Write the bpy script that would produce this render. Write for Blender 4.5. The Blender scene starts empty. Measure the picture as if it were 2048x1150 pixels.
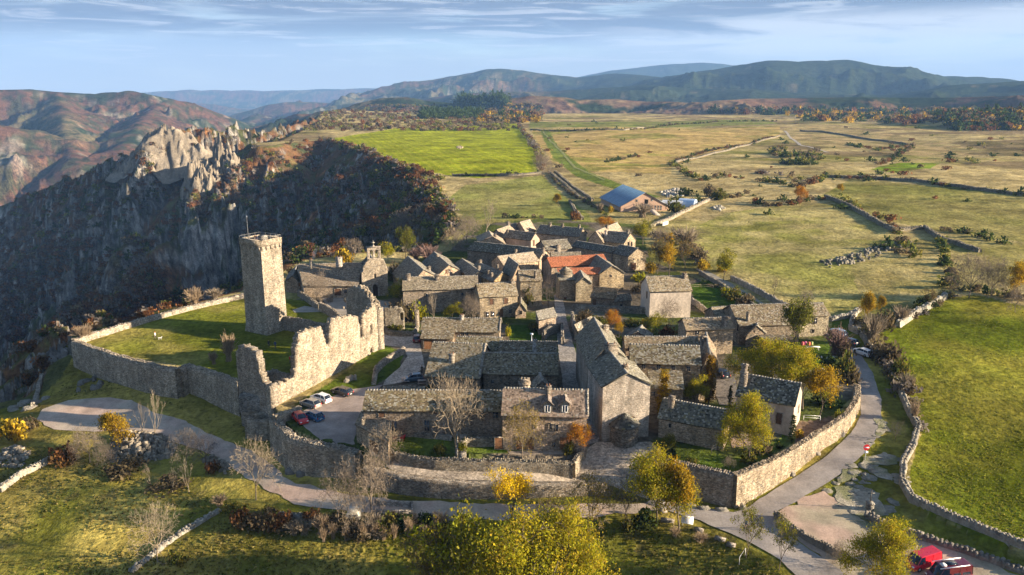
import bpy, math, random
import numpy as np
from mathutils import Vector, Matrix
R = math.radians
rnd = random.Random(11)
scene = bpy.context.scene
COL = scene.collection

# ---------------------------------------------------------------- camera
HC, PITCH, FPX, CX, CY = 55.0, R(13.75), 1593.0, 1024.0, 575.0
cam = bpy.data.cameras.new('camera'); cam.sensor_width = 36.0; cam.lens = 36.0*FPX/2048.0
cam.clip_start = 1.0; cam.clip_end = 120000.0
camo = bpy.data.objects.new('camera', cam); COL.objects.link(camo)
camo.location = (0, 0, HC); camo.rotation_euler = (R(90)-PITCH, 0, 0)
scene.camera = camo
# ---------------------------------------------------------------- sky and sun
SUN_EL, SUN_AZ = R(15.0), R(-11.0)        # azimuth measured from +X towards +Y
world = bpy.data.worlds.new('World'); scene.world = world; world.use_nodes = True
def build_world():
    nt = world.node_tree; nt.nodes.clear()
    N = nt.nodes.new; L = nt.links.new
    out = N('ShaderNodeOutputWorld'); bg = N('ShaderNodeBackground'); bg.inputs['Strength'].default_value = 0.068
    sky = N('ShaderNodeTexSky'); sky.sky_type = 'NISHITA'; sky.sun_disc = False
    sky.sun_elevation = SUN_EL; sky.sun_rotation = R(90) - SUN_AZ
    sky.altitude = 900; sky.air_density = 1.0; sky.dust_density = 1.2; sky.ozone_density = 2.0
    tc = N('ShaderNodeTexCoord'); sep = N('ShaderNodeSeparateXYZ'); L(tc.outputs['Generated'], sep.inputs[0])
    mz = N('ShaderNodeMath'); mz.operation = 'MULTIPLY'; L(sep.outputs['Z'], mz.inputs[0]); mz.inputs[1].default_value = 7.0
    cb = N('ShaderNodeCombineXYZ'); L(sep.outputs['X'], cb.inputs[0]); L(mz.outputs[0], cb.inputs[1]); L(sep.outputs['Y'], cb.inputs[2])
    def noise(scale, sx, sy, detail, rough, loc=(0, 0, 0), dist=0.0):
        mp = N('ShaderNodeMapping'); mp.inputs['Scale'].default_value = (sx, sy, 1); mp.inputs['Location'].default_value = loc
        L(cb.outputs[0], mp.inputs[0]); n = N('ShaderNodeTexNoise'); n.inputs['Scale'].default_value = scale
        n.inputs['Detail'].default_value = detail; n.inputs['Roughness'].default_value = rough; n.inputs['Distortion'].default_value = dist
        L(mp.outputs[0], n.inputs['Vector']); return n.outputs['Fac']
    def ramp(v, a, b):
        m = N('ShaderNodeMapRange'); m.interpolation_type = 'SMOOTHSTEP'; L(v, m.inputs[0])
        m.inputs[1].default_value = a; m.inputs[2].default_value = b; return m.outputs[0]
    def mul(a, b):
        m = N('ShaderNodeMath'); m.operation = 'MULTIPLY'
        for i, v in enumerate((a, b)):
            if isinstance(v, float): m.inputs[i].default_value = v
            else: L(v, m.inputs[i])
        return m.outputs[0]
    def mix(f, a, b):
        m = N('ShaderNodeMix'); m.data_type = 'RGBA'
        if isinstance(f, float): m.inputs[0].default_value = f
        else: L(f, m.inputs[0])
        for i, v in ((6, a), (7, b)):
            if isinstance(v, tuple): m.inputs[i].default_value = (*v, 1)
            else: L(v, m.inputs[i])
        return m.outputs[2]
    up = ramp(sep.outputs['Z'], 0.45, 0.10)
    veil = mul(mul(ramp(noise(3.2, 1.0, 0.9, 6, 0.6, (2.3, 1.0, 0)), 0.22, 0.55), up), 0.93)
    c1 = mix(veil, sky.outputs[0], (1.82, 2.05, 2.36))
    hor = ramp(sep.outputs['Z'], 0.085, 0.0)
    c1 = mix(mul(hor, 0.85), c1, (2.55, 2.78, 3.0))
    high = ramp(sep.outputs['Z'], 0.045, 0.080)
    dark = mul(mul(mul(ramp(noise(2.6, 1.0, 1.8, 9, 0.62, (0.7, 3.1, 0), 1.0), 0.36, 0.50), high), up), 0.95)
    c2 = mix(dark, c1, (.80, .97, 1.34))
    wmask = mul(ramp(sep.outputs['X'], 0.02, 0.30), mul(ramp(sep.outputs['Z'], 0.028, 0.055), ramp(sep.outputs['Z'], 0.096, 0.075)))
    white = mul(mul(ramp(noise(2.6, 1.0, 1.6, 9, 0.62, (5.4, 0.2, 0), 0.9), 0.36, 0.52), wmask), 0.9)
    c3 = mix(white, c2, (3.5, 3.55, 3.65))
    small = mul(mul(ramp(noise(7.5, 1.0, 2.2, 8, 0.62, (1.1, 7.2, 0), 0.8), 0.52, 0.64), mul(ramp(sep.outputs['Z'], 0.02, 0.05), up)), 0.55)
    c4 = mix(small, c3, (3.5, 3.55, 3.65))
    L(c4, bg.inputs['Color']); L(bg.outputs[0], out.inputs['Surface'])
build_world()
sl = bpy.data.lights.new('sun', 'SUN'); sl.energy = 5.0; sl.angle = R(0.55); sl.color = (1.0, 0.84, 0.63)
slo = bpy.data.objects.new('sun', sl); COL.objects.link(slo)
sd = Vector((math.cos(SUN_EL)*math.cos(SUN_AZ), math.cos(SUN_EL)*math.sin(SUN_AZ), math.sin(SUN_EL)))
slo.rotation_euler = sd.to_track_quat('Z', 'Y').to_euler()
vs = scene.view_settings
vs.view_transform = 'Standard'; vs.look = 'None'; vs.gamma = 1.0; vs.use_curve_mapping = False; vs.exposure = 1.83
scene.cycles.max_bounces = 5; scene.cycles.volume_bounces = 1; scene.cycles.diffuse_bounces = 3
scene.cycles.transparent_max_bounces = 6

# ---------------------------------------------------------------- picture <-> place
cp, sp = math.cos(PITCH), math.sin(PITCH)
def ray(px, py):
    u, v = (px-CX)/FPX, (CY-py)/FPX
    return np.array([u, cp + v*sp, -sp + v*cp])
def P(px, py, z=0.0):                    # point of that line of sight at height z
    d = ray(px, py); t = (z-HC)/d[2]; return np.array([d[0]*t, d[1]*t, z])
def PY(px, py, Y):                       # ... at ground distance Y
    d = ray(px, py); t = Y/d[1]; return np.array([d[0]*t, Y, HC+d[2]*t])
def proj(p):
    x, y, z = p[0], p[1], p[2]-HC
    zc = y*cp - z*sp; yc = y*sp + z*cp
    return CX+FPX*x/zc, CY-FPX*yc/zc

# ---------------------------------------------------------------- numpy noise
def _h(ix, iy, s):
    h = (ix*374761393 + iy*668265263 + s*974634777) & 0xffffffff
    h = ((h ^ (h >> 13))*1274126177) & 0xffffffff
    return ((h ^ (h >> 16)) & 0xffff)/65535.0
def vnoise(x, y, s=0):
    xf, yf = np.floor(x), np.floor(y); ix, iy = xf.astype(np.int64), yf.astype(np.int64)
    fx, fy = x-xf, y-yf; fx = fx*fx*(3-2*fx); fy = fy*fy*(3-2*fy)
    a = _h(ix, iy, s); b = _h(ix+1, iy, s); c = _h(ix, iy+1, s); d = _h(ix+1, iy+1, s)
    return (a*(1-fx)+b*fx)*(1-fy) + (c*(1-fx)+d*fx)*fy
def fbm(x, y, sc, o=4, s=0, g=0.5):
    x = np.asarray(x, float)/sc; y = np.asarray(y, float)/sc; r = 0; a = 1; t = 0
    for i in range(o):
        r = r + a*vnoise(x+13.7*i, y-7.3*i, s+i); t += a; a *= g
        x, y = 2.03*(x*0.8-y*0.6), 2.03*(x*0.6+y*0.8)
    return r/t
def ridged(x, y, sc, o=4, s=0):
    x = np.asarray(x, float)/sc; y = np.asarray(y, float)/sc; r = 0; a = 1; t = 0
    for i in range(o):
        n = 1-np.abs(2*vnoise(x+5.1*i, y+3.3*i, s+i)-1); r = r + a*n*n; t += a; a *= 0.5
        x, y = 2.1*(x*0.8-y*0.6), 2.1*(x*0.6+y*0.8)
    return r/t
def blocks(x, y, s=0):
    """random height, offset from centre of the nearest cell of a jittered lattice: jointed rock"""
    ix, iy = np.floor(x).astype(np.int64), np.floor(y).astype(np.int64); best = np.full(x.shape, 9e9); h = np.zeros(x.shape); ox = np.zeros(x.shape); oy = np.zeros(x.shape)
    for i in (-1, 0, 1):
        for j in (-1, 0, 1):
            jx, jy = ix+i, iy+j; px, py = jx+_h(jx, jy, s), jy+_h(jx, jy, s+1); d = (x-px)**2+(y-py)**2; m = d < best; best = np.where(m, d, best); h = np.where(m, _h(jx, jy, s+2), h); ox = np.where(m, x-px, ox); oy = np.where(m, y-py, oy)
    return h+ox*(h*7 % 1-.5)*.8+oy*(h*13 % 1-.5)*.5
def sstep(a, b, x):
    t = np.clip((x-a)/(b-a), 0, 1); return t*t*(3-2*t)
def inpoly(X, Y, poly):
    X = np.asarray(X, float); Y = np.asarray(Y, float); ins = np.zeros(X.shape, bool); n = len(poly)
    for i in range(n):
        x0, y0 = poly[i][:2]; x1, y1 = poly[(i+1) % n][:2]
        if y0 == y1: continue
        c = ((y0 > Y) != (y1 > Y)) & (X < (x1-x0)*(Y-y0)/(y1-y0)+x0)
        ins ^= c
    return ins
def segdist(X, Y, pts, closed=False):    # distance to a polyline, and z interpolated along it
    best = np.full(np.shape(X), 1e18); n = len(pts)
    for i in range(n if closed else n-1):
        a, b = pts[i], pts[(i+1) % n]; dx, dy = b[0]-a[0], b[1]-a[1]; L2 = dx*dx+dy*dy+1e-9
        t = np.clip(((X-a[0])*dx+(Y-a[1])*dy)/L2, 0, 1)
        d = (X-a[0]-t*dx)**2+(Y-a[1]-t*dy)**2
        best = np.minimum(best, d)
    return np.sqrt(best)
def tent(X, Y, pts, slope, rr=4.0, side=None):
    best = np.full(np.shape(X), -1e9)
    for a, b in zip(pts[:-1], pts[1:]):
        dx, dy = b[0]-a[0], b[1]-a[1]; L2 = dx*dx+dy*dy+1e-9
        t = np.clip(((X-a[0])*dx+(Y-a[1])*dy)/L2, 0, 1)
        d = np.sqrt((X-a[0]-t*dx)**2+(Y-a[1]-t*dy)**2+rr*rr)-rr
        best = np.maximum(best, a[2]+t*(b[2]-a[2])-slope*d)
    return best

# ---------------------------------------------------------------- the lie of the land
class RBF:
    def __init__(s, ctrl):               # (px, py, z) picture controls on the ground
        pts = np.array([P(a, b, c) for a, b, c in ctrl]); q = s.w(pts[:, 0], pts[:, 1]); n = len(pts)
        D = np.sqrt(((q[:, None]-q[None])**2).sum(2)); K = s.k(D)+1e-4*np.eye(n)
        A = np.zeros((n+3, n+3)); A[:n, :n] = K; A[:n, n] = 1; A[:n, n+1:] = q; A[n, :n] = 1; A[n+1:, :n] = q.T
        s.c = np.linalg.solve(A, np.r_[pts[:, 2], 0, 0, 0]); s.q = q
    def w(s, x, y):
        y = np.maximum(y, 5.0); r = np.sqrt(x*x+y*y); return np.stack([np.arctan2(x, y)*2.2, np.log(r)*2.2], -1)
    def k(s, r): return np.sqrt(r*r+0.01)*-1.0
    def __call__(s, x, y):
        q = s.w(np.asarray(x, float), np.asarray(y, float)); z = s.c[-3]+q[..., 0]*s.c[-2]+q[..., 1]*s.c[-1]
        for i in range(len(s.q)):
            z = z + s.c[i]*s.k(np.sqrt((q[..., 0]-s.q[i, 0])**2+(q[..., 1]-s.q[i, 1])**2))
        return z
far_c = [(640, 275, 0), (800, 262, 2), (1000, 250, 3), (1070, 345, 0), (900, 352, -1), (1300, 260, 2), (1600, 240, 4), (2000, 260, 3), (2300, 300, 3),
         (1300, 340, 0), (1600, 330, 1), (1900, 330, 2), (2200, 400, 3), (1500, 430, 1), (1800, 480, 2), (2100, 520, 3), (1700, 560, 1), (1950, 590, 2), (2300, 650, 4),
         (1200, 430, 0), (1000, 430, 0), (1100, 480, 0), (1400, 520, 0), (1300, 620, 0), (1550, 640, 0), (900, 560, 0), (950, 430, -1), (700, 215, 16), (900, 212, 16), (1000, 222, 6), (1100, 232, 3), (1400, 232, 3)]
in_c = far_c + [(200, 690, -.3), (350, 650, 0), (480, 610, 0), (400, 720, -.6), (550, 690, 0), (620, 600, 0), (700, 590, 0), (560, 770, -.5), (620, 830, -1), (690, 800, -1), (640, 870, -1.2),
         (700, 880, -1.4), (800, 700, 0), (850, 760, -.2), (850, 870, -.9), (1000, 900, -1), (1130, 905, -1), (1150, 700, 0), (1140, 600, 0), (1140, 800, -.3), (1400, 900, -.6), (1500, 880, -.3), (1640, 840, .2), (1480, 800, -.2),
         (1400, 700, 0), (1640, 720, .3), (2000, 900, -2.2), (1900, 750, .2), (1850, 640, 1.0), (2048, 1080, -3), (1850, 980, -2.8), (1750, 760, -.8)]
out_c = [(1680, 640, .3), (1700, 700, -.2), (1740, 780, -.8), (1740, 850, -1.6), (1680, 930, -2.8), (1580, 970, -3.9), (1490, 1020, -4.8), (1360, 1000, -4.8), (1340, 950, -4.2), (1300, 1030, -5.2), (1250, 1000, -5.0), (1450, 1080, -5.2), (1550, 1130, -5.6), (1640, 1150, -5.8),
         (1620, 1030, -4.6), (1700, 1080, -4.8), (1900, 1130, -4.9), (2048, 1180, -5.2), (1800, 1000, -3.4), (1790, 900, -2.0), (1800, 1060, -4.2), (2000, 1110, -4.2), (2200, 1160, -4), (2000, 900, -2.0), (1900, 750, .2), (1850, 640, 1.0), (1820, 800, -.8), (2048, 1060, -2.8), (1850, 985, -2.4), (1950, 590, 2), (2300, 650, 4), (2300, 900, 0), (2100, 520, 3), (1700, 560, 1),
         (1100, 1010, -5.4), (950, 1010, -5.6), (800, 1000, -5.8), (650, 960, -6.2), (560, 900, -6.6), (450, 900, -6.8), (350, 860, -7.0), (200, 820, -7.2), (90, 810, -7.6), (350, 775, -4.6), (290, 765, -4.8), (200, 748, -5.2), (150, 722, -4.5), (470, 810, -5.8), (380, 765, -4.2), (150, 770, -6.6), (60, 800, -9),
         (100, 950, -9), (300, 950, -8.4), (500, 1010, -7.4), (700, 1060, -7.2), (200, 1080, -9.5), (420, 1100, -9.0), (0, 1150, -10.5), (700, 1150, -9.5), (1000, 1150, -9), (1300, 1120, -7.2), (1450, 1150, -6.8), (1000, 1050, -6.6), (1250, 1050, -6.0), (1000, 1400, -12), (300, 1400, -14), (1700, 1400, -7), (-300, 1000, -12)]
lane_c = [(760, 925, -2.3), (900, 945, -2.8), (1100, 955, -3.2), (1180, 950, -3.4), (1180, 890, -1.1), (1320, 890, -1.0), (1240, 930, -2.4), (1300, 990, -4.8), (1250, 985, -4.4), (1220, 975, -4.0), (1340, 950, -3.8), (1250, 880, -.9), (720, 910, -1.9)]
far_f, in_f, out_f, lane_f = None, RBF(in_c), RBF(out_c), RBF(lane_c)
def W(pts): return [tuple(P(*p)) for p in pts]
# boundary of the low ground outside the walls (counter line runs under the walls)
LOW = W([(-900, 600, -8), (60, 660, -6), (128, 684, -4), (144, 700, -3), (250, 738, -2), (355, 752, -2), (374, 748, -2), (479, 792, -3), (547, 828, -3), (556, 850, -3), (590, 885, -3), (626, 899, -3), (668, 905, -3), (712, 914, -3),
         (724, 926, -3.6), (800, 960, -3.6), (929, 973, -3.8), (1100, 976, -4), (1222, 979, -4.2), (1252, 990, -4.6), (1296, 1004, -4.9), (1350, 960, -2.5), (1425, 972, -3), (1469, 985, -3), (1541, 948, -2.5), (1589, 920, -2), (1640, 882, -1.5), (1692, 846, -.8), (1715, 806, -.5),
         (1712, 765, -.5), (1697, 720, -.2), (1682, 690, 0), (1664, 655, 0), (1700, 640, .3), (1720, 668, .3), (1765, 720, -.3), (1815, 800, -.8), (1838, 860, -1.4), (1812, 935, -2), (1815, 985, -2.4), (1860, 1020, -2.6), (1950, 1068, -3), (2048, 1108, -3.4), (2500, 1300, -4), (1600, 2600, -8), (400, 2600, -10), (-1500, 1500, -12)])
LANE = W([(705, 905, -2), (767, 893, -2), (800, 908, -2), (880, 918, -2), (1049, 925, -2), (1146, 930, -2.2), (1169, 892, -1.2), (1182, 882, -1), (1330, 882, -1), (1350, 925, -2), (1350, 960, -3), (1296, 1004, -4.9), (1252, 990, -4.6), (1222, 979, -4.2), (1100, 976, -4), (929, 973, -3.8), (800, 960, -3.6), (724, 926, -3.6)])
EDGE = W([(-900, 1000, -10), (-200, 850, -8), (0, 800, -8), (70, 772, -6), (118, 735, -4), (140, 690, -1), (300, 632, 0), (480, 582, 0), (560, 545, 0), (600, 520, 0), (700, 505, 0), (760, 500, 0), (850, 505, 0), (905, 470, 0), (925, 440, 0), (900, 405, 0), (872, 365, 0), (830, 338, 0), (765, 312, 0), (740, 297, 0), (700, 287, 0), (640, 277, 0), (560, 285, 2), (520, 292, 2), (505, 275, 6), (560, 262, 10), (600, 245, 14), (640, 235, 15), (640, 222, 16), (690, 212, 18)]) + [(-500, 3600, 10), (9000, 6500, 0), (9000, -900, 0), (-300, -900, -10)]
def cr(pts): return [tuple(PY(*p)) for p in pts]
SPUR_A = cr([(690, 216, 1700), (640, 232, 1500), (585, 249, 1250), (525, 262, 1100), (490, 262, 1040), (440, 250, 980), (395, 262, 950), (345, 252, 900), (310, 265, 890), (285, 290, 890), (245, 312, 900), (185, 340, 930), (120, 362, 960), (50, 395, 990), (-60, 445, 1020), (-300, 560, 1040), (-500, 700, 1040)])
SPUR_C = cr([(560, 270, 1080), (530, 294, 930), (490, 302, 880), (450, 308, 840), (420, 322, 810), (398, 354, 780), (385, 400, 750), (330, 440, 710), (240, 500, 650)])
SPUR_B = cr([(700, 424, 700), (620, 408, 700), (560, 404, 690), (480, 408, 680), (400, 446, 660), (340, 468, 640), (290, 506, 600), (245, 566, 560), (160, 646, 500), (60, 726, 440), (-150, 864, 390)])
SPUR_D = cr([(640, 500, 330), (560, 535, 290), (480, 570, 262), (420, 592, 255), (330, 612, 250), (260, 622, 240), (190, 650, 235), (130, 690, 225), (100, 735, 215), (0, 800, 205)])
SPUR_E = cr([(880, 446, 440), (800, 460, 440), (700, 486, 425), (620, 526, 370)])
FAR_B = cr([(-300, 178, 12500), (0, 180, 12500), (60, 183, 12500), (300, 184, 12500), (380, 179, 12500), (560, 181, 12500), (700, 176, 12500), (830, 177, 12500), (1000, 190, 12500)])
FAR_C = cr([(250, 205, 9500), (420, 207, 9500), (470, 222, 9000), (560, 218, 9000), (700, 222, 9000)])
MTN_L = cr([(-900, 230, 2500), (-400, 190, 2700), (-100, 182, 3000), (0, 180, 3100), (60, 178, 3150), (110, 183, 3200), (170, 186, 3250), (215, 184, 3250), (255, 181, 3250), (290, 188, 3300), (330, 196, 3350), (365, 203, 3400), (410, 219, 3450), (450, 236, 3500), (520, 262, 3600), (620, 300, 3700)])
MTN_L2 = cr([(60, 260, 2300), (0, 250, 2250), (-100, 235, 2300), (-300, 215, 2500)])
MTN_L3 = cr([(330, 196, 3350), (300, 225, 2900), (270, 260, 2500), (240, 300, 2200)])
MTN_L4 = cr([(110, 183, 3200), (125, 215, 2800), (130, 260, 2450), (150, 320, 2100)])
MTN_M = cr([(460, 235, 6500), (500, 225, 6500), (545, 208, 6500), (575, 202, 6500), (640, 205, 6600), (690, 207, 6600), (760, 210, 6800), (900, 220, 7000)])
MTN_R = cr([(740, 200, 8000), (800, 190, 7600), (860, 168, 7200), (905, 152, 7000), (955, 143, 6900), (975, 138, 6800), (1000, 137, 6700), (1040, 140, 6700), (1100, 149, 6800), (1160, 155, 6600), (1225, 146, 6400), (1280, 150, 6000), (1330, 155, 5800), (1400, 146, 5400), (1440, 138, 5200), (1490, 128, 5100), (1540, 120, 5000), (1600, 122, 5000), (1690, 119, 5000), (1725, 127, 5000), (1765, 140, 5100), (1810, 152, 5200), (1870, 151, 5200), (1960, 153, 5200), (2010, 157, 5200), (2060, 165, 5200), (2300, 170, 5200), (3000, 200, 5000)])
MTN_R0 = cr([(1180, 150, 10500), (1230, 140, 10500), (1290, 133, 10500), (1350, 127, 10500), (1400, 125, 10500), (1440, 127, 10500), (1490, 131, 10500), (1600, 145, 10500)])
MTN_R1 = cr([(720, 212, 5200), (760, 200, 5200), (850, 197, 5000), (930, 186, 4800), (1010, 184, 4700), (1100, 182, 4600), (1200, 176, 4500), (1290, 170, 4400), (1380, 176, 4300), (1500, 178, 4100), (1620, 188, 3900), (1760, 190, 3700), (1850, 183, 3500), (1950, 168, 3500), (2048, 162, 3500), (2200, 160, 3500), (2600, 170, 3500)])
HILL_P = cr([(690, 216, 3000), (740, 205, 2900), (770, 196, 2850), (810, 194, 2800), (850, 201, 2800), (930, 209, 2700), (1000, 208, 2650), (1035, 195, 2600), (1065, 191, 2600), (1120, 194, 2600), (1160, 199, 2600), (1230, 198, 2600), (1290, 203, 2600), (1340, 203, 2500), (1400, 207, 2400), (1440, 201, 2300)])
HILL_R = cr([(1440, 201, 2300), (1500, 197, 2400), (1600, 196, 2400), (1700, 194, 2400), (1800, 195, 2400), (1900, 195, 2300), (2000, 192, 2200), (2048, 190, 2100), (2150, 186, 2000), (2500, 190, 1900)])
HILL_R2 = cr([(1960, 232, 1400), (1990, 222, 1350), (2048, 216, 1300), (2200, 205, 1250)])
def TH(X, Y):
    X = np.asarray(X, float); Y = np.asarray(Y, float); sh = X.shape; X = X.ravel(); Y = Y.ravel()
    r = np.sqrt(X*X+Y*Y); plat = np.zeros_like(X)
    z = in_f(X, Y)
    m = inpoly(X, Y, LOW)
    if m.any(): z[m] = out_f(X[m], Y[m])
    m2 = inpoly(X, Y, LANE)
    if m2.any(): z[m2] = lane_f(X[m2], Y[m2])
    z = np.clip(z, -16, 22)
    z = z + (fbm(X, Y, 140, 3, 5)-.5)*np.clip((r-330)/400, 0, 1)*7 + (fbm(X, Y, 9, 4, 9)-.5)*np.where(m2, .05, np.where(m, .5, .25+np.clip((r-200)/400, 0, .6)))
    # beyond the rim everything falls into the gorge
    ins = inpoly(X, Y, EDGE); d = np.where(ins, 0, segdist(X, Y, EDGE, True))
    wob = 1+.5*(fbm(X, Y, 60, 3, 21)-.5)
    drop = np.where(d > 0, (0.62*np.minimum(d, 60)+0.85*np.clip(d-60, 0, 500))*wob, 0)*sstep(0, 14, d)
    fl = -255+60*fbm(X, Y, 500, 3, 31)+(r-1500)*.02
    low = np.maximum(z-drop, fl)
    gor = d > 0
    def rock(pts, slope, amp, sc, seed, rr=4):
        t = tent(X+(fbm(X, Y, 50, 3, seed)-.5)*40, Y+(fbm(X, Y, 50, 3, seed+7)-.5)*30, pts, slope, rr)
        dd = segdist(X, Y, pts); a = np.clip(dd/25, .12, 1)
        return t+(ridged(X, Y, sc, 4, seed+3)-.55)*amp*a
    for pts, sl_, amp, sc, sd_ in ((SPUR_A, .95, 55, 70, 40), (SPUR_C, 1.25, 34, 42, 50), (SPUR_B, 1.15, 36, 38, 60), (SPUR_D, .9, 14, 20, 70), (SPUR_E, .55, 9, 30, 80)):
        near = gor & (r < 2200)
        if near.any():
            xs, ys = X[near], Y[near]
            t = tent(xs+(fbm(xs, ys, 50, 3, sd_)-.5)*30, ys+(fbm(xs, ys, 50, 3, sd_+7)-.5)*22, pts, sl_)
            a = np.clip(segdist(xs, ys, pts)/22, .10, 1)
            low[near] = np.maximum(low[near], t+(ridged(xs, ys, sc, 4, sd_+3)-.62)*amp*a)
    z = np.where(gor, low, z)
    gi = gor & (r < 1500)
    if gi.any():
        x, y, dd = X[gi], Y[gi], d[gi]; wx, wy = x+(fbm(x, y, 18, 3, 95)-.5)*9+.3*y, y+(fbm(x, y, 18, 3, 96)-.5)*9; band = sstep(.40, .55, fbm(x, y*1.3, 85, 3, 93))
        z[gi] += ((ridged(x, y, 26, 4, 90)-.5)*5+((blocks(wx/11, wy/26, 97)-.5)*15+(blocks(wx/4.5, wy/9, 98)-.5)*5)*band)*np.clip(dd/45, 0, 1)
    far = r > 1150
    if far.any():
        xs, ys = X[far], Y[far]; rf = r[far]
        m = z[far]
        m = m - np.clip((rf-2050)/500, 0, 1)*130*(ys > 0)
        gul = lambda sc, s: ridged(xs+(fbm(xs, ys, sc*1.5, 2, s+5)-.5)*sc, ys, sc, 5, s)-.55
        for pts, sl_, amp, sc, sd_, ad in ((MTN_L, .42, 230, 430, 100, 350), (MTN_L2, .5, 130, 220, 101, 200), (MTN_L3, .5, 120, 200, 102, 200), (MTN_L4, .55, 120, 200, 103, 200), (MTN_M, .28, 160, 900, 110, 400), (FAR_B, .2, 100, 900, 170, 400), (FAR_C, .2, 100, 700, 171, 300), (MTN_R, .22, 230, 800, 120, 600), (MTN_R0, .2, 100, 900, 125, 400), (MTN_R1, .16, 110, 480, 130, 300), (HILL_P, .26, 65, 260, 140, 160), (HILL_R, .18, 55, 240, 150, 160), (HILL_R2, .15, 10, 100, 160, 50)):
            t = tent(xs, ys, pts, sl_, 30); a = np.clip(segdist(xs, ys, pts)/ad, .03, 1)
            m = np.maximum(m, t+gul(sc, sd_)*amp*a)
        z[far] = m
    return z.reshape(sh)
# ---------------------------------------------------------------- the ground as one sheet (rings about the valley side)
LOWQ = False
th_f = np.linspace(-36.5, 36.5, 940); th_l = -36.5-np.geomspace(.1, 50, 44)[::-1]; TH_A = np.radians(np.r_[th_l, th_f, -th_l[::-1]])
RR = np.r_[np.linspace(12, 58, 16)[:-1], np.geomspace(58, 3400, 690), np.geomspace(3420, 13600, 120)]
AA, RG = np.meshgrid(TH_A, RR); GX, GY = RG*np.sin(AA), RG*np.cos(AA)
GZ_ = TH(GX, GY)
lnR = np.log(RR)
def gz(x, y):                            # height of the sheet (bilinear)
    x = np.asarray(x, float); y = np.asarray(y, float)
    r = np.sqrt(x*x+y*y); a = np.arctan2(x, y)
    i = np.clip(np.searchsorted(RR, r)-1, 0, len(RR)-2); j = np.clip(np.searchsorted(TH_A, a)-1, 0, len(TH_A)-2)
    u = (r-RR[i])/(RR[i+1]-RR[i]); v = (a-TH_A[j])/(TH_A[j+1]-TH_A[j])
    return (GZ_[i, j]*(1-u)+GZ_[i+1, j]*u)*(1-v)+(GZ_[i, j+1]*(1-u)+GZ_[i+1, j+1]*u)*v
_T = np.geomspace(50, 4000, 2600)
def G(px, py):                           # first ground point on the line of sight
    d = ray(px, py); x = d[0]*_T; y = d[1]*_T; z = HC+d[2]*_T
    h = z-gz(x, y); k = np.where(h < 0)[0]
    if len(k) == 0: return P(px, py, 0)
    k = k[0]; t0, t1 = _T[k-1], _T[k]; f = h[k-1]/(h[k-1]-h[k]+1e-12); t = t0+(t1-t0)*f
    return np.array([d[0]*t, d[1]*t, float(gz(d[0]*t, d[1]*t))])
def GW(pts): return [tuple(G(*p)) for p in pts]

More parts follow.
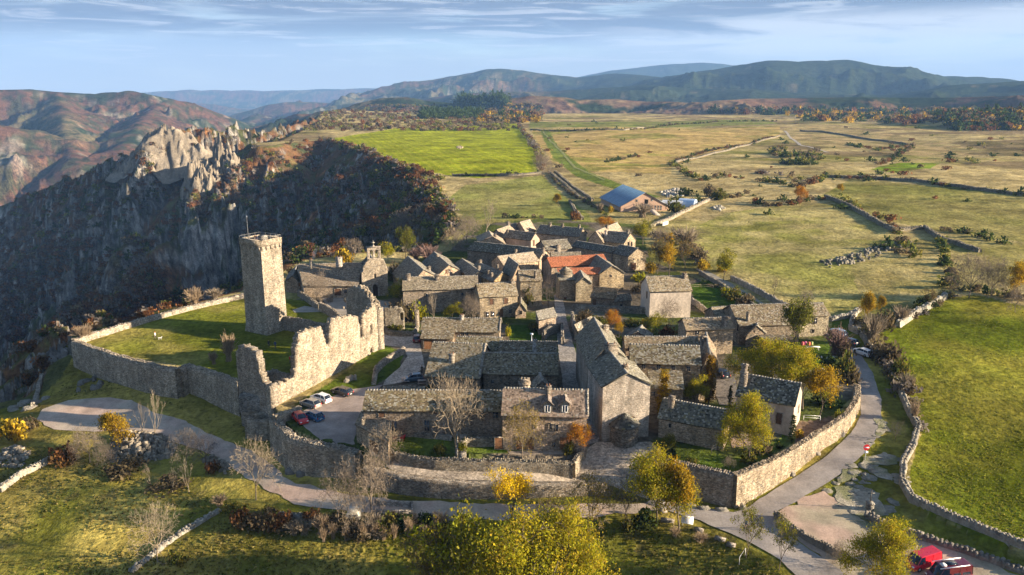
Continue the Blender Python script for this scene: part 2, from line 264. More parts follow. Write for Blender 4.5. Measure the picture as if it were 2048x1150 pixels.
def lerp(a, b, t): return a*(1-t[..., None])+b*t[..., None]
C = lambda *v: np.array(v, float)
FB = fbm
def ground_colour():
    X, Y, Z = GX, GY, GZ_; r = RG
    dzr = np.gradient(Z, axis=0)/np.gradient(RG, axis=0); dza = np.gradient(Z, axis=1)/(np.gradient(AA, axis=1)*RG)
    slope = np.sqrt(dzr**2+dza**2)
    n1 = FB(X, Y, 45, 4, 201); n2 = FB(X, Y, 12, 4, 202); n3 = FB(X, Y, 3, 3, 203); n4 = FB(X, Y, 160, 4, 204)
    green = lerp(C(.135, .13, .025), C(.22, .20, .05), sstep(.3, .7, n2)); tan = lerp(C(.34, .255, .11), C(.46, .35, .165), sstep(.3, .7, n3))
    t = sstep(.38, .64, n1*.5+n4*.5+.06*np.clip((r-250)/500, -1, 1)+.06)
    c = lerp(green, tan, t*.85)
    heath = sstep(.50, .60, FB(X, Y*1.8, 95, 5, 210)+.10*sstep(250, 900, X+.1*Y)-.03)*sstep(380, 700, r)
    c = lerp(c, lerp(C(.085, .065, .035), C(.16, .10, .06), n2), heath*.65)
    def zone(pix, col, alt=None, f=None, world=False):
        nonlocal c
        poly = pix if world else [tuple(P(*p)) if len(p) == 3 else tuple(P(p[0], p[1], 0)) for p in pix]
        wx = X+(FB(X, Y, 4, 2, 301)-.5)*1.2; wy = Y+(FB(X, Y, 4, 2, 302)-.5)*1.2
        m = inpoly(wx, wy, poly)
        cc = np.broadcast_to(np.array(col, float), c.shape)
        if alt is not None: cc = lerp(cc, np.array(alt, float), f if f is not None else sstep(.35, .65, n2))
        c = np.where(m[..., None], cc, c); return m
    mown = (.5+.5*np.sin((X+.25*Y)*.9))*.5+.5*n3
    zone([(640, 276), (700, 270), (800, 260), (870, 263), (960, 251), (1030, 249), (1050, 275), (1070, 300), (1076, 346), (960, 353), (900, 347), (832, 334), (762, 308), (742, 295), (700, 285)], (.215, .24, .010), (.29, .285, .018), sstep(.2, .9, mown))
    zone([(1062, 262), (1300, 258), (1560, 258), (1560, 275), (1450, 300), (1345, 330), (1340, 350), (1240, 345), (1150, 345), (1100, 320)], (.38, .265, .095), (.22, .195, .045), sstep(.46, .66, n1*.6+n2*.4))
    zone([(1060, 247), (1500, 243), (1560, 250), (1300, 258), (1058, 260)], (.14, .16, .03), (.2, .18, .06))
    zone([(1080, 262), (1098, 262), (1120, 300), (1180, 345), (1320, 395), (1300, 400), (1150, 352), (1105, 315)], (.13, .165, .03), (.16, .18, .035))
    zone([(1560, 262), (1640, 255), (1800, 275), (1960, 300), (1900, 318), (1700, 300), (1600, 290)], (.33, .24, .11), (.25, .2, .08))
    zone([(885, 400), (930, 365), (1085, 350), (1130, 390), (1180, 430), (1180, 470), (1080, 440), (1000, 435), (950, 440)], (.20, .20, .05), (.27, .235, .08), sstep(.3, .7, n1))
    zone([(1360, 470), (1450, 430), (1600, 410), (1700, 420), (1780, 450), (1800, 480), (1700, 540), (1720, 600), (1600, 610), (1500, 560), (1400, 520)], (.215, .20, .05), (.33, .27, .105), sstep(.32, .62, n2*.6+n1*.4))
    zone([(1740, 345), (1800, 330), (1880, 330), (1860, 345), (1790, 352)], (.17, .24, .02), (.2, .2, .04))
    zone([(1700, 362), (2048, 400), (2200, 520), (1900, 480), (1720, 440), (1640, 400)], (.165, .155, .04), (.25, .21, .07), sstep(.3, .7, n1))
    fld = [(1765, 650, .5), (1800, 620, 1), (1860, 600, 1.4), (1950, 590, 2), (2060, 615, 2.5), (2500, 800, 1), (2500, 1300, -4), (2048, 1100, -3.2), (1950, 1066, -3), (1860, 1018, -2.6), (1822, 985, -2.4), (1818, 935, -2), (1845, 860, -1.4), (1822, 800, -.8), (1775, 720, -.3)]
    zone(fld, (.125, .145, .012), (.235, .205, .03), sstep(.38, .7, n2*.5+n1*.5+.1*(n3-.5)))
    # grass about the walls and below them
    low = inpoly(X, Y, LOW); dg = lerp(C(.14, .135, .02), C(.33, .255, .06), sstep(.38, .66, n2*.6+n1*.4))
    c = np.where((low & (r > 10))[..., None], lerp(dg, C(.12, .09, .045), sstep(.62, .8, n3)*.5), c)
    # inside the village: worn earth, stone and turf
    vill = W([(590, 600, 0), (700, 560, 0), (780, 530, 0), (900, 500, 0), (950, 450, 0), (1080, 440, 0), (1280, 450, 0), (1300, 520, 0), (1400, 560, 0), (1420, 600, 0), (1560, 640, 0), (1680, 660, 0), (1715, 780, -.5), (1640, 870, -1.2), (1469, 960, -2), (1340, 930, -1), (1150, 925, -1), (800, 905, -1), (700, 900, -1), (560, 850, -1), (600, 810, -.8), (700, 740, -.5), (760, 690, 0), (740, 620, 0)])
    m = inpoly(X, Y, vill); gv = lerp(lerp(C(.16, .13, .095), C(.11, .09, .06), n2), C(.085, .10, .025), sstep(.42, .56, n2))
    c = np.where(m[..., None], gv, c)
    zone([(150, 690, 0), (300, 638, 0), (490, 592, 0), (600, 600, 0), (665, 640, 0), (590, 760, -.4), (545, 800, -.5), (480, 770, -.4), (372, 728, 0)], (.14, .145, .018), (.25, .205, .05), sstep(.42, .66, n1*.5+n2*.5))
    zone([(590, 800), (770, 690), (810, 705), (800, 740), (740, 770), (650, 810)], (.09, .12, .015), (.14, .14, .035))
    for pz in ([(915, 905, -1), (1060, 905, -1), (1010, 880, -.9), (915, 880, -.9)], [(790, 902, -1), (900, 905, -1), (895, 868, -.9), (800, 868, -.9)], [(1020, 650), (1085, 650), (1085, 700), (1020, 690)], [(1350, 870, -.8), (1460, 920, -1), (1560, 880, -.6), (1600, 830, 0), (1560, 900, -.8), (1469, 950, -1), (1350, 930, -1)], [(1380, 570), (1440, 555), (1560, 630), (1480, 640), (1390, 615)], [(1575, 690), (1690, 680), (1700, 720), (1600, 745), (1560, 720)], [(1660, 640), (1700, 640), (1720, 665), (1690, 675), (1665, 665)]):
        zone(pz, (.06, .10, .012), (.10, .125, .02))
    zone([(1590, 850, -.2), (1660, 835, 0), (1680, 850, 0), (1620, 885, -.5), (1590, 890, -.5)], (.18, .13, .09), (.14, .1, .07))
    # gorge and mountains
    ins = inpoly(X, Y, EDGE); gor = (~ins) | (r > 2050)
    big = sstep(1500, 2300, r)
    mrock = sstep(1.35, 1.85, slope+2.6*(FB(X*1.6, Y, 22, 4, 402)-.5)+.9*(n3-.5))
    wood = 1.5*lerp(lerp(C(.035, .042, .018), C(.085, .045, .022), sstep(.36, .56, n1)), C(.17, .075, .025), sstep(.60, .74, n3*.5+n1*.5))
    turf = lerp(C(.11, .10, .035), C(.07, .075, .025), n2)
    g1 = lerp(lerp(wood, turf, sstep(.42, .60, FB(X, Y, 60, 3, 401))*sstep(.9, .5, slope)), lerp(C(.33, .29, .24), C(.16, .15, .13), sstep(.3, .7, n3)), mrock)
    m1 = FB(X, Y, 420, 5, 410); m2 = FB(X, Y, 130, 4, 411); m3 = FB(X, Y, 38, 4, 412)
    rust = lerp(C(.15, .07, .04), C(.075, .05, .035), m3); conif = lerp(C(.016, .030, .014), C(.035, .045, .020), m3); olive = lerp(C(.10, .09, .04), C(.17, .13, .07), m3)
    g2 = lerp(lerp(rust, olive, sstep(.42, .58, m1)), conif, sstep(.48, .58, m2*.6+m1*.4+.05*(X > 500)))
    g2 = lerp(g2, conif*1.1, sstep(.50, .60, FB(X, Y, 22, 3, 416))*.75)
    g2 = lerp(g2, C(.36, .31, .25), sstep(.58, .68, FB(X, Y, 45, 4, 415)*.6+m2*.4)*sstep(.25, .5, slope)*(X < 0)*.4)
    right = sstep(0, 400, X)*sstep(2900, 3600, r); g2 = lerp(g2, lerp(conif, olive, sstep(.64, .74, m2*.6+m3*.4)*.7), right*.95)
    purple = lerp(C(.15, .085, .055), C(.20, .135, .075), sstep(.4, .6, m3)); hp = sstep(2000, 2150, r)*sstep(3200, 2900, r)*sstep(-100, 200, X)*sstep(900, 600, X)
    g2 = lerp(g2, purple, hp*sstep(.62, .5, m2))
    c = np.where(gor[..., None], lerp(g1, g2, big), c)
    return np.clip(c, 0, 1)

def mesh_np(name, V, F, mat, col=None, smooth=False, uv=None):
    """V (n,3), F (m,3|4) arrays -> mesh object"""
    me = bpy.data.meshes.new(name); k = F.shape[1]
    me.vertices.add(len(V)); me.vertices.foreach_set('co', np.ascontiguousarray(V, dtype=np.float32).ravel())
    me.loops.add(F.size); me.loops.foreach_set('vertex_index', np.ascontiguousarray(F, dtype=np.int32).ravel())
    me.polygons.add(len(F)); me.polygons.foreach_set('loop_start', np.arange(0, F.size, k, dtype=np.int32))
    if col is not None:
        a = me.color_attributes.new('Col', 'FLOAT_COLOR', 'POINT'); cc = np.ones((len(V), 4), np.float32); cc[:, :3] = col; a.data.foreach_set('color', cc.ravel())
    me.update(); me.validate(verbose=False)
    if smooth: me.polygons.foreach_set('use_smooth', np.ones(len(me.polygons), bool))
    if mat: me.materials.append(mat)
    return me
def obj(name, me, parent=None, loc=None):
    o = bpy.data.objects.new(name, me); COL.objects.link(o)
    if parent: o.parent = parent
    if loc is not None: o.location = loc
    return o
def tag(o, label=None, cat=None, group=None, kind=None):
    if label: o['label'] = label
    if cat: o['category'] = cat
    if group: o['group'] = group
    if kind: o['kind'] = kind
    return o

# ---------------------------------------------------------------- materials
class NT:
    def __init__(s, name, rough=.9, spec=.2):
        s.m = bpy.data.materials.new(name); s.m.use_nodes = True; s.t = s.m.node_tree; s.b = s.t.nodes['Principled BSDF']
        s.b.inputs['Roughness'].default_value = rough; s.b.inputs['Specular IOR Level'].default_value = spec; s.tc = None
    def n(s, t, **k):
        x = s.t.nodes.new(t)
        for a, v in k.items(): setattr(x, a, v)
        return x
    def set(s, sock, v):
        if hasattr(v, 'links') or isinstance(v, bpy.types.NodeSocket): s.t.links.new(v, sock)
        elif isinstance(v, tuple) and len(v) == 3 and sock.type == 'RGBA': sock.default_value = (*v, 1)
        else: sock.default_value = v
    def co(s, which='Object', scale=(1, 1, 1), src=None):
        if src is None:
            if s.tc is None: s.tc = s.n('ShaderNodeTexCoord')
            src = s.tc.outputs[which]
        mp = s.n('ShaderNodeMapping'); mp.inputs['Scale'].default_value = scale; s.set(mp.inputs[0], src); return mp.outputs[0]
    def geo(s): return s.n('ShaderNodeNewGeometry').outputs['Position']
    def noise(s, vec, scale, detail=4, rough=.55, dist=0, out='Fac'):
        x = s.n('ShaderNodeTexNoise'); s.set(x.inputs['Vector'], vec); x.inputs['Scale'].default_value = scale; x.inputs['Detail'].default_value = detail
        x.inputs['Roughness'].default_value = rough; x.inputs['Distortion'].default_value = dist; return x.outputs[out]
    def vor(s, vec, scale, feature='F1', out='Color', rnd_=1.0):
        x = s.n('ShaderNodeTexVoronoi', feature=feature); s.set(x.inputs['Vector'], vec); x.inputs['Scale'].default_value = scale; x.inputs['Randomness'].default_value = rnd_; return x.outputs[out]
    def rng(s, v, a, b, c=0., d=1., smooth=False):
        x = s.n('ShaderNodeMapRange'); x.interpolation_type = 'SMOOTHSTEP' if smooth else 'LINEAR'; s.set(x.inputs[0], v)
        for i, w in enumerate((a, b, c, d)): x.inputs[i+1].default_value = w
        return x.outputs[0]
    def mix(s, f, a, b, mode='MIX'):
        x = s.n('ShaderNodeMix', data_type='RGBA', blend_type=mode); s.set(x.inputs[0], f); s.set(x.inputs[6], a); s.set(x.inputs[7], b); return x.outputs[2]
    def math(s, op, a, b=0.):
        x = s.n('ShaderNodeMath', operation=op); s.set(x.inputs[0], a); s.set(x.inputs[1], b); return x.outputs[0]
    def scale(s, col, f):                # colour times scalar
        x = s.n('ShaderNodeVectorMath', operation='SCALE'); s.set(x.inputs[0], col); s.set(x.inputs['Scale'], f); return x.outputs[0]
    def attr(s, name): return s.n('ShaderNodeAttribute', attribute_name=name).outputs['Color']
    def bump(s, h, strength=.5, dist=.1):
        x = s.n('ShaderNodeBump'); x.inputs['Strength'].default_value = strength; x.inputs['Distance'].default_value = dist; s.set(x.inputs['Height'], h)
        s.set(s.b.inputs['Normal'], x.outputs[0])
    def base(s, c): s.set(s.b.inputs['Base Color'], c)
def ground_mat():
    k = NT('ground_cover', 1.0, 0.0); g = k.geo()
    n1 = k.noise(g, .9, 5, .7); n2 = k.noise(g, .16, 5, .6); n3 = k.noise(g, .03, 6, .7)
    f = k.math('MULTIPLY', k.rng(n1, .3, .7, .5, 1.5), k.rng(n2, .3, .7, .78, 1.22)); f = k.math('MULTIPLY', f, k.rng(n3, .32, .68, .5, 1.5))
    k.base(k.scale(k.attr('Col'), f))
    st = k.noise(k.co(src=g, scale=(1, 1, .18)), .22, 6, .68)
    sx = k.n('ShaderNodeSeparateXYZ'); gn = k.n('ShaderNodeNewGeometry'); k.set(sx.inputs[0], gn.outputs['Normal']); steep = k.rng(sx.outputs['Z'], .85, .6)
    f2 = k.rng(st, .36, .64, .35, 1.6); ff = k.n('ShaderNodeMix'); k.set(ff.inputs[0], steep); k.set(ff.inputs[2], f); k.set(ff.inputs[3], k.math('MULTIPLY', f2, f))
    k.base(k.scale(k.attr('Col'), ff.outputs[0]))
    h = k.math('ADD', k.math('MULTIPLY', n1, .35), n2); h = k.math('ADD', h, k.math('MULTIPLY', k.math('MULTIPLY', st, steep), 5.0)); h = k.math('ADD', h, k.math('MULTIPLY', k.math('MULTIPLY', n3, k.rng(sx.outputs['Z'], .985, .93)), 9.0)); k.bump(h, 1.0, .9); return k.m
M = {}
M['ground'] = ground_mat()
def build_terrain():
    nr, na = GX.shape; V = np.stack([GX, GY, GZ_], -1).reshape(-1, 3)
    i = np.arange(nr-1)[:, None]*na; j = np.arange(na-1)[None]; a = (i+j).ravel()
    F = np.stack([a, a+1, a+na+1, a+na], -1)
    me = mesh_np('terrain', V, F, M['ground'], ground_colour().reshape(-1, 3), True)
    o = obj('terrain', me); tag(o, kind='structure')
    # ground behind the viewpoint, so that light does not come up from below
    v = []; 
    for a in np.linspace(R(-89), R(-271), 40): 
        for q in (12, 400, 4000, 13000): v.append((q*math.sin(a), q*math.cos(a), -13 if q < 500 else -60))
    F2 = np.array([(4*i+j, 4*i+j+1, 4*i+j+5, 4*i+j+4) for i in range(39) for j in range(3)])
    o2 = obj('terrain', mesh_np('terrain', np.array(v), F2, M['ground'], np.full((len(v), 3), .1))); tag(o2, kind='structure')
build_terrain()
# ---------------------------------------------------------------- masonry and roofing
def stone_mat(name, dark=.5, mortar=(.34, .28, .21), sc=1.45, streak=.25):
    k = NT(name, .95, .1); g = k.geo(); v = k.co(src=g, scale=(2.0*sc, 2.0*sc, 3.6*sc))
    wob = k.noise(v, 1.3, 3, .6, out='Color'); vv = k.n('ShaderNodeMix', data_type='VECTOR'); vv.inputs[0].default_value = .10; k.set(vv.inputs[4], v); k.set(vv.inputs[5], wob)
    cell = k.vor(vv.outputs[1], 1.0); edge = k.vor(vv.outputs[1], 1.0, 'DISTANCE_TO_EDGE', 'Distance')
    sep = k.n('ShaderNodeSeparateColor'); k.set(sep.inputs[0], cell)
    f = k.rng(sep.outputs[0], 0, 1, dark, 1.5); n2 = k.noise(g, .35, 5, .65); f = k.math('MULTIPLY', f, k.rng(n2, .3, .7, 1-streak, 1+streak))
    n3 = k.noise(g, 3.0, 4, .7); f = k.math('MULTIPLY', f, k.rng(n3, .3, .7, .8, 1.2))
    st = k.noise(k.co(src=g, scale=(1, 1, .22)), .8, 5, .65); f = k.math('MULTIPLY', f, k.rng(st, .35, .65, .72, 1.2)); c = k.scale(k.attr('Col'), f)
    c = k.mix(k.math('MULTIPLY', k.rng(k.noise(g, .55, 4, .6), .56, .68), .5), c, (.13, .13, .10))
    c = k.mix(k.math('MULTIPLY', k.rng(sep.outputs[1], .72, 1.0, 0, 1), .35), c, (.36, .22, .10))
    c = k.mix(k.math('MULTIPLY', k.rng(sep.outputs[2], .8, .95, 0, 1), .45), c, (.42, .39, .34))
    c = k.mix(k.math('MULTIPLY', k.rng(edge, .07, .02), .45), c, k.scale(c, .45))
    k.base(c); h = k.math('ADD', k.rng(edge, 0, .16), k.math('MULTIPLY', n3, .8)); h = k.math('ADD', h, k.math('MULTIPLY', sep.outputs[0], .5)); k.bump(h, 1.0, .10); return k.m
def plaster_mat():
    k = NT('rough_plaster', .95, .1); g = k.geo(); n1 = k.noise(k.co(src=g, scale=(1, 1, .35)), .45, 6, .7); n2 = k.noise(g, 1.6, 6, .75)
    f = k.math('MULTIPLY', k.rng(n1, .3, .7, .68, 1.25), k.rng(n2, .3, .7, .72, 1.25)); k.base(k.scale(k.attr('Col'), f)); k.bump(n2, .8, .12); return k.m
def col_mat(name, rough=.85, spec=.2, sc=3.0, amp=.25, bump=.02, metal=0):
    k = NT(name, rough, spec); g = k.geo(); n = k.noise(g, sc, 5, .65); k.base(k.scale(k.attr('Col'), k.rng(n, .3, .7, 1-amp, 1+amp))); k.b.inputs['Metallic'].default_value = metal
    if bump: k.bump(n, .7, bump)
    return k.m
def plain(name, c, rough=.6, spec=.4, metal=0, amp=.0, sc=4):
    k = NT(name, rough, spec); k.b.inputs['Metallic'].default_value = metal
    n = k.noise(k.co('Object'), sc, 4, .6); k.base(k.scale(c, k.rng(n, .3, .7, 1-amp, 1+amp)) if 0 else k.mix(k.rng(n, .3, .7, 0, amp), c, tuple(x*.5 for x in c))); return k.m
M['stone'] = stone_mat('rubble_stone', sc=1.9); M['ruin'] = stone_mat('weathered_masonry', .55, sc=1.8, streak=.28); M['worn'] = stone_mat('worn_render', .78, sc=2.6, streak=.3)
M['plaster'] = plaster_mat(); M['slab'] = col_mat('stone_roof_slabs', .9, .15, 1.6, .35, .03); M['tile'] = col_mat('clay_roof_tiles', .9, .15, 2.5, .3, .03)
M['wood'] = col_mat('weathered_wood', .8, .2, 5, .35, .01); M['paint'] = col_mat('painted_surface', .6, .3, 6, .12, 0); M['metal'] = col_mat('dull_metal', .45, .5, 4, .2, 0, .6)
M['glass'] = plain('window_glass', (.015, .02, .028), .12, .6); M['dark'] = plain('dark_interior', (.008, .007, .006), .9, .1)
M['rock'] = None
def shade(c, a, b): f = rnd.uniform(a, b); return tuple(x*f for x in c)
class MB:
    """collects polygons (3 or 4 corners) with a colour; triangles repeat their last corner as quads"""
    def __init__(s): s.v = []; s.f = []; s.c = []
    def quad(s, a, b, c, d, col):
        n = len(s.v); s.v += [a, b, c, d]; s.f.append((n, n+1, n+2, n+3)); s.c += [col]*4
    def tri(s, a, b, c, col):
        m = [(a[i]+b[i])/2 for i in range(3)]; s.quad(a, m, b, c, col)
    def box(s, o, ux, uy, uz, col, bottom=False):
        """corner-centred box: o base centre, ux/uy half vectors, uz full height vector"""
        o, ux, uy, uz = map(np.asarray, (o, ux, uy, uz)); b = [o-ux-uy, o+ux-uy, o+ux+uy, o-ux+uy]; t = [p+uz for p in b]
        s.hexa(b+t, col, bottom)
    def hexa(s, p, col, bottom=True):
        n = len(s.v); s.v += [tuple(q) for q in p]; s.c += [col]*8
        s.f += [(n, n+1, n+5, n+4), (n+1, n+2, n+6, n+5), (n+2, n+3, n+7, n+6), (n+3, n, n+4, n+7), (n+4, n+5, n+6, n+7)]
        if bottom: s.f.append((n+3, n+2, n+1, n))
    def tube(s, a, b, ra, rb, col, n=5, cap=True):
        a, b = np.asarray(a, float), np.asarray(b, float); d = b-a; d = d/(np.linalg.norm(d)+1e-9)
        x = np.cross(d, (0, 0, 1) if abs(d[2]) < .9 else (1, 0, 0)); x /= np.linalg.norm(x); y = np.cross(d, x); k = len(s.v)
        for p, r in ((a, ra), (b, rb)):
            for i in range(n): t = 2*math.pi*i/n; s.v.append(tuple(p+r*(math.cos(t)*x+math.sin(t)*y))); s.c.append(col)
        for i in range(n): s.f.append((k+i, k+(i+1) % n, k+n+(i+1) % n, k+n+i))
        if cap and n % 2 == 0:
            m = len(s.v); s.v.append(tuple(b)); s.c.append(col)
            for i in range(0, n, 2): s.f.append((m, k+n+i, k+n+(i+1) % n, k+n+(i+2) % n))
    def stone(s, p, r, col, fl=.7):
        """one irregular block"""
        a = rnd.uniform(0, 3.14); ca, sa = math.cos(a)*r, math.sin(a)*r; q = []
        for dz in (-.5, .5):
            for sx, sy in ((-1, -1), (1, -1), (1, 1), (-1, 1)):
                j = rnd.uniform(.6, 1.05)*(.85 if dz > 0 else 1); q.append((p[0]+(sx*ca-sy*sa*.7)*j, p[1]+(sx*sa+sy*ca*.7)*j, p[2]+dz*r*fl*2*rnd.uniform(.75, 1.15)))
        f = rnd.uniform(.7, 1.25); s.hexa(q, tuple(x*f for x in col), False)
    def mesh(s, name, mat, smooth=False, off=None):
        V = np.array(s.v, float)
        if off is not None: V = V-np.asarray(off, float)
        return mesh_np(name, V, np.array(s.f), mat, np.array(s.c, float)[:, :3], smooth)
    def build(s, name, mat, parent=None, smooth=False, off=None):
        if not s.v: return None
        if parent is not None and off is None: off = world_of(parent)
        return obj(name, s.mesh(name, mat, smooth, off), parent)
def world_of(o):
    p = np.zeros(3)
    while o is not None: p += np.array(o.location); o = o.parent
    return p
def root(name, label, cat, loc, group=None):
    o = bpy.data.objects.new(name, None); COL.objects.link(o); o.location = tuple(float(x) for x in loc); o.empty_display_size = .5
    return tag(o, label, cat, group)
STONE = (.235, .19, .145); ROOFC = (.20, .168, .125); DARKROOF = (.135, .132, .12)  # the dark roof tone puts the shade of slopes turned from the sun into colour
def nrm(v): v = np.asarray(v, float); return v/(np.linalg.norm(v)+1e-12)
def slabs(mb, e0, e1, r1, r0, col, row=.27, wid=(.18, .42), th=.055, sag=.03, lich=.10, tile=False):
    """fill the roof plane eave e0-e1, ridge r0-r1 with overlapping slabs"""
    e0, e1, r0, r1 = map(lambda a: np.asarray(a, float), (e0, e1, r0, r1)); L = max(np.linalg.norm(r0-e0), np.linalg.norm(r1-e1)); n = nrm(np.cross(e1-e0, r0-e0))
    if n[2] < 0: n = -n
    nr = max(2, int(L/row)); sd_ = rnd.random()*100
    for i in range(nr):
        v0, v1 = i/nr-.25/nr, (i+1.25)/nr; v0 = max(v0, -.01)
        a0, a1 = e0+(r0-e0)*v0, e1+(r1-e1)*v0; b0, b1 = e0+(r0-e0)*min(v1, 1.0), e1+(r1-e1)*min(v1, 1.0); W_ = np.linalg.norm(a1-a0); u = 0.
        while u < W_-.02:
            w = rnd.uniform(*wid); u1 = min(W_, u+w)
            if W_-u1 < .2: u1 = W_
            s0, s1 = u/W_, u1/W_; sg = .05-sag*(math.sin(math.pi*(s0+s1)/2)*math.sin(math.pi*min(1, max(0, v0)))) + .03*math.sin(u*.9+sd_)+.02*math.sin(v0*L*1.3+u*.5)
            lift = th+rnd.uniform(0, .045); jt = rnd.uniform(-.06, .04)
            p0 = a0+(a1-a0)*s0+n*(sg+lift)+(a0-b0)*jt*.5; p1 = a0+(a1-a0)*s1+n*(sg+lift+rnd.uniform(-.02, .02))+(a0-b0)*jt*.5
            q1 = b0+(b1-b0)*s1+n*(sg+.012); q0 = b0+(b1-b0)*s0+n*(sg+.012)
            f = rnd.uniform(.62, 1.38); cc = tuple(x*f for x in col)
            x = rnd.random()
            if not tile:
                if x < lich: cc = tuple(c*.35+l*.65 for c, l in zip(cc, (.40, .38, .31)))
                elif x < lich*1.8: cc = tuple(c*.5+l*.5 for c, l in zip(cc, (.26, .22, .10)))
                elif x > .93: cc = tuple(c*.45 for c in cc)
            k = len(mb.v); d0, d1 = p0-n*(lift+.02), p1-n*(lift+.02)
            mb.v += [tuple(p0), tuple(p1), tuple(q1), tuple(q0), tuple(d0), tuple(d1)]; mb.c += [cc]*6
            mb.f += [(k, k+1, k+2, k+3), (k+4, k+5, k+1, k), (k+5, k+2, k+2, k+1)][:2]
            u = u1
def prism(mb, pts_b, pts_t, col):
    n = len(pts_b)
    for i in range(n): j = (i+1) % n; mb.quad(pts_b[i], pts_b[j], pts_t[j], pts_t[i], col)
class Hit:
    """planes a picture line of sight can meet: (corner, u, v, ulen, vlen, outward normal)"""
    def __init__(s): s.p = []
    def add(s, o, a, b): s.p.append((np.asarray(o, float), np.asarray(a, float), np.asarray(b, float)))
    def hit(s, px, py, loose=.3):
        d = ray(px, py); best = None; o0 = np.array([0, 0, HC])
        for o, a, b in s.p:
            n = np.cross(a, b); dn = d@n
            if abs(dn) < 1e-9: continue
            t = ((o-o0)@n)/dn
            if t <= 0: continue
            q = o0+d*t; w = q-o; A2 = np.array([[a@a, a@b], [a@b, b@b]]); st = np.linalg.solve(A2, [w@a, w@b])
            ex = max(0, -st[0], st[0]-1, -st[1], st[1]-1)
            if ex <= loose:
                key = (ex > .02)*1000+ex*50*0+t
                if best is None or key < best[0]: best = (key, q, nrm(n)*(-np.sign(dn)), nrm(a), nrm(b))
        return best[1:] if best else None
def opening(parent, q, n, w, h, kind='window', tint=None, lintel=True):
    """window or door on a wall point q (centre), outward normal n"""
    u = nrm(np.cross((0, 0, 1), n)); z = np.array([0, 0, 1.]); n = np.array([n[0], n[1], 0]); n = nrm(n); q = np.asarray(q, float)
    mb = MB(); t = .09; sc = tint or (.36, .30, .23)
    for du, dz, hw, hh in ((-(w/2+t/2), 0, t/2, h/2), (w/2+t/2, 0, t/2, h/2), (0, h/2+t*.7, w/2+t*1.2, t*.7), (0, -h/2-t*.4, w/2+t*1.1, t*.4)):
        mb.box(q+u*du+z*(dz-hh)-n*.05, u*hw, n*.115, z*hh*2, sc)
    nm = 'door' if kind == 'door' else 'window'
    f = mb.build(nm, M['stone'] if kind != 'paintwin' else M['paint'], parent)
    pm = MB(); c = {'door': (.16, .075, .03), 'brown': (.10, .05, .03), 'red': (.30, .03, .04), 'blue': (.10, .22, .34), 'grey': (.2, .2, .2), 'grid': (.14, .13, .12)}.get(tint if isinstance(tint, str) else kind, (.02, .02, .02))
    if kind in ('door', 'shutter'):
        nb = max(3, int(w/.18)); dc = SH if kind == 'shutter' else DR
        for i in range(nb): pm.box(q+u*(-w/2+(i+.5)*w/nb)-z*h/2-n*.01, u*(w/nb/2-.008), n*.035, z*h, shade(dc, .8, 1.2))
        pm.build('boards' if kind == 'door' else 'shutter', M['wood'], f)
    else:
        pm.box(q-z*h/2-n*.02, u*w/2, n*.03, z*h, (1, 1, 1)); pm.build('pane', M['glass'] if kind in ('window', 'paintwin') else M['dark'], f)
        if kind in ('window', 'paintwin') and w > .5:
            g = MB(); fc = FR
            g.box(q-z*h/2+n*.012, u*.03, n*.03, z*h, fc); g.box(q+n*.010-z*.03, u*w/2, n*.026, z*.06, fc)
            for s_ in (-1, 1): g.box(q+u*s_*(w/2-.03)-z*h/2+n*.011, u*.03, n*.028, z*h, fc)
            g.box(q+z*(h/2-.06)+n*.009, u*w/2, n*.027, z*.06, fc)
            g.build('sash', M['wood'], f)
    return f
SH = (.11, .055, .03); DR = (.17, .08, .035); FR = (.20, .15, .10)
def chimney(parent, base, h=1.6, w=.9, d=.7, col=(.36, .30, .23), u=(1, 0), kind='cap', plume=False):
    u3 = nrm((u[0], u[1], 0)); v3 = np.array([-u3[1], u3[0], 0]); b = np.asarray(base, float); mb = MB()
    mb.box(b-np.array([0, 0, 1.2]), u3*w/2, v3*d/2, (0, 0, h+1.2), col)
    mb.box(b+np.array([0, 0, h]), u3*(w/2+.09), v3*(d/2+.09), (0, 0, .11), tuple(x*.9 for x in col), True)
    if kind == 'cap':
        for sx in (-1, 1):
            for sy in (-1, 1): mb.box(b+u3*sx*(w/2-.12)+v3*sy*(d/2-.1)+np.array([0, 0, h+.11]), u3*.09, v3*.08, (0, 0, .3), col)
        q = []
        for sx, sy in ((-1, -1), (1, -1), (1, 1), (-1, 1)): q.append(b+u3*sx*(w/2+.12)+v3*sy*(d/2+.12)+np.array([0, 0, h+.41]))
        for sx, sy in ((-1, -1), (1, -1), (1, 1), (-1, 1)): q.append(b+u3*sx*(w/2-.02)+v3*sy*(d/2-.3 if d > .7 else .02)+np.array([0, 0, h+.55]))
        mb.hexa(q, tuple(x*.85 for x in col))
    elif kind == 'pots':
        for sx in (-.25, .25): mb.tube(b+u3*sx*w+np.array([0, 0, h+.1]), b+u3*sx*w+np.array([0, 0, h+.55]), .12, .09, (.30, .16, .10), 6)
    elif kind == 'twin':
        mb.box(b+np.array([0, 0, h+.11]), u3*(w/2-.15), v3*(d/2-.1), (0, 0, h*.5), col); mb.box(b+np.array([0, 0, h*1.5+.11]), u3*(w/2+.02), v3*(d/2+.05), (0, 0, .12), col, True)
        q = b+np.array([0, 0, h*1.5+.23]); mb.stone(q+u3*.2, .28, col); mb.stone(q-u3*.2, .25, col)
    return mb.build('chimney', M['stone'], parent)
HS = []
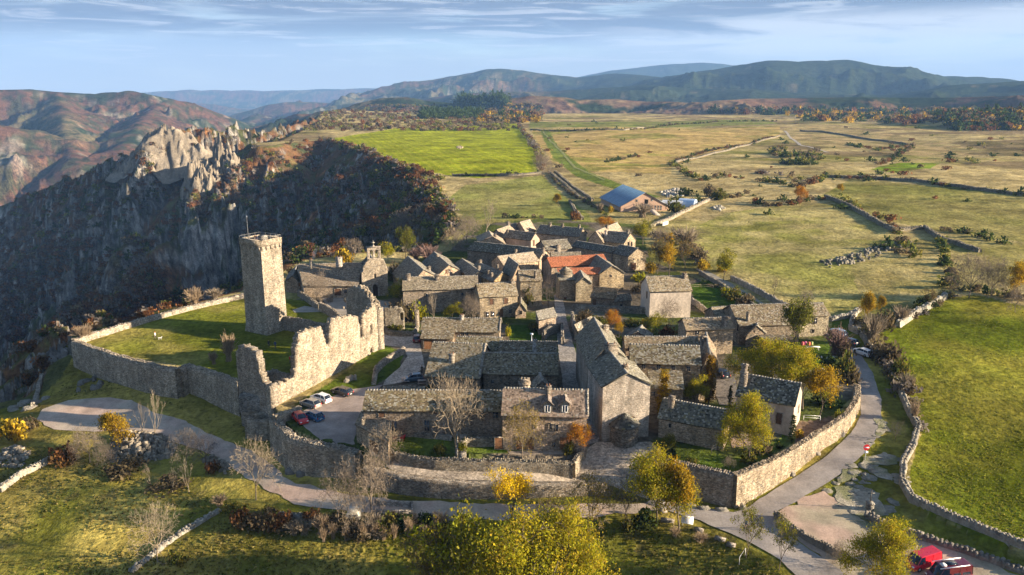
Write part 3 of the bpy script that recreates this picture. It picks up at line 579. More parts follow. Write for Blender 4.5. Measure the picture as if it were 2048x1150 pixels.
def quadhouse(name, label, c, ze, zr, ridge, z0=-1.5, group=None, tint=STONE, rcol=ROOFC, mat='stone', wins=(), chims=(), over=.35, lean=None, ridget=True, cat='house', lich=.10, tile=False, ctr=True, gable_cap=(), sheet=None):
    """c: four plan corners front-left, front-right, back-right, back-left; ridge 'AB' along the front, 'C' front to back, 'L' lean-to rising backwards"""
    c = [np.array([p[0], p[1], 0.]) for p in c]; cen = sum(c)/4; zg = float(gz(cen[0], cen[1])); z0 = min(float(gz(p[0], p[1])) for p in c)-1.2
    R0 = root(name, label, cat, (cen[0], cen[1], zg), group); H = Hit(); up = np.array([0, 0, 1.]); tj = rnd.uniform(.86, 1.14); wj = rnd.uniform(.95, 1.05); k = tuple(x*g_*tj for x, g_ in zip(tint, (1.62*wj, 1.5, 1.36/wj) if mat == 'stone' else (1.25*wj, 1.18, 1.1/wj))); rcol = shade(rcol, .86, 1.2)
    ev = [p+up*ze for p in c]; bt = [p+up*z0 for p in c]; mb = MB()
    if ridge == 'C': ra, rb = (c[0]+c[1])/2+up*zr, (c[3]+c[2])/2+up*zr
    elif ridge == 'AB': ra, rb = (c[0]+c[3])/2+up*zr, (c[1]+c[2])/2+up*zr
    if ridge == 'L': ev[2] = c[2]+up*zr; ev[3] = c[3]+up*zr
    if ridge == 'Q': ev[1] = c[1]+up*zr; ev[2] = c[2]+up*zr
    if ridge == 'R': ev[0] = c[0]+up*zr; ev[3] = c[3]+up*zr
    for i in range(4):
        j = (i+1) % 4; mb.quad(bt[i], bt[j], ev[j], ev[i], k); H.add(bt[i], bt[j]-bt[i], up*(max(ev[i][2], ev[j][2])-z0))
    if ridge == 'C': mb.tri(ev[0], ev[1], ra, k); mb.tri(ev[2], ev[3], rb, k); H.add(ev[0]-up*.1, ev[1]-ev[0], up*(zr-ze))
    if ridge == 'AB': mb.tri(ev[1], ev[2], rb, k); mb.tri(ev[3], ev[0], ra, k); H.add(ev[1], ev[2]-ev[1], up*(zr-ze)); H.add(ev[0], ev[3]-ev[0], up*(zr-ze))
    mb.build('wall', M[mat], R0)
    rm = MB(); planes = []; rcol = tuple(x*g_ for x, g_ in zip(rcol, (1.44, 1.30, 1.13))) if not tile else rcol
    if ridge == 'AB': dr = nrm(rb-ra); planes = [(ev[0], ev[1], rb, ra), (ev[2], ev[3], ra, rb)]
    elif ridge == 'C': planes = [(ev[3], ev[0], ra, rb), (ev[1], ev[2], rb, ra)]
    elif ridge == 'L': planes = [(ev[0], ev[1], ev[2], ev[3])]
    elif ridge == 'R': planes = [(ev[1], ev[2], ev[3], ev[0])]
    elif ridge == 'Q': planes = [(ev[3], ev[0], ev[1], ev[2])]
    RH = Hit()
    for e0, e1, r1, r0 in planes:
        e0, e1, r1, r0 = [p.copy() for p in (e0, e1, r1, r0)]; ax = nrm(e1-e0)*over*.6
        sl0, sl1 = nrm(e0-r0), nrm(e1-r1); E0, E1, R0_, R1_ = e0+sl0*over-ax, e1+sl1*over+ax, r0-ax, r1+ax
        if ridge in 'LRQ': R0_ = R0_-sl0*.15; R1_ = R1_-sl1*.15
        dz = up*.02; E0, E1, R0_, R1_ = E0+dz, E1+dz, R0_+dz, R1_+dz; th = up*.16
        q = [E0-th*0, E1, R1_, R0_]; rm.hexa([p-up*.02 for p in q]+[p+up*.11 for p in q], tuple(x*.6 for x in rcol))
        if sheet: sheet(rm, E0+up*.11, E1+up*.11, R1_+up*.11, R0_+up*.11); RH.add(E0+up*.15, E1-E0, R0_-E0); continue
        slabs(rm, E0+up*.11, E1+up*.11, R1_+up*.11, R0_+up*.11, rcol, lich=lich, tile=tile, **(dict(row=.36, wid=(.2, .26), sag=.04) if tile else {}))
        RH.add(E0+up*.15, E1-E0, R0_-E0)
    ro = rm.build('roof', M['sheet' if sheet else 'tile' if tile else 'slab'], R0)
    if ridge in ('AB', 'C') and not sheet:
        tm = MB(); d = nrm(rb-ra); L = np.linalg.norm(rb-ra)+over; n_ = np.array([-d[1], d[0], 0]); s = -over*.4
        while s < L-over*.5:
            w = rnd.uniform(.38, .6); p = ra+d*(s+w/2); f = rnd.uniform(.8, 1.3); cc = tuple(x*f for x in ((.24, .215, .175) if not tile else (.36, .13, .07)))
            hh = rnd.uniform(.16, .24); tm.box(p+up*.02, d*(w/2-.035), n_*.22, up*hh, cc); s += w
        tm.build('ridge_stones', M['slab'], ro)
    for g in gable_cap:                  # raised stone edge on a gable: pairs of corner indices
        gm = MB(); a, b = g; top = ra if ridge == 'C' and a in (0, 1) else (rb if ridge == 'AB' and a in (1, 2) else ra)
        for p in (ev[a], ev[b]):
            o = nrm(np.array([(ev[a]+ev[b])[0]/2-cen[0], (ev[a]+ev[b])[1]/2-cen[1], 0]))*.1; L = np.linalg.norm(top-p); nn = int(L/.5)+1
            for i in range(nn):
                q = p+(top-p)*(i+.5)/nn; gm.box(q+o+up*.02, nrm(top-p)*L/nn*.47, o*2.4, up*.33, shade((.34, .30, .24), .9, 1.3))
        gm.build('gable_coping', M['stone'], R0)
    for w in wins:
        px, py, ww, hh = w[:4]; kd = w[4] if len(w) > 4 else 'window'; r_ = H.hit(px, py)
        if r_: opening(R0, r_[0]+r_[1]*.01, r_[1], ww, hh, kd)
        else: print('no wall for window', label, w)
    for w in chims:
        px, py, hh, ww, dd = w[:5]; kd = w[5] if len(w) > 5 else 'cap'; r_ = RH.hit(px, py, .25)
        if r_ is None: print('no roof for chimney', label, w); continue
        u = nrm(c[1]-c[0]); cc = w[6] if len(w) > 6 else (.34, .28, .215); chimney(ro, r_[0]-up*.2, hh, ww, dd, cc, u, kd)
    R0_info = dict(root=R0, H=H, RH=RH, ev=ev, c=c, roof=ro); HS.append((label, c, ze, zr)); return R0_info
def solve(fn, lo, hi, n=40):
    flo = fn(lo)
    for _ in range(n):
        m = (lo+hi)/2
        if (fn(m) > 0) == (flo > 0): lo = m
        else: hi = m
    return (lo+hi)/2
def Zb(ex, ey, bx, by, z0=0): return PY(ex, ey, P(bx, by, z0)[1])[2]
def house(label, A, B, ze, ry=None, sl=.62, C=None, side='B', apex=None, ridge='AB', d=None, name='house', back=None, **k):
    """A, B: front eave corners in the picture, at height ze; depth from the ridge line's height ry, a number d, or a picture corner C behind side"""
    a, b = P(*A, ze), P(*B, ze); t = nrm((b-a)[:2]); n = np.array([-t[1], t[0]])
    if n[1] < 0: n = -n
    zr = None
    if C is not None:
        c = P(*C, ze); dv = (c-(b if side == 'B' else a))[:2]
    else:
        if d is None:
            m = (a+b)[:2]/2
            if ridge == 'L': fn = lambda w: proj((*(m+n*w), ze+w*sl))[1]-ry
            else: fn = lambda w: proj((*(m+n*w/2), ze+w/2*sl))[1]-ry
            d = solve(fn, 1.5, 40)
        dv = n*d
    A2, B2 = a[:2], b[:2]; q = [A2, B2, B2+dv, A2+dv]; D = abs(dv@n)
    if ridge == 'L': zr = ze+D*sl if apex is None else None
    if apex is not None:
        if ridge == 'AB': m = (B2 if side == 'B' else A2)+dv/2
        elif ridge == 'C': m = (A2+B2)/2
        else: m = B2+dv
        zr = solve(lambda z: proj((*m, z))[1]-apex[1], ze+.1, ze+12)
    elif zr is None: zr = ze+(D/2 if ridge == 'AB' else np.linalg.norm(B2-A2)/2)*sl
    return quadhouse(name, label, q, ze, zr, ridge, **k)
# ---- walls following a path
def rough_wall(name, label, path, th=.8, base=None, tint=(.33, .28, .21), mat='ruin', jag=.25, cap=True, cat='wall', group=None, bump=.10, step=.6, capr=.18, zoff=0, parent=None, fl=.45, kind=None):
    """path: world points (x, y, z of the top); the foot follows the ground on both sides"""
    pts = [np.array(p, float) for p in path]; S = [0]
    for p, q in zip(pts[:-1], pts[1:]): S.append(S[-1]+np.linalg.norm((q-p)[:2]))
    n = max(2, int(S[-1]/step)+1); ss = np.linspace(0, S[-1], n); xs = np.interp(ss, S, [p[0] for p in pts]); ys = np.interp(ss, S, [p[1] for p in pts]); zs = np.interp(ss, S, [p[2] for p in pts])
    tx, ty = np.gradient(xs), np.gradient(ys); l = np.hypot(tx, ty)+1e-9; nx, ny = -ty/l, tx/l
    zs = zs+(fbm(ss, ss*0+pts[0][0], 1.6, 3, 7)-.5)*2*jag; nz = 7; V = []; 
    gl = gz(xs+nx*(th/2+.6), ys+ny*(th/2+.6)); gr = gz(xs-nx*(th/2+.6), ys-ny*(th/2+.6))
    if base is not None: gl = np.minimum(gl, base); gr = np.minimum(gr, base)
    rows = []
    for sgn, gg in ((1, gl), (-1, gr)):
        for i in (range(nz+1) if sgn == 1 else range(nz, -1, -1)):
            f = i/nz; z = (gg-.6)*(1-f)+zs*f; o = th/2+(1-f)*.12+(fbm(ss*1.0+sgn*50, z*1.3, .9, 3, 11)-.5)*bump*2
            rows.append(np.stack([xs+nx*sgn*o, ys+ny*sgn*o, z+(0 if i == nz else 0)], -1))
    m = len(rows); V = np.stack(rows, 1).reshape(-1, 3); F = []
    for i in range(n-1):
        for j in range(m-1): a = i*m+j; F.append((a, a+1, a+m+1, a+m))
    for e, rv in ((0, 1), (n-1, -1)):
        for j in range(nz): a, b_, c_, d_ = e*m+j, e*m+j+1, e*m+m-2-j, e*m+m-1-j; F.append((a, b_, c_, d_)[::rv])
    mb = MB(); mb.v = [tuple(p) for p in V]; mb.f = F; mb.c = [tint]*len(V)
    if cap:
        s = 0
        while s < S[-1]:
            x, y, z = np.interp(s, ss, xs), np.interp(s, ss, ys), np.interp(s, ss, zs); i = min(n-1, int(s/S[-1]*(n-1)))
            for o in np.arange(-th/2+.1, th/2, capr*1.5): mb.stone((x+nx[i]*(o+rnd.uniform(-.08, .08)), y+ny[i]*(o+rnd.uniform(-.08, .08)), z+rnd.uniform(-.04, .12)), capr*rnd.uniform(.6, 1.2), tint, fl)
            s += capr*1.7
    cen = np.array([xs.mean(), ys.mean(), float(gz(xs.mean(), ys.mean()))])
    if parent is not None: return mb.build(name, M[mat], parent)
    o = obj(name, mb.mesh(name, M[mat], False, cen), None, cen); return tag(o, label, cat, group, kind)
def cellwall(mb, A, B, z0, top, holes=(), th=1.4, cell=.4, jit=.07, tint=(.36, .30, .22), base=None):
    """broken masonry standing on plan line A-B: solid where z < top(s) and outside the holes; thickness lies behind the line"""
    A, B = np.array(A[:2], float), np.array(B[:2], float); L = np.linalg.norm(B-A); t = (B-A)/L; n = np.array([-t[1], t[0]]); 
    if n[1] < 0: n = -n
    ns = max(1, int(round(L/cell))); cs = L/ns; zt = max(top(s) for s in np.linspace(0, L, 80)); nz = int((zt-z0)/cell)+2; fill = np.zeros((ns+2, nz+2), bool)
    for i in range(ns):
        for j in range(nz):
            s, z = (i+.5)*cs, z0+(j+.5)*cell; ok = z < top(s)
            for h in holes:
                if h[0] < s < h[1] and h[2] < z < h[3]:
                    if len(h) > 4:
                        r = (h[1]-h[0])/2; zc = h[3]-r
                        if z > zc and (s-(h[0]+h[1])/2)**2+(z-zc)**2 > r*r: continue
                    ok = False
            fill[i+1, j+1] = ok
    idx = {}
    def vert(i, j, b):
        key = (i, j, b)
        if key not in idx:
            r = random.Random(hash((i, j, b, int(A[0]*10)))); s = i*cs+r.uniform(-jit, jit)*(0 < i < ns); z = z0+j*cell+r.uniform(-jit, jit); o = b*th+r.uniform(-jit, jit)*.7
            p = A+t*s+n*o; idx[key] = len(mb.v); mb.v.append((p[0], p[1], z)); mb.c.append(tint)
        return idx[key]
    for i in range(ns):
        for j in range(nz):
            if not fill[i+1, j+1]: continue
            v = lambda a, b_, c_: vert(i+a, j+b_, c_)
            mb.f.append((v(0, 0, 0), v(1, 0, 0), v(1, 1, 0), v(0, 1, 0))); mb.f.append((v(1, 0, 1), v(0, 0, 1), v(0, 1, 1), v(1, 1, 1)))
            if not fill[i+2, j+1]: mb.f.append((v(1, 0, 0), v(1, 0, 1), v(1, 1, 1), v(1, 1, 0)))
            if not fill[i, j+1]: mb.f.append((v(0, 0, 1), v(0, 0, 0), v(0, 1, 0), v(0, 1, 1)))
            if not fill[i+1, j+2]: mb.f.append((v(0, 1, 0), v(1, 1, 0), v(1, 1, 1), v(0, 1, 1)))
            if not fill[i+1, j] and j > 0: mb.f.append((v(0, 0, 1), v(1, 0, 1), v(1, 0, 0), v(0, 0, 0)))
    return mb
def onwall(A, B, px, py):                # picture point on the vertical plane through A, B -> (s, z)
    A, B = np.array(A[:2], float), np.array(B[:2], float); t = nrm(B-A); n = np.array([-t[1], t[0]]); d = ray(px, py); k = (A@n)/(d[:2]@n); q = d*k; return float((q[:2]-A)@t), float(HC+q[2])
# ---------------------------------------------------------------- houses of the village
G1 = 'stone houses of the village'
W3 = (.30, .25, .19)
def hs(label, A, B, ze, **k): k.setdefault('group', G1); return house(label, A, B, ze, **k)
# front row
I1 = hs('tall stone house with two gabled dormers and pale ridge stones at the front', (1005, 829), (1173.6, 833.4), 5.1, ry=779, sl=.72, rcol=(.185, .15, .125), lich=.03, tint=(.33, .265, .205),
   wins=[(1102.4, 853, .75, .95, 'window'), (1070.6, 853, .5, .6), (1111, 855.5, .8, 1.1), (1107.3, 889, .6, .85), (998+0, 886, .1, .1) if 0 else (1070, 852, .3, .3), (1042, 887, 1.5, 2.0, 'door'), (1060, 887, 1.2, 2.0, 'door'), (1131, 887, 1.9, 2.2, 'door')],
   chims=[(1096, 786, 1.3, .9, .7, 'pots')], gable_cap=[(1, 2)])
hs('long low stone house with moss-speckled roof behind the bare tree', (727, 820.4), (1004, 821.5), 3.7, ry=781.5, sl=.6, rcol=(.145, .125, .085), lich=.16,
   wins=[(763.5, 829, 1.0, 1.0, 'shutter'), (788.5, 853, .95, 2.1), (854, 851, .9, 1.9), (871, 825, .7, .5, 'shutter'), (965, 829, .7, .9), (991, 829, .95, 1.1)])
quadhouse('store', 'low stone store with mono-pitch roof and brown door at the lane bend', [P(712, 849, 1.7)[:2], P(776.5, 883, 1.7)[:2], P(783, 844, 2.0)[:2], P(724, 825, 2.0)[:2]], 1.7, 2.0, 'L', cat='store', rcol=(.19, .16, .125), lich=.04, tint=(.28, .23, .17),
   wins=[(748, 893, 2.4, 2.0, 'door')], chims=[(742, 831, .7, .6, .6, 'pots'), (725.5, 849, 1.0, .6, .6)])
hs('stone house with big pale chimney halfway down its roof, beside the narrow lane', (851.5, 751.5), (958, 756), 2.6, ry=687, sl=.56, rcol=(.165, .145, .105), lich=.12, gable_cap=[(1, 2)],
   chims=[(903.8, 724, 1.7, 1.1, .8, 'pots', (.50, .43, .33))], wins=[(880, 762, .5, .5), (935, 763, .5, .5)])
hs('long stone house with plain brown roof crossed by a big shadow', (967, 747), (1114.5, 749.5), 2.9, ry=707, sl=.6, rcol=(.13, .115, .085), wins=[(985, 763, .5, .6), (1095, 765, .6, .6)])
hs('stone house with tall whitewashed chimney beside a metal flue', (999, 704), (1113, 705.5), 4.0, ry=683.5, sl=.5, rcol=(.15, .13, .10), chims=[(1068.7, 703, 2.6, .8, .6, 'pots', (.55, .5, .44))])
hs('small stone house wedged between two larger roofs', (911, 700), (999, 702), 3.6, ry=675, sl=.5, rcol=(.14, .125, .085), lich=.15)
I8 = hs('long stone house with lit white right gable above the garages', (842.6, 662), (998, 664), 3.3, ry=637, sl=.55, rcol=(.15, .13, .095), lich=.13, gable_cap=[(1, 2)],
   wins=[(925, 667, .8, 1.0), (933.5, 667, .8, 1.0)], chims=[(923.9, 639, 1.1, .9, .7, 'pots', (.5, .44, .36))])
hs('stone garage with sloping roof and wide brown door', (842.6, 677), (905, 678), 2.5, ridge='L', d=4.2, sl=.28, rcol=(.15, .13, .095), lich=.13, wins=[(857, 690, 2.0, 2.3, 'door')], name='garage', group=None, cat='garage')
hs('two-storey stone house with pairs of dark square windows behind the gardens', (959.6, 594.5), (1035, 590.4), 5.6, ry=566.5, sl=.6, rcol=(.155, .135, .10), lich=.14, tint=(.27, .23, .165),
   wins=[(983, 603.3, 1.0, 1.5, 'shutter'), (1011.8, 601.8, 1.0, 1.5, 'shutter'), (974, 629, .9, 1.3), (985, 628, .9, 1.3), (1002.5, 625.5, .95, 2.0, 'door'), (1020.5, 622.5, .7, .9)], chims=[(1023.5, 566.5, .8, .8, .6)])
hs('long low stone range with two chimneys next to the church', (806, 580.5), (956, 577), 6.0, ry=553.5, sl=.5, rcol=(.165, .15, .12), lich=.08, tint=(.25, .205, .16), chims=[(816, 559, 1.2, 1.2, .8), (874.4, 560, 1.2, 1.1, .8)], wins=[(853, 590, .5, .7), (925, 588, .5, .7)])
hs('tall narrow stone house with blank wall overgrown at its foot', (1041, 562.4), (1083.8, 561), 7.1, ry=541, sl=.55, rcol=(.15, .13, .10), tint=(.28, .235, .165), chims=[(1070.5, 556, 1.6, .6, .7)], wins=[(1060, 575, .3, .4)])
# left of centre: gables turned to the viewer
hs('stone house with large dark roof nearest the church', (815, 577), (879, 556), 5.0, C=(785.6, 546.6), side='A', ridge='C', apex=(850, 540.5), rcol=DARKROOF, tint=W3, chims=[(857.5, 541, .9, .9, .8)])
hs('stone house with dark red shutter in its lit gable', (874, 552), (922, 541.5), 5.0, C=(846, 524), side='A', ridge='C', apex=(897.5, 530.8), rcol=DARKROOF, tint=(.36, .28, .21), wins=[(892.8, 543.3, .8, 1.2, 'shutter'), (899, 542, .7, .9)], chims=[(875, 515, .6, .6, .6)])
hs('small stone house with dark roof and small lit gable triangle', (942, 556), (976, 550.5), 4.8, C=(908, 530), side='A', ridge='C', apex=(959.6, 543), rcol=DARKROOF, tint=W3, chims=[(957.5, 540, .9, .8, .7)])
hs('stone house with long dark roof and mossy gable triangle', (986, 563), (1022, 554.5), 4.8, C=(938, 541), side='A', ridge='C', apex=(1005.9, 545.4), rcol=DARKROOF, tint=(.30, .24, .14), chims=[(977, 551, 1.1, .9, .7), (983, 556, 1.2, .6, .8), (995, 541, 1.4, .5, .5), (960, 526.5, .7, .8, .8)])
hs('small dark-roofed stone house behind the tall narrow one', (1022, 562), (1052, 557), 4.6, C=(1003, 545), side='A', ridge='C', apex=(1028, 530), rcol=DARKROOF)
# back rows
hs('long stone barn in shade at the village edge', (935, 500), (1040, 511), 4.8, ry=489, sl=.42, rcol=(.10, .10, .085), tint=(.2, .17, .14), name='barn', group=None, cat='barn')  # roof and wall colours darkened to paint the shade it stands in
hs('stone house with pale roof facing the viewer amid dark roofs', (1007, 530.5), (1076.5, 521), 5.2, ry=508.5, sl=.62, rcol=(.185, .165, .14), tint=(.37, .29, .21), lich=.05, wins=[(1067, 530.5, .5, .5)])
hs('stone house with bright chimney and dark gabled right end', (1032, 510), (1078.9, 516.5), 5.2, C=(1098, 508), apex=(1088.6, 499.5), rcol=DARKROOF, tint=(.33, .27, .2), wins=[(1087.5, 515, .6, 1.0)], chims=[(1086, 502, .9, .9, .8), (1031, 505, .8, .8, .7)])
hs('cream rendered house with orange-framed windows on its lit gable', (1005.9, 474), (1061.9, 480.5), 5.4, C=(1079, 477.5), apex=(1070.3, 466.3), rcol=(.09, .092, .09), tint=(.42, .33, .26), mat='plaster', wins=[(1067.6, 486, .7, 2.0, 'shutter'), (1009, 482, .7, 1.4, 'shutter')], chims=[(1015, 468, 1.1, .7, .7)])
hs('stone house with fawn roof and round stone chimney', (958, 484.5), (1009.5, 488), 5.2, C=(1003, 477), side='B', ridge='C', apex=(990, 473), rcol=(.20, .175, .145), lich=.02, tint=W3, chims=[(990, 474.5, .9, .9, .8)])
hs('stone house with fawn roof behind the cream house', (978, 469), (1004, 474), 5.6, C=(1036, 455), side='B', apex=(1027, 448), ridge='AB', rcol=(.20, .175, .145), lich=.02, chims=[(1016.5, 449, 1.1, 1.1, 1.0)]) if 0 else None
quadhouse('house', 'stone house with long fawn roof and thick square chimney behind the cream house', [P(982, 468, 5.2)[:2], P(1006, 476, 5.2)[:2], P(1043, 461.5, 5.2)[:2], P(1018, 455.5, 5.2)[:2]], 5.2, 7.4, 'C', group=G1, rcol=(.20, .175, .145), lich=.02, tint=W3, chims=[(1016.5, 450.5, 1.1, 1.1, 1.0, 'cap')], wins=[(984, 465, .6, .6)])
quadhouse('house', 'rearmost stone house with fawn roof turned to the sun', [P(1027, 460, 5.2)[:2], P(1052, 466, 5.2)[:2], P(1071, 460, 5.2)[:2], P(1047, 454.5, 5.2)[:2]], 5.2, 8.6, 'C', group=G1, rcol=(.21, .18, .15), lich=.02, tint=W3, wins=[(1036, 457, .5, .6), (1064, 464, .5, .8)])
hs('long stone house with three small chimneys on its dark ridge', (1073, 466), (1156.8, 473.5), 5.2, C=(1173.4, 467), apex=(1164.5, 457), rcol=DARKROOF, tint=(.34, .28, .21), chims=[(1100, 453, 1.1, .9, .7), (1124.7, 454, 1.0, .9, .7), (1158.5, 456, 1.0, .8, .7)], wins=[(1170, 470, .7, .8)])
hs('stone house with white chimney and arched barn doors in its gable', (1205, 482.5), (1248, 486), 5.2, C=(1271, 480), apex=(1260, 466), rcol=DARKROOF, tint=(.36, .29, .21), wins=[(1257, 489, 1.3, 1.8, 'dark'), (1263, 488, 1.1, 1.6, 'dark')], chims=[(1211.5, 471, 1.7, .8, .7, 'pots', (.55, .48, .4)), (1255.5, 466.5, .9, .9, .8)])
quadhouse('house', 'stone house with pale slab roof behind the barn doors house', [P(1176, 480, 5)[:2], P(1206, 485, 5)[:2], P(1248, 466, 5)[:2], P(1219, 461, 5)[:2]], 5, 8.4, 'C', group=G1, rcol=(.23, .20, .165), lich=.02, tint=W3, chims=[(1214, 457, .9, .9, .8)])
hs('long stone range with dark slab roof in two sections', (1144, 492.5), (1222, 506), 4.9, ry=488.5, sl=.5, rcol=(.085, .09, .088), tint=(.30, .24, .18))
hs('stone house with blocked arch in its lit gable', (1223, 505.5), (1256.7, 513), 4.8, C=(1293, 508), apex=(1276, 497), rcol=(.085, .09, .088), tint=(.33, .27, .19), wins=[(1266.5, 533, 2.2, 2.2, 'shutter'), (1267.5, 518.5, .4, .5, 'dark'), (1276, 520, .3, .4, 'dark'), (1284, 518, .3, .4, 'dark')])
hs('shade-darkened stone outbuilding with two small dormers in deep shade', (1094, 500), (1143, 496), 4.6, ry=480.5, sl=.5, rcol=(.09, .088, .08), tint=(.2, .17, .14), chims=[(1172-56, 497, 1.3, 1.5, .9, 'none', (.42, .35, .27))])  # deep shade is put into its roof and wall colours
hs('low stone house with grey roof tucked behind the orange-tiled one', (1104, 514), (1162, 513), 5.4, ry=505, sl=.45, rcol=(.14, .125, .10), tint=(.28, .24, .18))
hs('long house with orange clay tile roof', (1103, 534), (1215, 527), 5.5, ry=512.5, sl=.5, rcol=(.33, .12, .06), tint=(.22, .19, .155), tile=True)
hs('large stone house with dark roof and broad gable to the viewer', (1199.4, 548), (1248, 546), 5.2, C=(1168, 524), side='A', ridge='C', apex=(1222, 532), rcol=DARKROOF, tint=(.29, .245, .165), wins=[(1222, 552, .4, .6, 'dark')])
hs('narrow stone house with gable beside the orange lean-to', (1152, 567), (1182.4, 566.5), 5.0, C=(1146, 553), side='A', ridge='C', apex=(1170, 555.5), rcol=DARKROOF, tint=(.27, .235, .165))
hs('stone house with orange tiled lean-to roof', (1118, 549), (1203, 547), 5.2, ridge='L', ry=536.5, sl=.35, rcol=(.31, .115, .06), tint=(.23, .2, .16), tile=True)
IT = hs('flat-topped stone house with very wide stepped chimney', (1119, 561), (1150, 560), 5.4, ridge='L', d=5, sl=.2, tint=(.27, .235, .175), rcol=DARKROOF, wins=[(1130, 600, .8, 1.6, 'shutter')])
hs('low brown-roofed shed with small blue door', (1182, 594), (1228, 598), 2.8, ry=576.5, ridge='L', sl=.4, rcol=(.16, .125, .085), lich=.03, wins=[(1189, 604.5, .9, 1.7, 'shutter')], name='shed', group=None, cat='shed')
quadhouse('shed', 'small dark-roofed shed beside the garden wall', [P(1229, 603, 2.4)[:2], P(1262, 599, 2.4)[:2], P(1259, 588, 3.6)[:2], P(1236, 591, 3.6)[:2]], 2.4, 3.6, 'L', cat='shed', rcol=DARKROOF, wins=[(1242, 612, .8, 1.0, 'dark')])
hs('tall white rendered house standing alone by the fields', (1300.5, 583), (1383, 581), 6.9, ry=553, sl=.62, rcol=(.155, .135, .10), lich=.18, mat='plaster', tint=(.46, .40, .335), chims=[(1368.6, 556, 1.3, 1.0, .8, 'pots')], wins=[(1294, 590, .9, 1.8, 'shutter')])
# middle lane
hs('narrow dark-roofed stone shed along the cobbled lane', (1077.7, 644), (1112, 634), 3.2, C=(1105, 617), ridge='R', apex=(1106, 615), rcol=DARKROOF, tint=(.22, .19, .16), name='shed', group=None, cat='shed')
quadhouse('hut', 'small dark-roofed stone hut on the right of the cobbled lane', [P(1154, 661, 2.2)[:2], P(1189, 643, 2.2)[:2], P(1182, 634, 3.4)[:2], P(1149, 651, 3.4)[:2]], 2.2, 3.4, 'L', cat='hut', rcol=DARKROOF, tint=(.26, .22, .17), wins=[(1166, 668, .5, .6, 'dark')])
quadhouse('shed', 'dark hipped stone-roofed shed among the garden bushes', [P(1250, 676, 2.6)[:2], P(1298, 680, 2.6)[:2], P(1303, 668, 2.6)[:2], P(1262, 664, 2.6)[:2]], 2.6, 4.2, 'C', rcol=DARKROOF, cat='shed')
# the big L-shaped house
BIG = [(1206, 774), (1301, 768.5), (1178, 731)]
I40 = hs('very tall rendered house with round stone apse at its foot', (1206, 774), (1301, 768.5), 8.6, C=(1177, 731), side='A', ridge='C', apex=(1249.4, 747.5), rcol=(.115, .115, .10), lich=.05, mat='worn', tint=(.36, .33, .29),
   chims=[(1250.5, 737, .7, 1.0, .6, 'pots'), (1222, 700, 1.2, 2.4, .9, 'pots')], wins=[(1264.5, 836.5, .7, .7, 'shutter')])
SH = (.35, .06, .06)
hs('tall rear wing of the rendered house with steep dark roof', (1178, 733), (1252, 719), 8.4, C=(1153, 674), side='A', ridge='C', apex=(1219, 690), rcol=(.115, .115, .10), lich=.05, mat='worn', tint=(.33, .30, .26), chims=[(1210, 662, .9, 1.2, .8)])
SH = (.11, .055, .03)
hs('long stone wing with speckled roof and four small windows under the eave', (1262, 725.5), (1401, 729.5), 7.4, ry=691, sl=.62, rcol=(.13, .115, .085), lich=.26, tint=(.25, .20, .14), wins=[(1287, 732.5, .7, .9), (1316.7, 733.5, .7, .9), (1346, 735.5, .7, .9), (1376.5, 737, .7, .9)])
hs('stone house behind the long speckled wing', (1252, 696), (1398, 697), 6.4, ry=674, sl=.5, rcol=(.16, .135, .10), lich=.1)
quadhouse('house', 'stone house with lit fawn roof slope at the end of the long wing', [P(1400, 742, 5.5)[:2], P(1434.4, 739, 5.5)[:2], P(1429, 697, 5.5)[:2], P(1392, 697, 5.5)[:2]], 5.5, 8.6, 'C', group=G1, rcol=(.185, .155, .12), lich=.05, tint=(.22, .19, .15), chims=[(1406, 687, 1.2, 1.0, .8)])
hs('lower stone annex with skylight below the long speckled wing', (1300, 775.5), (1366, 778), 4.7, ry=744, ridge='L', sl=.35, rcol=(.13, .115, .085), lich=.2, tint=(.22, .185, .14), wins=[(1306.4, 787, .8, .8)])
hs('low stone house with shade-darkened mossy roof by the garden lawn', (1318, 834.5), (1448.3, 859.5), 3.1, C=(1461, 833.5), apex=(1457, 821), rcol=(.08, .085, .075), lich=.14, tint=(.235, .20, .155), chims=[(1342.6, 812, 1.5, .9, .8)], wins=[(1340, 851, .35, .7, 'dark')])  # mossy slabs, their colour lowered because this slope faces away from the sun
I46 = hs('rendered house with dark roof, tall twin chimney and lit right gable', (1473.4, 790), (1588.9, 811), 5.3, C=(1604.5, 783.5), apex=(1601, 767.5), rcol=(.085, .088, .08), lich=.16, mat='plaster', tint=(.36, .32, .28), chims=[(1486.5, 768, 2.3, 1.2, .9, 'twin')],
   wins=[(1558, 837, .9, 1.9, 'shutter'), (1597, 818, .8, 1.3), (1501+0, 818, .1, .1, 'dark')])
hs('stone house with small blue skylight and broad blank front wall', (1373, 660), (1467, 657), 5.7, ry=636.5, sl=.6, rcol=(.165, .14, .105), lich=.08, tint=(.27, .225, .165), wins=[(1393.5, 664.5, .9, 1.0)], chims=[(1448.9, 652, 1.9, 1.1, .8, 'cap')])
hs('dark-roofed lean-to against the left end of the skylight house', (1346, 670), (1372, 667), 3.2, ridge='R', d=6, sl=.4, apex=(1372, 640), rcol=DARKROOF, name='shed', group=None, cat='shed') if 0 else None
hs('small stone house with speckled roof between the garden and the skylight house', (1434, 637), (1466, 635), 4.2, ry=614.5, sl=.55, rcol=(.165, .145, .11), lich=.15)
hs('long stone house with leaning chimney behind the green tree', (1479, 652), (1600, 648), 4.5, ry=609.5, sl=.52, rcol=(.15, .13, .10), lich=.14, tint=(.24, .21, .165), chims=[(1495, 642, 1.9, .6, .6)], wins=[(1476, 655, .8, 1.6, 'dark')])
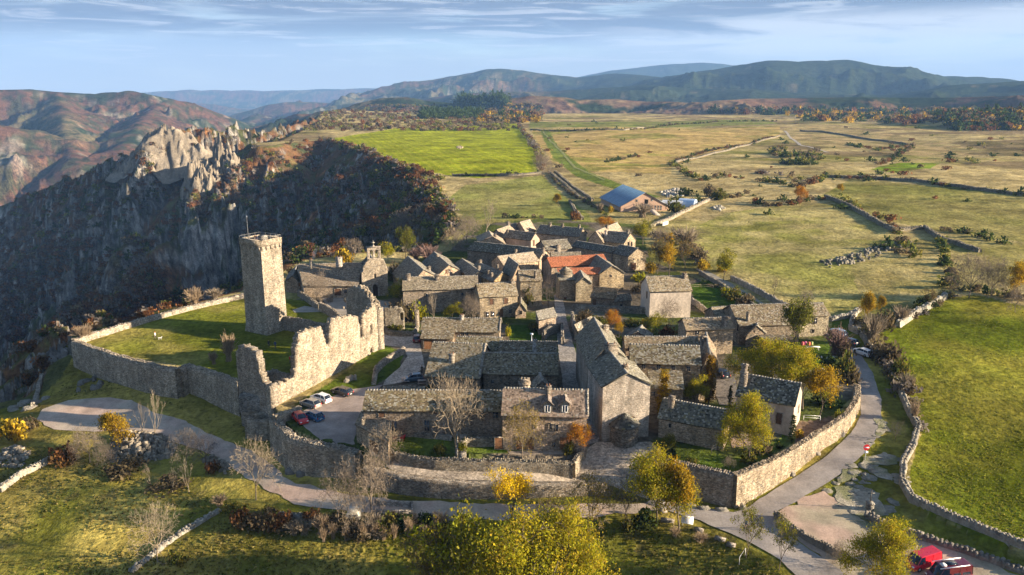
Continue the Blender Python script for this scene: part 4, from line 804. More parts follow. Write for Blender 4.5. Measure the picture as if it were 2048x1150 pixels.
hs('two-storey stone house end beside the parked blue car', (1601, 633), (1658.4, 630.5), 5.2, ry=608, sl=.5, rcol=(.16, .14, .105), lich=.17, tint=(.28, .24, .17), wins=[(1630, 641.5, 1.0, 1.4), (1626, 662, .7, .8, 'dark')])
hs('low dark stone store with small gable in the farmyard', (1492, 672), (1531, 667), 2.8, C=(1500, 650), side='A', ridge='C', apex=(1515, 652), rcol=DARKROOF, name='store', group=None, cat='store')
hs('flat-roofed wooden-fronted shed facing the cottage garden', (1528, 685), (1576, 686), 2.3, ridge='L', d=4, sl=.08, rcol=(.14, .125, .10), tint=(.16, .11, .065), name='shed', group=None, cat='shed')
# dormers, apse, skylights, wide chimney, blue roof
def dormer(info, px, py, label=None):
    r = info['RH'].hit(px, py, .2); q = r[0]; c = info['c']; u = nrm(c[1]-c[0]); v = nrm(c[3]-c[0]); up = np.array([0, 0, 1.]); f = q-v*.0; z = up
    w = .75; fr = f-v*.25-z*.35; mb = MB(); col = (.40, .34, .26); L = v*2.6; hh = 1.65
    b = [fr-u*w, fr+u*w, fr+u*w+L, fr-u*w+L]; prism(mb, b, [p+z*hh for p in b], col); mb.tri(b[0]+z*hh, b[1]+z*hh, fr+z*(hh+.7), col); d = mb.build('dormer', M['stone'], info['roof'])
    rm = MB(); top0, top1 = fr-v*.2+z*(hh+.72), fr+L+z*(hh+.72)
    for s in (-1, 1): slabs(rm, fr+u*s*(w+.2)-v*.2+z*(hh-.15), fr+u*s*(w+.2)+L+z*(hh-.15), top1, top0, (.185, .15, .125), row=.3, wid=(.25, .5), sag=.0, lich=.02)
    pm = MB(); pm.box(fr-v*.04+z*.35, u*.42, v*.03, z*1.15, (1, 1, 1)); g = MB()
    for s in (-1, 0, 1): g.box(fr-v*.06+u*s*.42+z*.35, u*.045, v*.04, z*1.15, (.75, .72, .66))
    for h_ in (.35, 1.45): g.box(fr-v*.065+z*h_, u*.46, v*.035, z*.07, (.75, .72, .66))
    rm.build('dormer_roof', M['slab'], info['roof']); 
    pm.build('dormer_window', M['glass'], info['roof']); g.build('dormer_frame', M['paint'], info['roof'])
dormer(I1, 1095, 823); dormer(I1, 1129.5, 823)
def skylight(info, px, py, w=.8, l=1.0):
    r = info['RH'].hit(px, py, .2); q, n, a, b = r; b = nrm(b); mb = MB(); mb.box(q+n*.02, a*w/2, b*l/2, n*.12, (.62, .68, .74)); f = mb.build('skylight', M['paint'], info['roof'])
for h_ in HS: pass
def apse():
    R_ = I40['c']; a, b = R_[0], R_[1]; t = nrm(b-a); n = np.array([t[1], -t[0], 0]); s0, zz = onwall(a, b, 1248, 880); c = a+t*s0*.98; r = 2.35; z0 = -2.5; z1 = 2.0; N = 14; mb = MB()
    pts = [c+t*r*math.cos(math.pi*(1+i/N))*1.0-n*0+n*(-r*math.sin(math.pi*(1+i/N))) for i in range(N+1)]
    for i in range(N): p, q = pts[i], pts[i+1]; mb.quad((*p[:2], z0), (*q[:2], z0), (*q[:2], z1), (*p[:2], z1), (.24, .205, .16))
    loc = (c[0], c[1], float(gz(c[0], c[1]-2))); A = root('apse', 'small round stone apse with conical slab roof at the foot of the tall house', 'apse', loc)
    mb.build('wall', M['stone'], A); rm = MB(); top = c+np.array([0, 0, z1+1.9])
    for i in range(N):
        p = c+(pts[i]-c)*1.1+np.array([0, 0, z1]); q = c+(pts[i+1]-c)*1.1+np.array([0, 0, z1])
        rm.tri(tuple(p), tuple(q), tuple(top), (.06, .055, .045)); slabs(rm, p, q, top+(q-top)*.02, top+(p-top)*.02, (.10, .095, .08), row=.34, wid=(.3, .5), sag=0, lich=.05)
    rm.build('roof', M['slab'], A)
apse()
def widechimney():
    mb = MB(); q = IT['c']; t = nrm(q[1]-q[0]); v = nrm(q[3]-q[0]); c = (q[0]+q[1])/2+v*2.2; col = (.30, .255, .19); z = 5.0
    for w, h, d in ((1.7, 1.6, 1.0), (1.45, .9, .85), (1.75, .18, 1.05), (1.2, .5, .7), (.8, .3, .5)):
        mb.box(c+np.array([0, 0, z]), t*w, v*d, (0, 0, h), col, True); z += h-.002
    mb.stone(c+np.array([0, 0, z+.15]), .3, col); mb.build('chimney', M['stone'], IT['roof'])
widechimney()

hs('little dark-roofed gable tucked behind the dormered house', (1070, 779), (1098, 778), 4.6, C=(1066, 765), side='A', ridge='C', apex=(1082, 762), rcol=DARKROOF, tint=(.24, .2, .16))
quadhouse('shed', 'tiny ivy-grown arched stone shed beside the tall narrow house', [P(1031, 622, 2)[:2], P(1052, 621, 2)[:2], P(1051, 610, 2)[:2], P(1033, 611, 2)[:2]], 2, 3.8, 'C', cat='shed', rcol=(.12, .12, .09), wins=[(1041, 625, .8, 1.0, 'dark')])
def stack():
    c = PY(1049, 778, P(1049, 829, 5.1)[1]+6.5); R0 = root('chimney_stack', 'massive stepped stone chimney rising behind the dormered house ridge', 'chimney', (c[0], c[1], 0)); mb = MB(); z = 1.0; col = (.40, .33, .25)
    for w, h in ((1.25, c[2]-1.0+.1), (1.1, .9), (1.3, .16), (.95, .5), (1.1, .14)): mb.box((c[0], c[1], z), (w*.8, 0, 0), (0, w*.6, 0), (0, 0, h), shade(col, .9, 1.1), True); z += h-.003
    mb.build('shaft', M['stone'], R0); t = MB()
    for x in (-.5, 0, .45): t.stone((c[0]+x, c[1], z+.12), .22, col)
    t.build('cap_stones', M['stone'], R0)
    f = P(1063, 706, 4.0); f = PY(1063, 690, P(1063, 704, 4.0)[1]+2.5); F0 = root('flue', 'thin metal flue with cowl beside the whitewashed chimney', 'flue', tuple(f)); m = MB(); m.tube(f-np.array([0, 0, 1.5]), f+np.array([0, 0, 2.2]), .09, .09, (.45, .45, .45), 6); m.build('pipe', M['metal'], F0); m = MB(); m.box(f+np.array([0, 0, 2.2]), (.3, 0, 0), (0, .25, 0), (0, 0, .3), (.6, .6, .6), True); m.build('cowl', M['metal'], F0)
stack()
# ---------------------------------------------------------------- keep, ruin, church
def tower():
    f0 = P(534.8, 671, 0); l0 = P(493, 661, 0); t = nrm((l0-f0)[:2]); w = np.linalg.norm((l0-f0)[:2]); n = np.array([-t[1], t[0]]); n = n if n[1] > 0 else -n
    w2 = solve(lambda d: proj((*(f0[:2]+n*d), 0))[0]-575.5, 2, 14)
    f0, T, Nn = f0[:2], t, n; zt = solve(lambda z: proj((*(f0+T*.35+Nn*.35), z))[1]-483, 15, 30); c = f0+T*w/2+Nn*w2/2
    rt = root('watch_tower', 'tall square stone tower with corbelled top standing alone on the castle lawn', 'tower', (c[0], c[1], 0)); col = (.44, .365, .27)
    def sq(a, b): return [c-T*a-Nn*b, c+T*a-Nn*b, c+T*a+Nn*b, c-T*a+Nn*b]
    a0, b0 = w/2, w2/2; mb = MB(); lv = [(-1.5, 1.14), (0, 1.07), (1.6, 1.0), (8, .985), (zt-1.2, .965)]
    NZ = 26; zs = np.linspace(-1.5, zt-1.2, NZ); fs = np.interp(zs, [l[0] for l in lv], [l[1] for l in lv]); rings = []
    for z, f in zip(zs, fs):
        r = []; q = sq(a0*f, b0*f)
        for i in range(4):
            p, p2 = q[i], q[(i+1) % 4]
            for k in range(8): s = k/8; b = p+(p2-p)*s; j = 0 if k == 0 else .03; r.append((b[0]+rnd.uniform(-j, j), b[1]+rnd.uniform(-j, j), z))
        rings.append(r)
    for i in range(NZ-1):
        for k in range(32): mb.quad(rings[i][k], rings[i][(k+1) % 32], rings[i+1][(k+1) % 32], rings[i+1][k], col)
    # slits
    mb.build('shaft', M['ruin'], rt)
    pm = MB(); ft = fs[-1]; A_, B_ = a0*ft, b0*ft; z = zt-1.25; up = np.array([0, 0, 1.])
    def v3(p, z): return np.array([p[0], p[1], z])
    for sgn, ax, ox, hw, ow in ((-1, T, Nn, A_, B_), (1, T, Nn, A_, B_), (-1, Nn, T, B_, A_), (1, Nn, T, B_, A_)):
        d = ox*sgn; pm.box(v3(c+d*(ow-.12), z), v3(ax, 0)*(hw+.14), v3(ox, 0)*.28, up*1.3, col, True)
        pm.box(v3(c+d*(ow-.12), z+1.3), v3(ax, 0)*(hw+.20), v3(ox, 0)*.34, up*.14, tuple(x*1.2 for x in col), True)
    pm.build('parapet', M['ruin'], rt)
    for sgn, ax, ox, hw, ow in ((-1, T, Nn, A_, B_), (-1, Nn, T, B_, A_), (1, T, Nn, A_, B_), (1, Nn, T, B_, A_)):
        for i in range(5):
            cm = MB(); s = (i-2)/2*(hw*.88); q = v3(c+ox*sgn*(ow+.02)+ax*s, z-.75); cm.box(q, v3(ax, 0)*.22, v3(ox, 0)*.26, up*.74, col, True); cm.box(q-up*.5-v3(ox, 0)*sgn*.14, v3(ax, 0)*.2, v3(ox, 0)*.14, up*.5, col, True); cm.build('corbel', M['ruin'], rt)
    fl = MB(); fl.box(v3(c, z+.1), v3(T, 0)*(A_+.1), v3(Nn, 0)*(B_+.1), up*.15, (.42, .36, .28)); fl.build('platform', M['stone'], rt)
    rl = MB(); hz = z+1.44+.55
    for s1, s2 in (((-1, -1), (1, -1)), ((1, -1), (1, 1)), ((1, 1), (-1, 1)), ((-1, 1), (-1, -1))):
        p, q = c+T*A_*s1[0]+Nn*B_*s1[1], c+T*A_*s2[0]+Nn*B_*s2[1]; rl.tube(v3(p, hz), v3(q, hz), .035, .035, (.35, .33, .3), 4)
        for k in range(5): m_ = p+(q-p)*k/4; rl.tube(v3(m_, z+1.4), v3(m_, hz), .03, .03, (.35, .33, .3), 4)
    rl.build('railing', M['metal'], rt)
    ms = MB(); p = c+T*(A_-.2)-Nn*(B_-.4)*0; p = c+T*(A_-.1)+Nn*(-B_*.2); ms.tube(v3(p, z+1), v3(p, z+6.2), .06, .03, (.3, .3, .3), 5); ms.tube(v3(p-T*.1, z+6.0), v3(p+T*.1, z+6.3), .12, .1, (.6, .58, .55), 6); ms.build('mast', M['metal'], rt)
    hb = MB(); hb.box(v3(c+T*0.3+Nn*1.0, z+.2), v3(T, 0)*.9, v3(Nn, 0)*.7, up*1.5, (.4, .36, .3)); hb.build('stair_hatch', M['stone'], rt)
    return c, z+.25, T, Nn, A_, B_
TW = tower()
def keep():
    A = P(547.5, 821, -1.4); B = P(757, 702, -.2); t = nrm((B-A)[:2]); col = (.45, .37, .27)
    rt = root('ruined_keep', 'roofless ruined keep with jagged sunlit masonry wall above the parked cars', 'ruin', (A[0], A[1]+3, -1.2)); up = np.array([0, 0, 1.])
    prof = [onwall(A, B, *p) for p in [(547, 773.8), (562, 768), (580, 760), (593, 756), (594.5, 700), (597, 684), (603, 667), (615, 661), (641, 655.8), (648, 668), (652, 690), (657, 696), (661, 690), (663, 650), (668.6, 638), (682, 635), (697, 632.5), (712, 634), (717.5, 638), (719, 655), (727, 655), (727.5, 627), (738, 623), (745, 612), (752, 608), (755, 640), (757, 690)]]
    S = [p[0] for p in prof]; Z = [p[1] for p in prof]
    def rect(x0, y0, x1, y1, arch=False): a, b = onwall(A, B, x0, (y0+y1)/2)[0], onwall(A, B, x1, (y0+y1)/2)[0]; return (a, b, onwall(A, B, (x0+x1)/2, y1)[1], onwall(A, B, (x0+x1)/2, y0)[1]) + ((1,) if arch else ())
    holes = [rect(719.5, 640, 727.5, 679), rect(740.5, 648, 746.5, 672, True), rect(741.5, 694, 748.5, 711), rect(702, 705, 706, 712), rect(716, 704, 719, 710), rect(652, 746, 654.5, 752.5), rect(728, 697, 731, 703)]
    for k, (x, y) in enumerate([(731, 640), (731, 652), (731, 664), (731, 676), (731, 688), (736, 644), (736, 656), (736, 668), (736, 680), (736, 692)]): holes.append(rect(x, y, x+2.8, y+4))
    mb = MB(); top = lambda s: float(np.interp(s, S, Z))+.25*math.sin(s*3.1)+.15*math.sin(s*7.7)
    cellwall(mb, A, B, -3.5, top, holes, 1.5, .34, .09, col); sm = mb
    for s, z in [(q, top(q)) for q in np.arange(.3, S[-1]-.2, .35)]: p = A[:2]+t*s; n_ = np.array([-t[1], t[0]])*(1 if t[0] > 0 else -1); p = p+n_*rnd.uniform(.1, 1.4); sm.stone((p[0], p[1], z-.1), rnd.uniform(.18, .36), tuple(x*1.05 for x in col))
    mb.build('front_wall', M['ruin'], rt)
    # left wall, its tint darkened for its own shade
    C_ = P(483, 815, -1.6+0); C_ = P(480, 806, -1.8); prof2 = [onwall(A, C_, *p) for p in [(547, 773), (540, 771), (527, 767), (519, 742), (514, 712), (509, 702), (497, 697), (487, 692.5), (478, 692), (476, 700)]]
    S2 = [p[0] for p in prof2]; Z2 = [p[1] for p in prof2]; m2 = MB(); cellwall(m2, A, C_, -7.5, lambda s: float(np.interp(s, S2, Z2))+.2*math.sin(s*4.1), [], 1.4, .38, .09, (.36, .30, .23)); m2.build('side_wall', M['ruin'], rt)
    # gable wall at the far end: tint darkened as shaded, lit top stones paler
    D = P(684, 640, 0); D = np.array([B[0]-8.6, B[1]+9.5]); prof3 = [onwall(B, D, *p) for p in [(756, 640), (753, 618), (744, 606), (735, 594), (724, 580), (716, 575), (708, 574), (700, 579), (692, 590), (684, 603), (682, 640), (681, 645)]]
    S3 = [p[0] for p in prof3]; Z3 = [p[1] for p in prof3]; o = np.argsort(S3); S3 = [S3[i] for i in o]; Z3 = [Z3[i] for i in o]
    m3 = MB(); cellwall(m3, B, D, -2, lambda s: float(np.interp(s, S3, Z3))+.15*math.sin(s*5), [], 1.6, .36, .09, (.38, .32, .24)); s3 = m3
    for s in np.arange(.2, max(S3), .33):
        p = np.array(B[:2])+nrm(D-B[:2])*s; z = float(np.interp(s, S3, Z3))
        for k in range(3): s3.stone((p[0]+rnd.uniform(0, 1.3), p[1]+rnd.uniform(.1, 1.5), z), rnd.uniform(.2, .34), (.44, .36, .26))
    s3.build('gable_wall', M['ruin'], rt)
    # inner platform and low inner walls
    m4 = MB(); q = A[:2]+np.array([2.2, 2.0]); m4.box((A[0]-3.6, A[1]+4.4, -2.4), (3.4, .3, 0), (-.2, 2.6, 0), (0, 0, 3.1), (.27, .24, .2)); m4.build('inner_floor', M['stone'], rt)
    pm = MB(); E = P(586, 660, 6); 
    rough_wall('inner_wall', None, [(*P(586, 752, 2.2)[:2], 2.2), (*P(548, 738, 2)[:2], 1.8), (*P(514, 748, 1.6)[:2], 1.5)], .7, None, (.33, .29, .23), parent=rt)
    return A, B, C_, D
KP = keep()
def church():
    zt = 0.; A = P(724.5, 594, 0); Bp = P(777, 590.5, 0); t = nrm((Bp-A)[:2]); col = (.44, .36, .26); n = np.array([-t[1], t[0]]); n = n if n[1] > 0 else -n
    A = A[:2]; B = Bp[:2]; rt = root('chapel', 'romanesque stone chapel with twin-arched bell gable and stone cross', 'chapel', (*((A+B)/2), 0)); up = np.array([0, 0, 1.])
    ow = lambda x, y: onwall(A, B, x, y); prof = [ow(*p) for p in [(724.6, 545), (726, 533), (731, 526), (735, 521), (738, 518.5), (762, 517), (766, 519), (770, 524), (771, 529), (774, 536), (776, 541), (777, 548)]]
    S = [p[0] for p in prof]; Z = [p[1] for p in prof]; L = np.linalg.norm(B-A)
    c0 = ow(750, 560)[0]; c0 = ow(750.3, 575)[0]; d0, d1 = ow(746, 575)[0], ow(755, 575)[0]; wz = ow(749.8, 551)[1]
    mb = MB(); cellwall(mb, A, B, -1.5, lambda s: float(np.interp(s, S, Z)), [(d0, d1, -.2, 3.3, 1), (ow(748, 551)[0], ow(752, 551)[0], wz-.75, wz+.65, 1)], 1.2, .22, .02, col); mb.build('facade', M['ruin'], rt)
    # bell gable
    z0 = np.mean([ow(733, 519)[1], ow(761, 518)[1]])-.3; z1 = ow(747, 495)[1]; b0, b1 = ow(734, 505)[0], ow(761, 505)[0]; wd = b1-b0
    bm = MB(); hz0, hz1 = z0+.5, z1-.7; hs_ = [(wd*.18, wd*.42, hz0, hz1, 1), (wd*.58, wd*.82, hz0, hz1, 1)]; A2, B2 = A+t*b0+n*.1, A+t*b1+n*.1
    cellwall(bm, A2, B2, z0, lambda s: z1, hs_, .9, .14, .005, (.47, .39, .30)); bm.build('bell_gable', M['ruin'], rt)
    cm = MB(); mid = (A2+B2)/2+n*.45; v3 = lambda p, z: np.array([p[0], p[1], z]); cm.box(v3(mid, z1-.02), v3(t, 0)*(wd/2+.15), v3(n, 0)*.6, up*.2, (.45, .38, .3), True); cm.build('coping', M['stone'], rt)
    xm = MB(); xm.box(v3(mid, z1+.15), v3(t, 0)*.3, v3(n, 0)*.25, up*.3, (.5, .43, .34)); xm.box(v3(mid, z1+.4), v3(t, 0)*.09, v3(n, 0)*.09, up*1.4, (.55, .48, .38)); xm.box(v3(mid, z1+1.2), v3(t, 0)*.45, v3(n, 0)*.085, up*.18, (.55, .48, .38)); xm.build('cross', M['stone'], rt)
    for s in (.3, .7):
        q = A2+t*wd*s+n*.45; be = MB(); prev = None
        for r, h in ((.30, -1.1), (.24, -.95), (.19, -.6), (.12, -.4), (.03, -.33)):
            if prev: be.tube(v3(q, hz1+prev[1]), v3(q, hz1+h), prev[0], r, (.10, .09, .06), 8, False)
            prev = (r, h)
        be.tube(v3(q, hz1-.4), v3(q, hz1-.02), .04, .04, (.1, .09, .06), 4); be.build('bell', M['metal'], rt)
    # portal mouldings and door
    pm = MB(); sc, r0 = (d0+d1)/2, (d1-d0)/2
    for i in range(13):
        a = math.pi*i/12; p = A+t*(sc+math.cos(a)*(r0+.3)); pm.box(v3(p-n*.06, 3.3-r0+math.sin(a)*(r0+.3)-.18), v3(t, 0)*.2, v3(n, 0)*.1, up*.36, (.50, .42, .32))
    for s_ in (-1, 1):
        for k in range(5): p = A+t*(sc+s_*(r0+.3)); pm.box(v3(p-n*.05, k*.5-.1), v3(t, 0)*(.2+.03*(k % 2)), v3(n, 0)*.09, up*.48, (.50, .42, .32))
    pm.build('portal', M['stone'], rt); dm = MB(); dm.box(v3(A+t*sc+n*.8, -.3), v3(t, 0)*(r0+.1), v3(n, 0)*.05, up*3.7, (.07, .045, .03)); dm.build('door', M['wood'], rt)
    gm = MB(); gm.box(v3(A+t*ow(750, 551)[0]+n*.7, wz-.8), v3(t, 0)*.5, v3(n, 0)*.04, up*1.5, (1, 1, 1)); gm.build('window', M['dark'], rt)
    # nave
    e = 11.5; q = [A+n*1.0+t*.3, B+n*1.0-t*.3, B+n*e-t*.3, A+n*e+t*.3]; ze = ow(726, 548)[1]; ze = 6.2; zr = max(Z)-.9
    I = quadhouse('nave', None, q, ze, zr, 'C', rcol=(.12, .12, .108), tint=(.36, .30, .225), over=.2); I['root'].parent = rt; I['root'].location = Vector(I['root'].location)-rt.location
    for k_ in ('label', 'category'):
        if k_ in I['root']: del I['root'][k_]
church()
# buildings left of the chapel
hs('long stone house with fawn slab roof and two white chimneys beside the chapel', (606, 584), (697, 575.5), 3.6, C=(592+68, 540), side='B', ridge='AB', ry=None, apex=None, d=None, rcol=(.18, .16, .13)) if 0 else None
quadhouse('house', 'long stone house with fawn roof and white chimneys left of the chapel', [P(607, 571, 3.4)[:2], P(716, 572, 3.4)[:2], P(724, 548, 3.4)[:2]+np.array([0, 6.]), P(588, 549, 3.4)[:2]+np.array([0, 2.])], 3.4, 7.6, 'AB', group=G1, rcol=(.185, .16, .13), lich=.05, tint=(.30, .25, .19),
   chims=[(622, 527, 1.2, .7, .7, 'pots', (.5, .43, .34)), (678, 524, 1.5, 1.7, .9, 'pots', (.55, .48, .4))], wins=[(675.6, 584, 1.7, 1.9, 'shutter'), (691, 582, .8, 1.2)])
quadhouse('house', 'low stone house with dark hipped slope behind the tower', [P(571, 563, 3)[:2], P(600, 566, 3)[:2], P(603, 548, 3)[:2]+np.array([0, 3.]), P(575, 549, 3)[:2]+np.array([0, 3.])], 3, 4.8, 'C', group=G1, rcol=DARKROOF, tint=(.24, .2, .16), wins=[(599, 569, .9, 1.2, 'shutter')])
# ---------------------------------------------------------------- ramparts
def pw(pts): return [tuple(P(*p)) for p in pts]
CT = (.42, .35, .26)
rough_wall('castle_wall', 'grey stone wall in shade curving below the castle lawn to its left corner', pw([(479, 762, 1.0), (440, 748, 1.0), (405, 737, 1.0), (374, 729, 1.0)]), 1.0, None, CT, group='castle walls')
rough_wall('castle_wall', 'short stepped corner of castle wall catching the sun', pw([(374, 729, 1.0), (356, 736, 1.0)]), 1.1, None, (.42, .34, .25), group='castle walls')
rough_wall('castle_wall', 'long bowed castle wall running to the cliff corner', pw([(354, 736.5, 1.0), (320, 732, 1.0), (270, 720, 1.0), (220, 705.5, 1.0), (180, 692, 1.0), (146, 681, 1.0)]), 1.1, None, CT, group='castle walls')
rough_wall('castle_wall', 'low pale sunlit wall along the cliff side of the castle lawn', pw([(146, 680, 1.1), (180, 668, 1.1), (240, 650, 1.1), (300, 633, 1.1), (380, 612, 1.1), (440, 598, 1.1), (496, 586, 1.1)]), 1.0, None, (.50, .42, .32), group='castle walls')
rough_wall('courtyard_wall', 'lit-topped wall joining the tower to the ruined keep', pw([(568, 632, 3.4), (610, 640, 3.4), (640, 646, 3.4), (664, 651, 3.4)]), .9, -.5, (.36, .3, .23))
rough_wall('courtyard_wall', 'broken stone wall behind the keep in front of the church yard', pw([(640, 605, 2.2), (655, 612, 2.2), (668, 621, 2.4), (684, 634, 2.6)]), .8, None, (.40, .33, .25))
rough_wall('yard_wall', 'angled stone yard wall around the bare tree by the church', pw([(597, 580, 1.6), (612, 590, 1.6), (628, 602, 1.6), (638, 609, 1.5)]), .7, None, (.34, .29, .22))
rough_wall('bastion', 'ruined angular bastion with empty top below the keep', pw([(492, 834, -2.6), (515, 840, -2.6), (544, 839, -2.5)]), .9, None, CT, group='rampart walls')
rough_wall('bastion', 'left flank of the ruined bastion climbing to the keep', pw([(492, 834, -2.6), (516, 824, -2.4), (536, 815, -1.6)]), .8, -3.5, CT, group='rampart walls')
rough_wall('rampart', 'thick weathered rampart curving round the car park', pw([(546, 836, -.2), (560, 848, -.2), (574, 862, -.2), (588, 873, -.3), (606, 879, -.4), (626, 884, -.5), (648, 888, -.6), (668, 891.5, -.7), (696, 896, -.9), (716, 905, -1.3)]), 1.5, None, CT, jag=.3, capr=.2, bump=.2, group='rampart walls')
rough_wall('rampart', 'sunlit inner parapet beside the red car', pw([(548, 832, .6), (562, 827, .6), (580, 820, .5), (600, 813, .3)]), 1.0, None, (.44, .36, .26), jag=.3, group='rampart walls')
rough_wall('garden_wall', 'long mossy garden wall along the upper lane with a brown door', pw([(768, 889, -.6), (782, 903, -.7), (800, 907, -.8), (830, 913, -.8), (873, 917, -.8), (950, 919, -.8), (1049, 920, -.8), (1100, 922, -.9), (1146, 925.5, -1.0)]), .7, None, (.30, .255, .19), jag=.12, group='garden walls')
rough_wall('garden_wall', 'short garden wall running back beside the sunlit orange bush', pw([(1146, 925.5, -1.0), (1158, 907, -.6), (1170, 888, -.3)]), .7, None, (.36, .3, .22), jag=.1, group='garden walls')
rough_wall('parapet', 'low outer parapet with flat coping between the two lanes', pw([(730, 932, -2.6), (765, 940, -2.6), (800, 949, -2.6), (860, 957, -2.7), (929, 963, -2.8), (1030, 966, -3.0), (1130, 967, -3.2), (1219, 967, -3.3)]), 1.3, None, (.33, .275, .21), jag=.04, cap=False, bump=.06, group='rampart walls')
rough_wall('rampart', 'shaded end face of the right-hand rampart above the road junction', pw([(1345, 924, .3), (1365, 926, .3), (1395, 932, .3), (1425, 939, .3), (1450, 945, .3), (1469, 949, .3)]), 1.1, None, (.34, .28, .215), jag=.2, capr=.2, group='rampart walls')  # tint darker than the sunlit stretch: the shade is put into the colour
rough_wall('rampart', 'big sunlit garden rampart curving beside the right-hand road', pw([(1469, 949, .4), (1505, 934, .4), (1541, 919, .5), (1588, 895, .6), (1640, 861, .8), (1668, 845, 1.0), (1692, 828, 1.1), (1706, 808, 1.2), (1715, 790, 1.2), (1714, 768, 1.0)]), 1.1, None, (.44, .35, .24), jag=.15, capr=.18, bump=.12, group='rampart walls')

def roofless():
    A, B = P(769, 662, 0), P(809, 662, 0); R0 = root('ruined_house', 'small roofless ruined house with one empty window and shrubs inside', 'ruin', (A[0]+2, A[1]+2, 0)); col = (.34, .29, .215); f = lambda pts: (lambda q: (lambda s: float(np.interp(s, [a[0] for a in q], [a[1] for a in q]))+.15*math.sin(s*5)))([onwall(A, B, *p) for p in pts])
    ww = [onwall(A, B, 799.5, 635), onwall(A, B, 805.5, 635), onwall(A, B, 802, 641), onwall(A, B, 802, 626)]; mb = MB(); cellwall(mb, A, B, -1.5, f([(769, 616), (790, 614), (800, 615), (806, 620), (810, 630)]), [(ww[0][0], ww[1][0], ww[2][1], ww[3][1])], .8, .3, .06, col); mb.build('front_wall', M['ruin'], R0)
    D = np.array([A[0]+.5, A[1]+8]); mb = MB(); cellwall(mb, A, D, -1.5, lambda s: 4.6-.25*s+.2*math.sin(s*4), [], .8, .33, .06, col); mb.build('left_wall', M['ruin'], R0)
    C1, C2 = P(830, 658, 0), P(837, 658, 0); mb = MB(); cellwall(mb, C1, C2, -1.5, lambda s: 4.3-.5*abs(s-.4), [], 2.2, .3, .06, (.40, .33, .25)); mb.build('pillar', M['ruin'], R0)
roofless()
# ---------------------------------------------------------------- roads, lanes, yards laid on the ground
from mathutils.geometry import delaunay_2d_cdt
def way_mat(name, stones=False):
    k = NT(name, .95, .15); g = k.geo(); n1 = k.noise(g, 3.2, 5, .7); n2 = k.noise(g, .30, 5, .65); f = k.math('MULTIPLY', k.rng(n1, .3, .7, .82, 1.18), k.rng(n2, .3, .7, .72, 1.28))
    c = k.attr('Col')
    if stones:
        v = k.vor(g, 3.4); sp_ = k.n('ShaderNodeSeparateColor'); k.set(sp_.inputs[0], v); f = k.math('MULTIPLY', f, k.rng(sp_.outputs[0], 0, 1, .6, 1.4)); h = k.math('ADD', sp_.outputs[1], n1)
    else: h = n1
    k.base(k.scale(c, f)); k.bump(h, .8, .05); return k.m
M['gravel'] = way_mat('gravel_surface'); M['asphalt'] = way_mat('worn_asphalt'); M['cobble'] = way_mat('cobble_surface', True)
def drape(name, poly, mat, col, lift=.07, step=1.2, wob=.5, smooth_=True, alt=None, sc=5.):
    W_ = [np.array(G(*p)) if len(p) == 2 else np.array(P(*p)) for p in poly]; pts = []
    for p, q in zip(W_, W_[1:]+W_[:1]):
        n = max(1, int(np.linalg.norm((q-p)[:2])/step)); pts += [p[:2]+(q-p)[:2]*i/n for i in range(n)]
    pts = np.array(pts); pts = pts+np.stack([fbm(pts[:, 0], pts[:, 1], 2.2, 3, 61)-.5, fbm(pts[:, 0], pts[:, 1], 2.2, 3, 62)-.5], -1)*2*wob
    x0, y0 = pts.min(0); x1, y1 = pts.max(0); gx, gy = np.meshgrid(np.arange(x0, x1, step), np.arange(y0, y1, step)); gx = gx.ravel()+rnd.random()*.1; gy = gy.ravel(); ins = inpoly(gx, gy, pts)
    d = segdist(gx, gy, list(pts), True); ins &= d > step*.45; inner = np.stack([gx[ins], gy[ins]], -1); allp = np.r_[pts, inner]; n = len(pts)
    r = delaunay_2d_cdt([Vector(p) for p in allp], [(i, (i+1) % n) for i in range(n)], [], 1, 1e-4); V2 = np.array([tuple(v) for v in r[0]]); F = [tuple(f)+(f[0],) if 0 else f for f in r[2] if len(f) == 3]
    z = gz(V2[:, 0], V2[:, 1])+lift; V = np.c_[V2, z]; F = np.array(F)
    a = V2[F[:, 1]]-V2[F[:, 0]]; b = V2[F[:, 2]]-V2[F[:, 0]]; fl = (a[:, 0]*b[:, 1]-a[:, 1]*b[:, 0]) < 0; F[fl] = F[fl][:, ::-1]
    cc = np.tile(np.array(col, float), (len(V), 1))
    if alt is not None: t = sstep(.4, .62, fbm(V2[:, 0], V2[:, 1], sc, 4, 77))[:, None]; cc = cc*(1-t)+np.array(alt)*t
    o = obj(name, mesh_np(name, V, F, M[mat], cc, True)); return tag(o, kind='structure')
def ribbon(name, path, w, mat, col, lift=.05, **k):
    pts = [np.array(G(*p))[:2] for p in path]; L_, R_ = [], []
    for i, p in enumerate(pts):
        t = nrm((pts[min(i+1, len(pts)-1)]-pts[max(i-1, 0)])); n = np.array([-t[1], t[0]]); ww = w if not isinstance(w, (list, tuple)) else w[i]; L_.append(p+n*ww/2); R_.append(p-n*ww/2)
    poly = [tuple(proj((*q, float(gz(*q))))) for q in L_+R_[::-1]]; W_ = L_+R_[::-1]
    return drape(name, [(0, 0)]*0+[tuple(proj((*q, 0.))) + (0.,) for q in W_], mat, col, lift, **k)
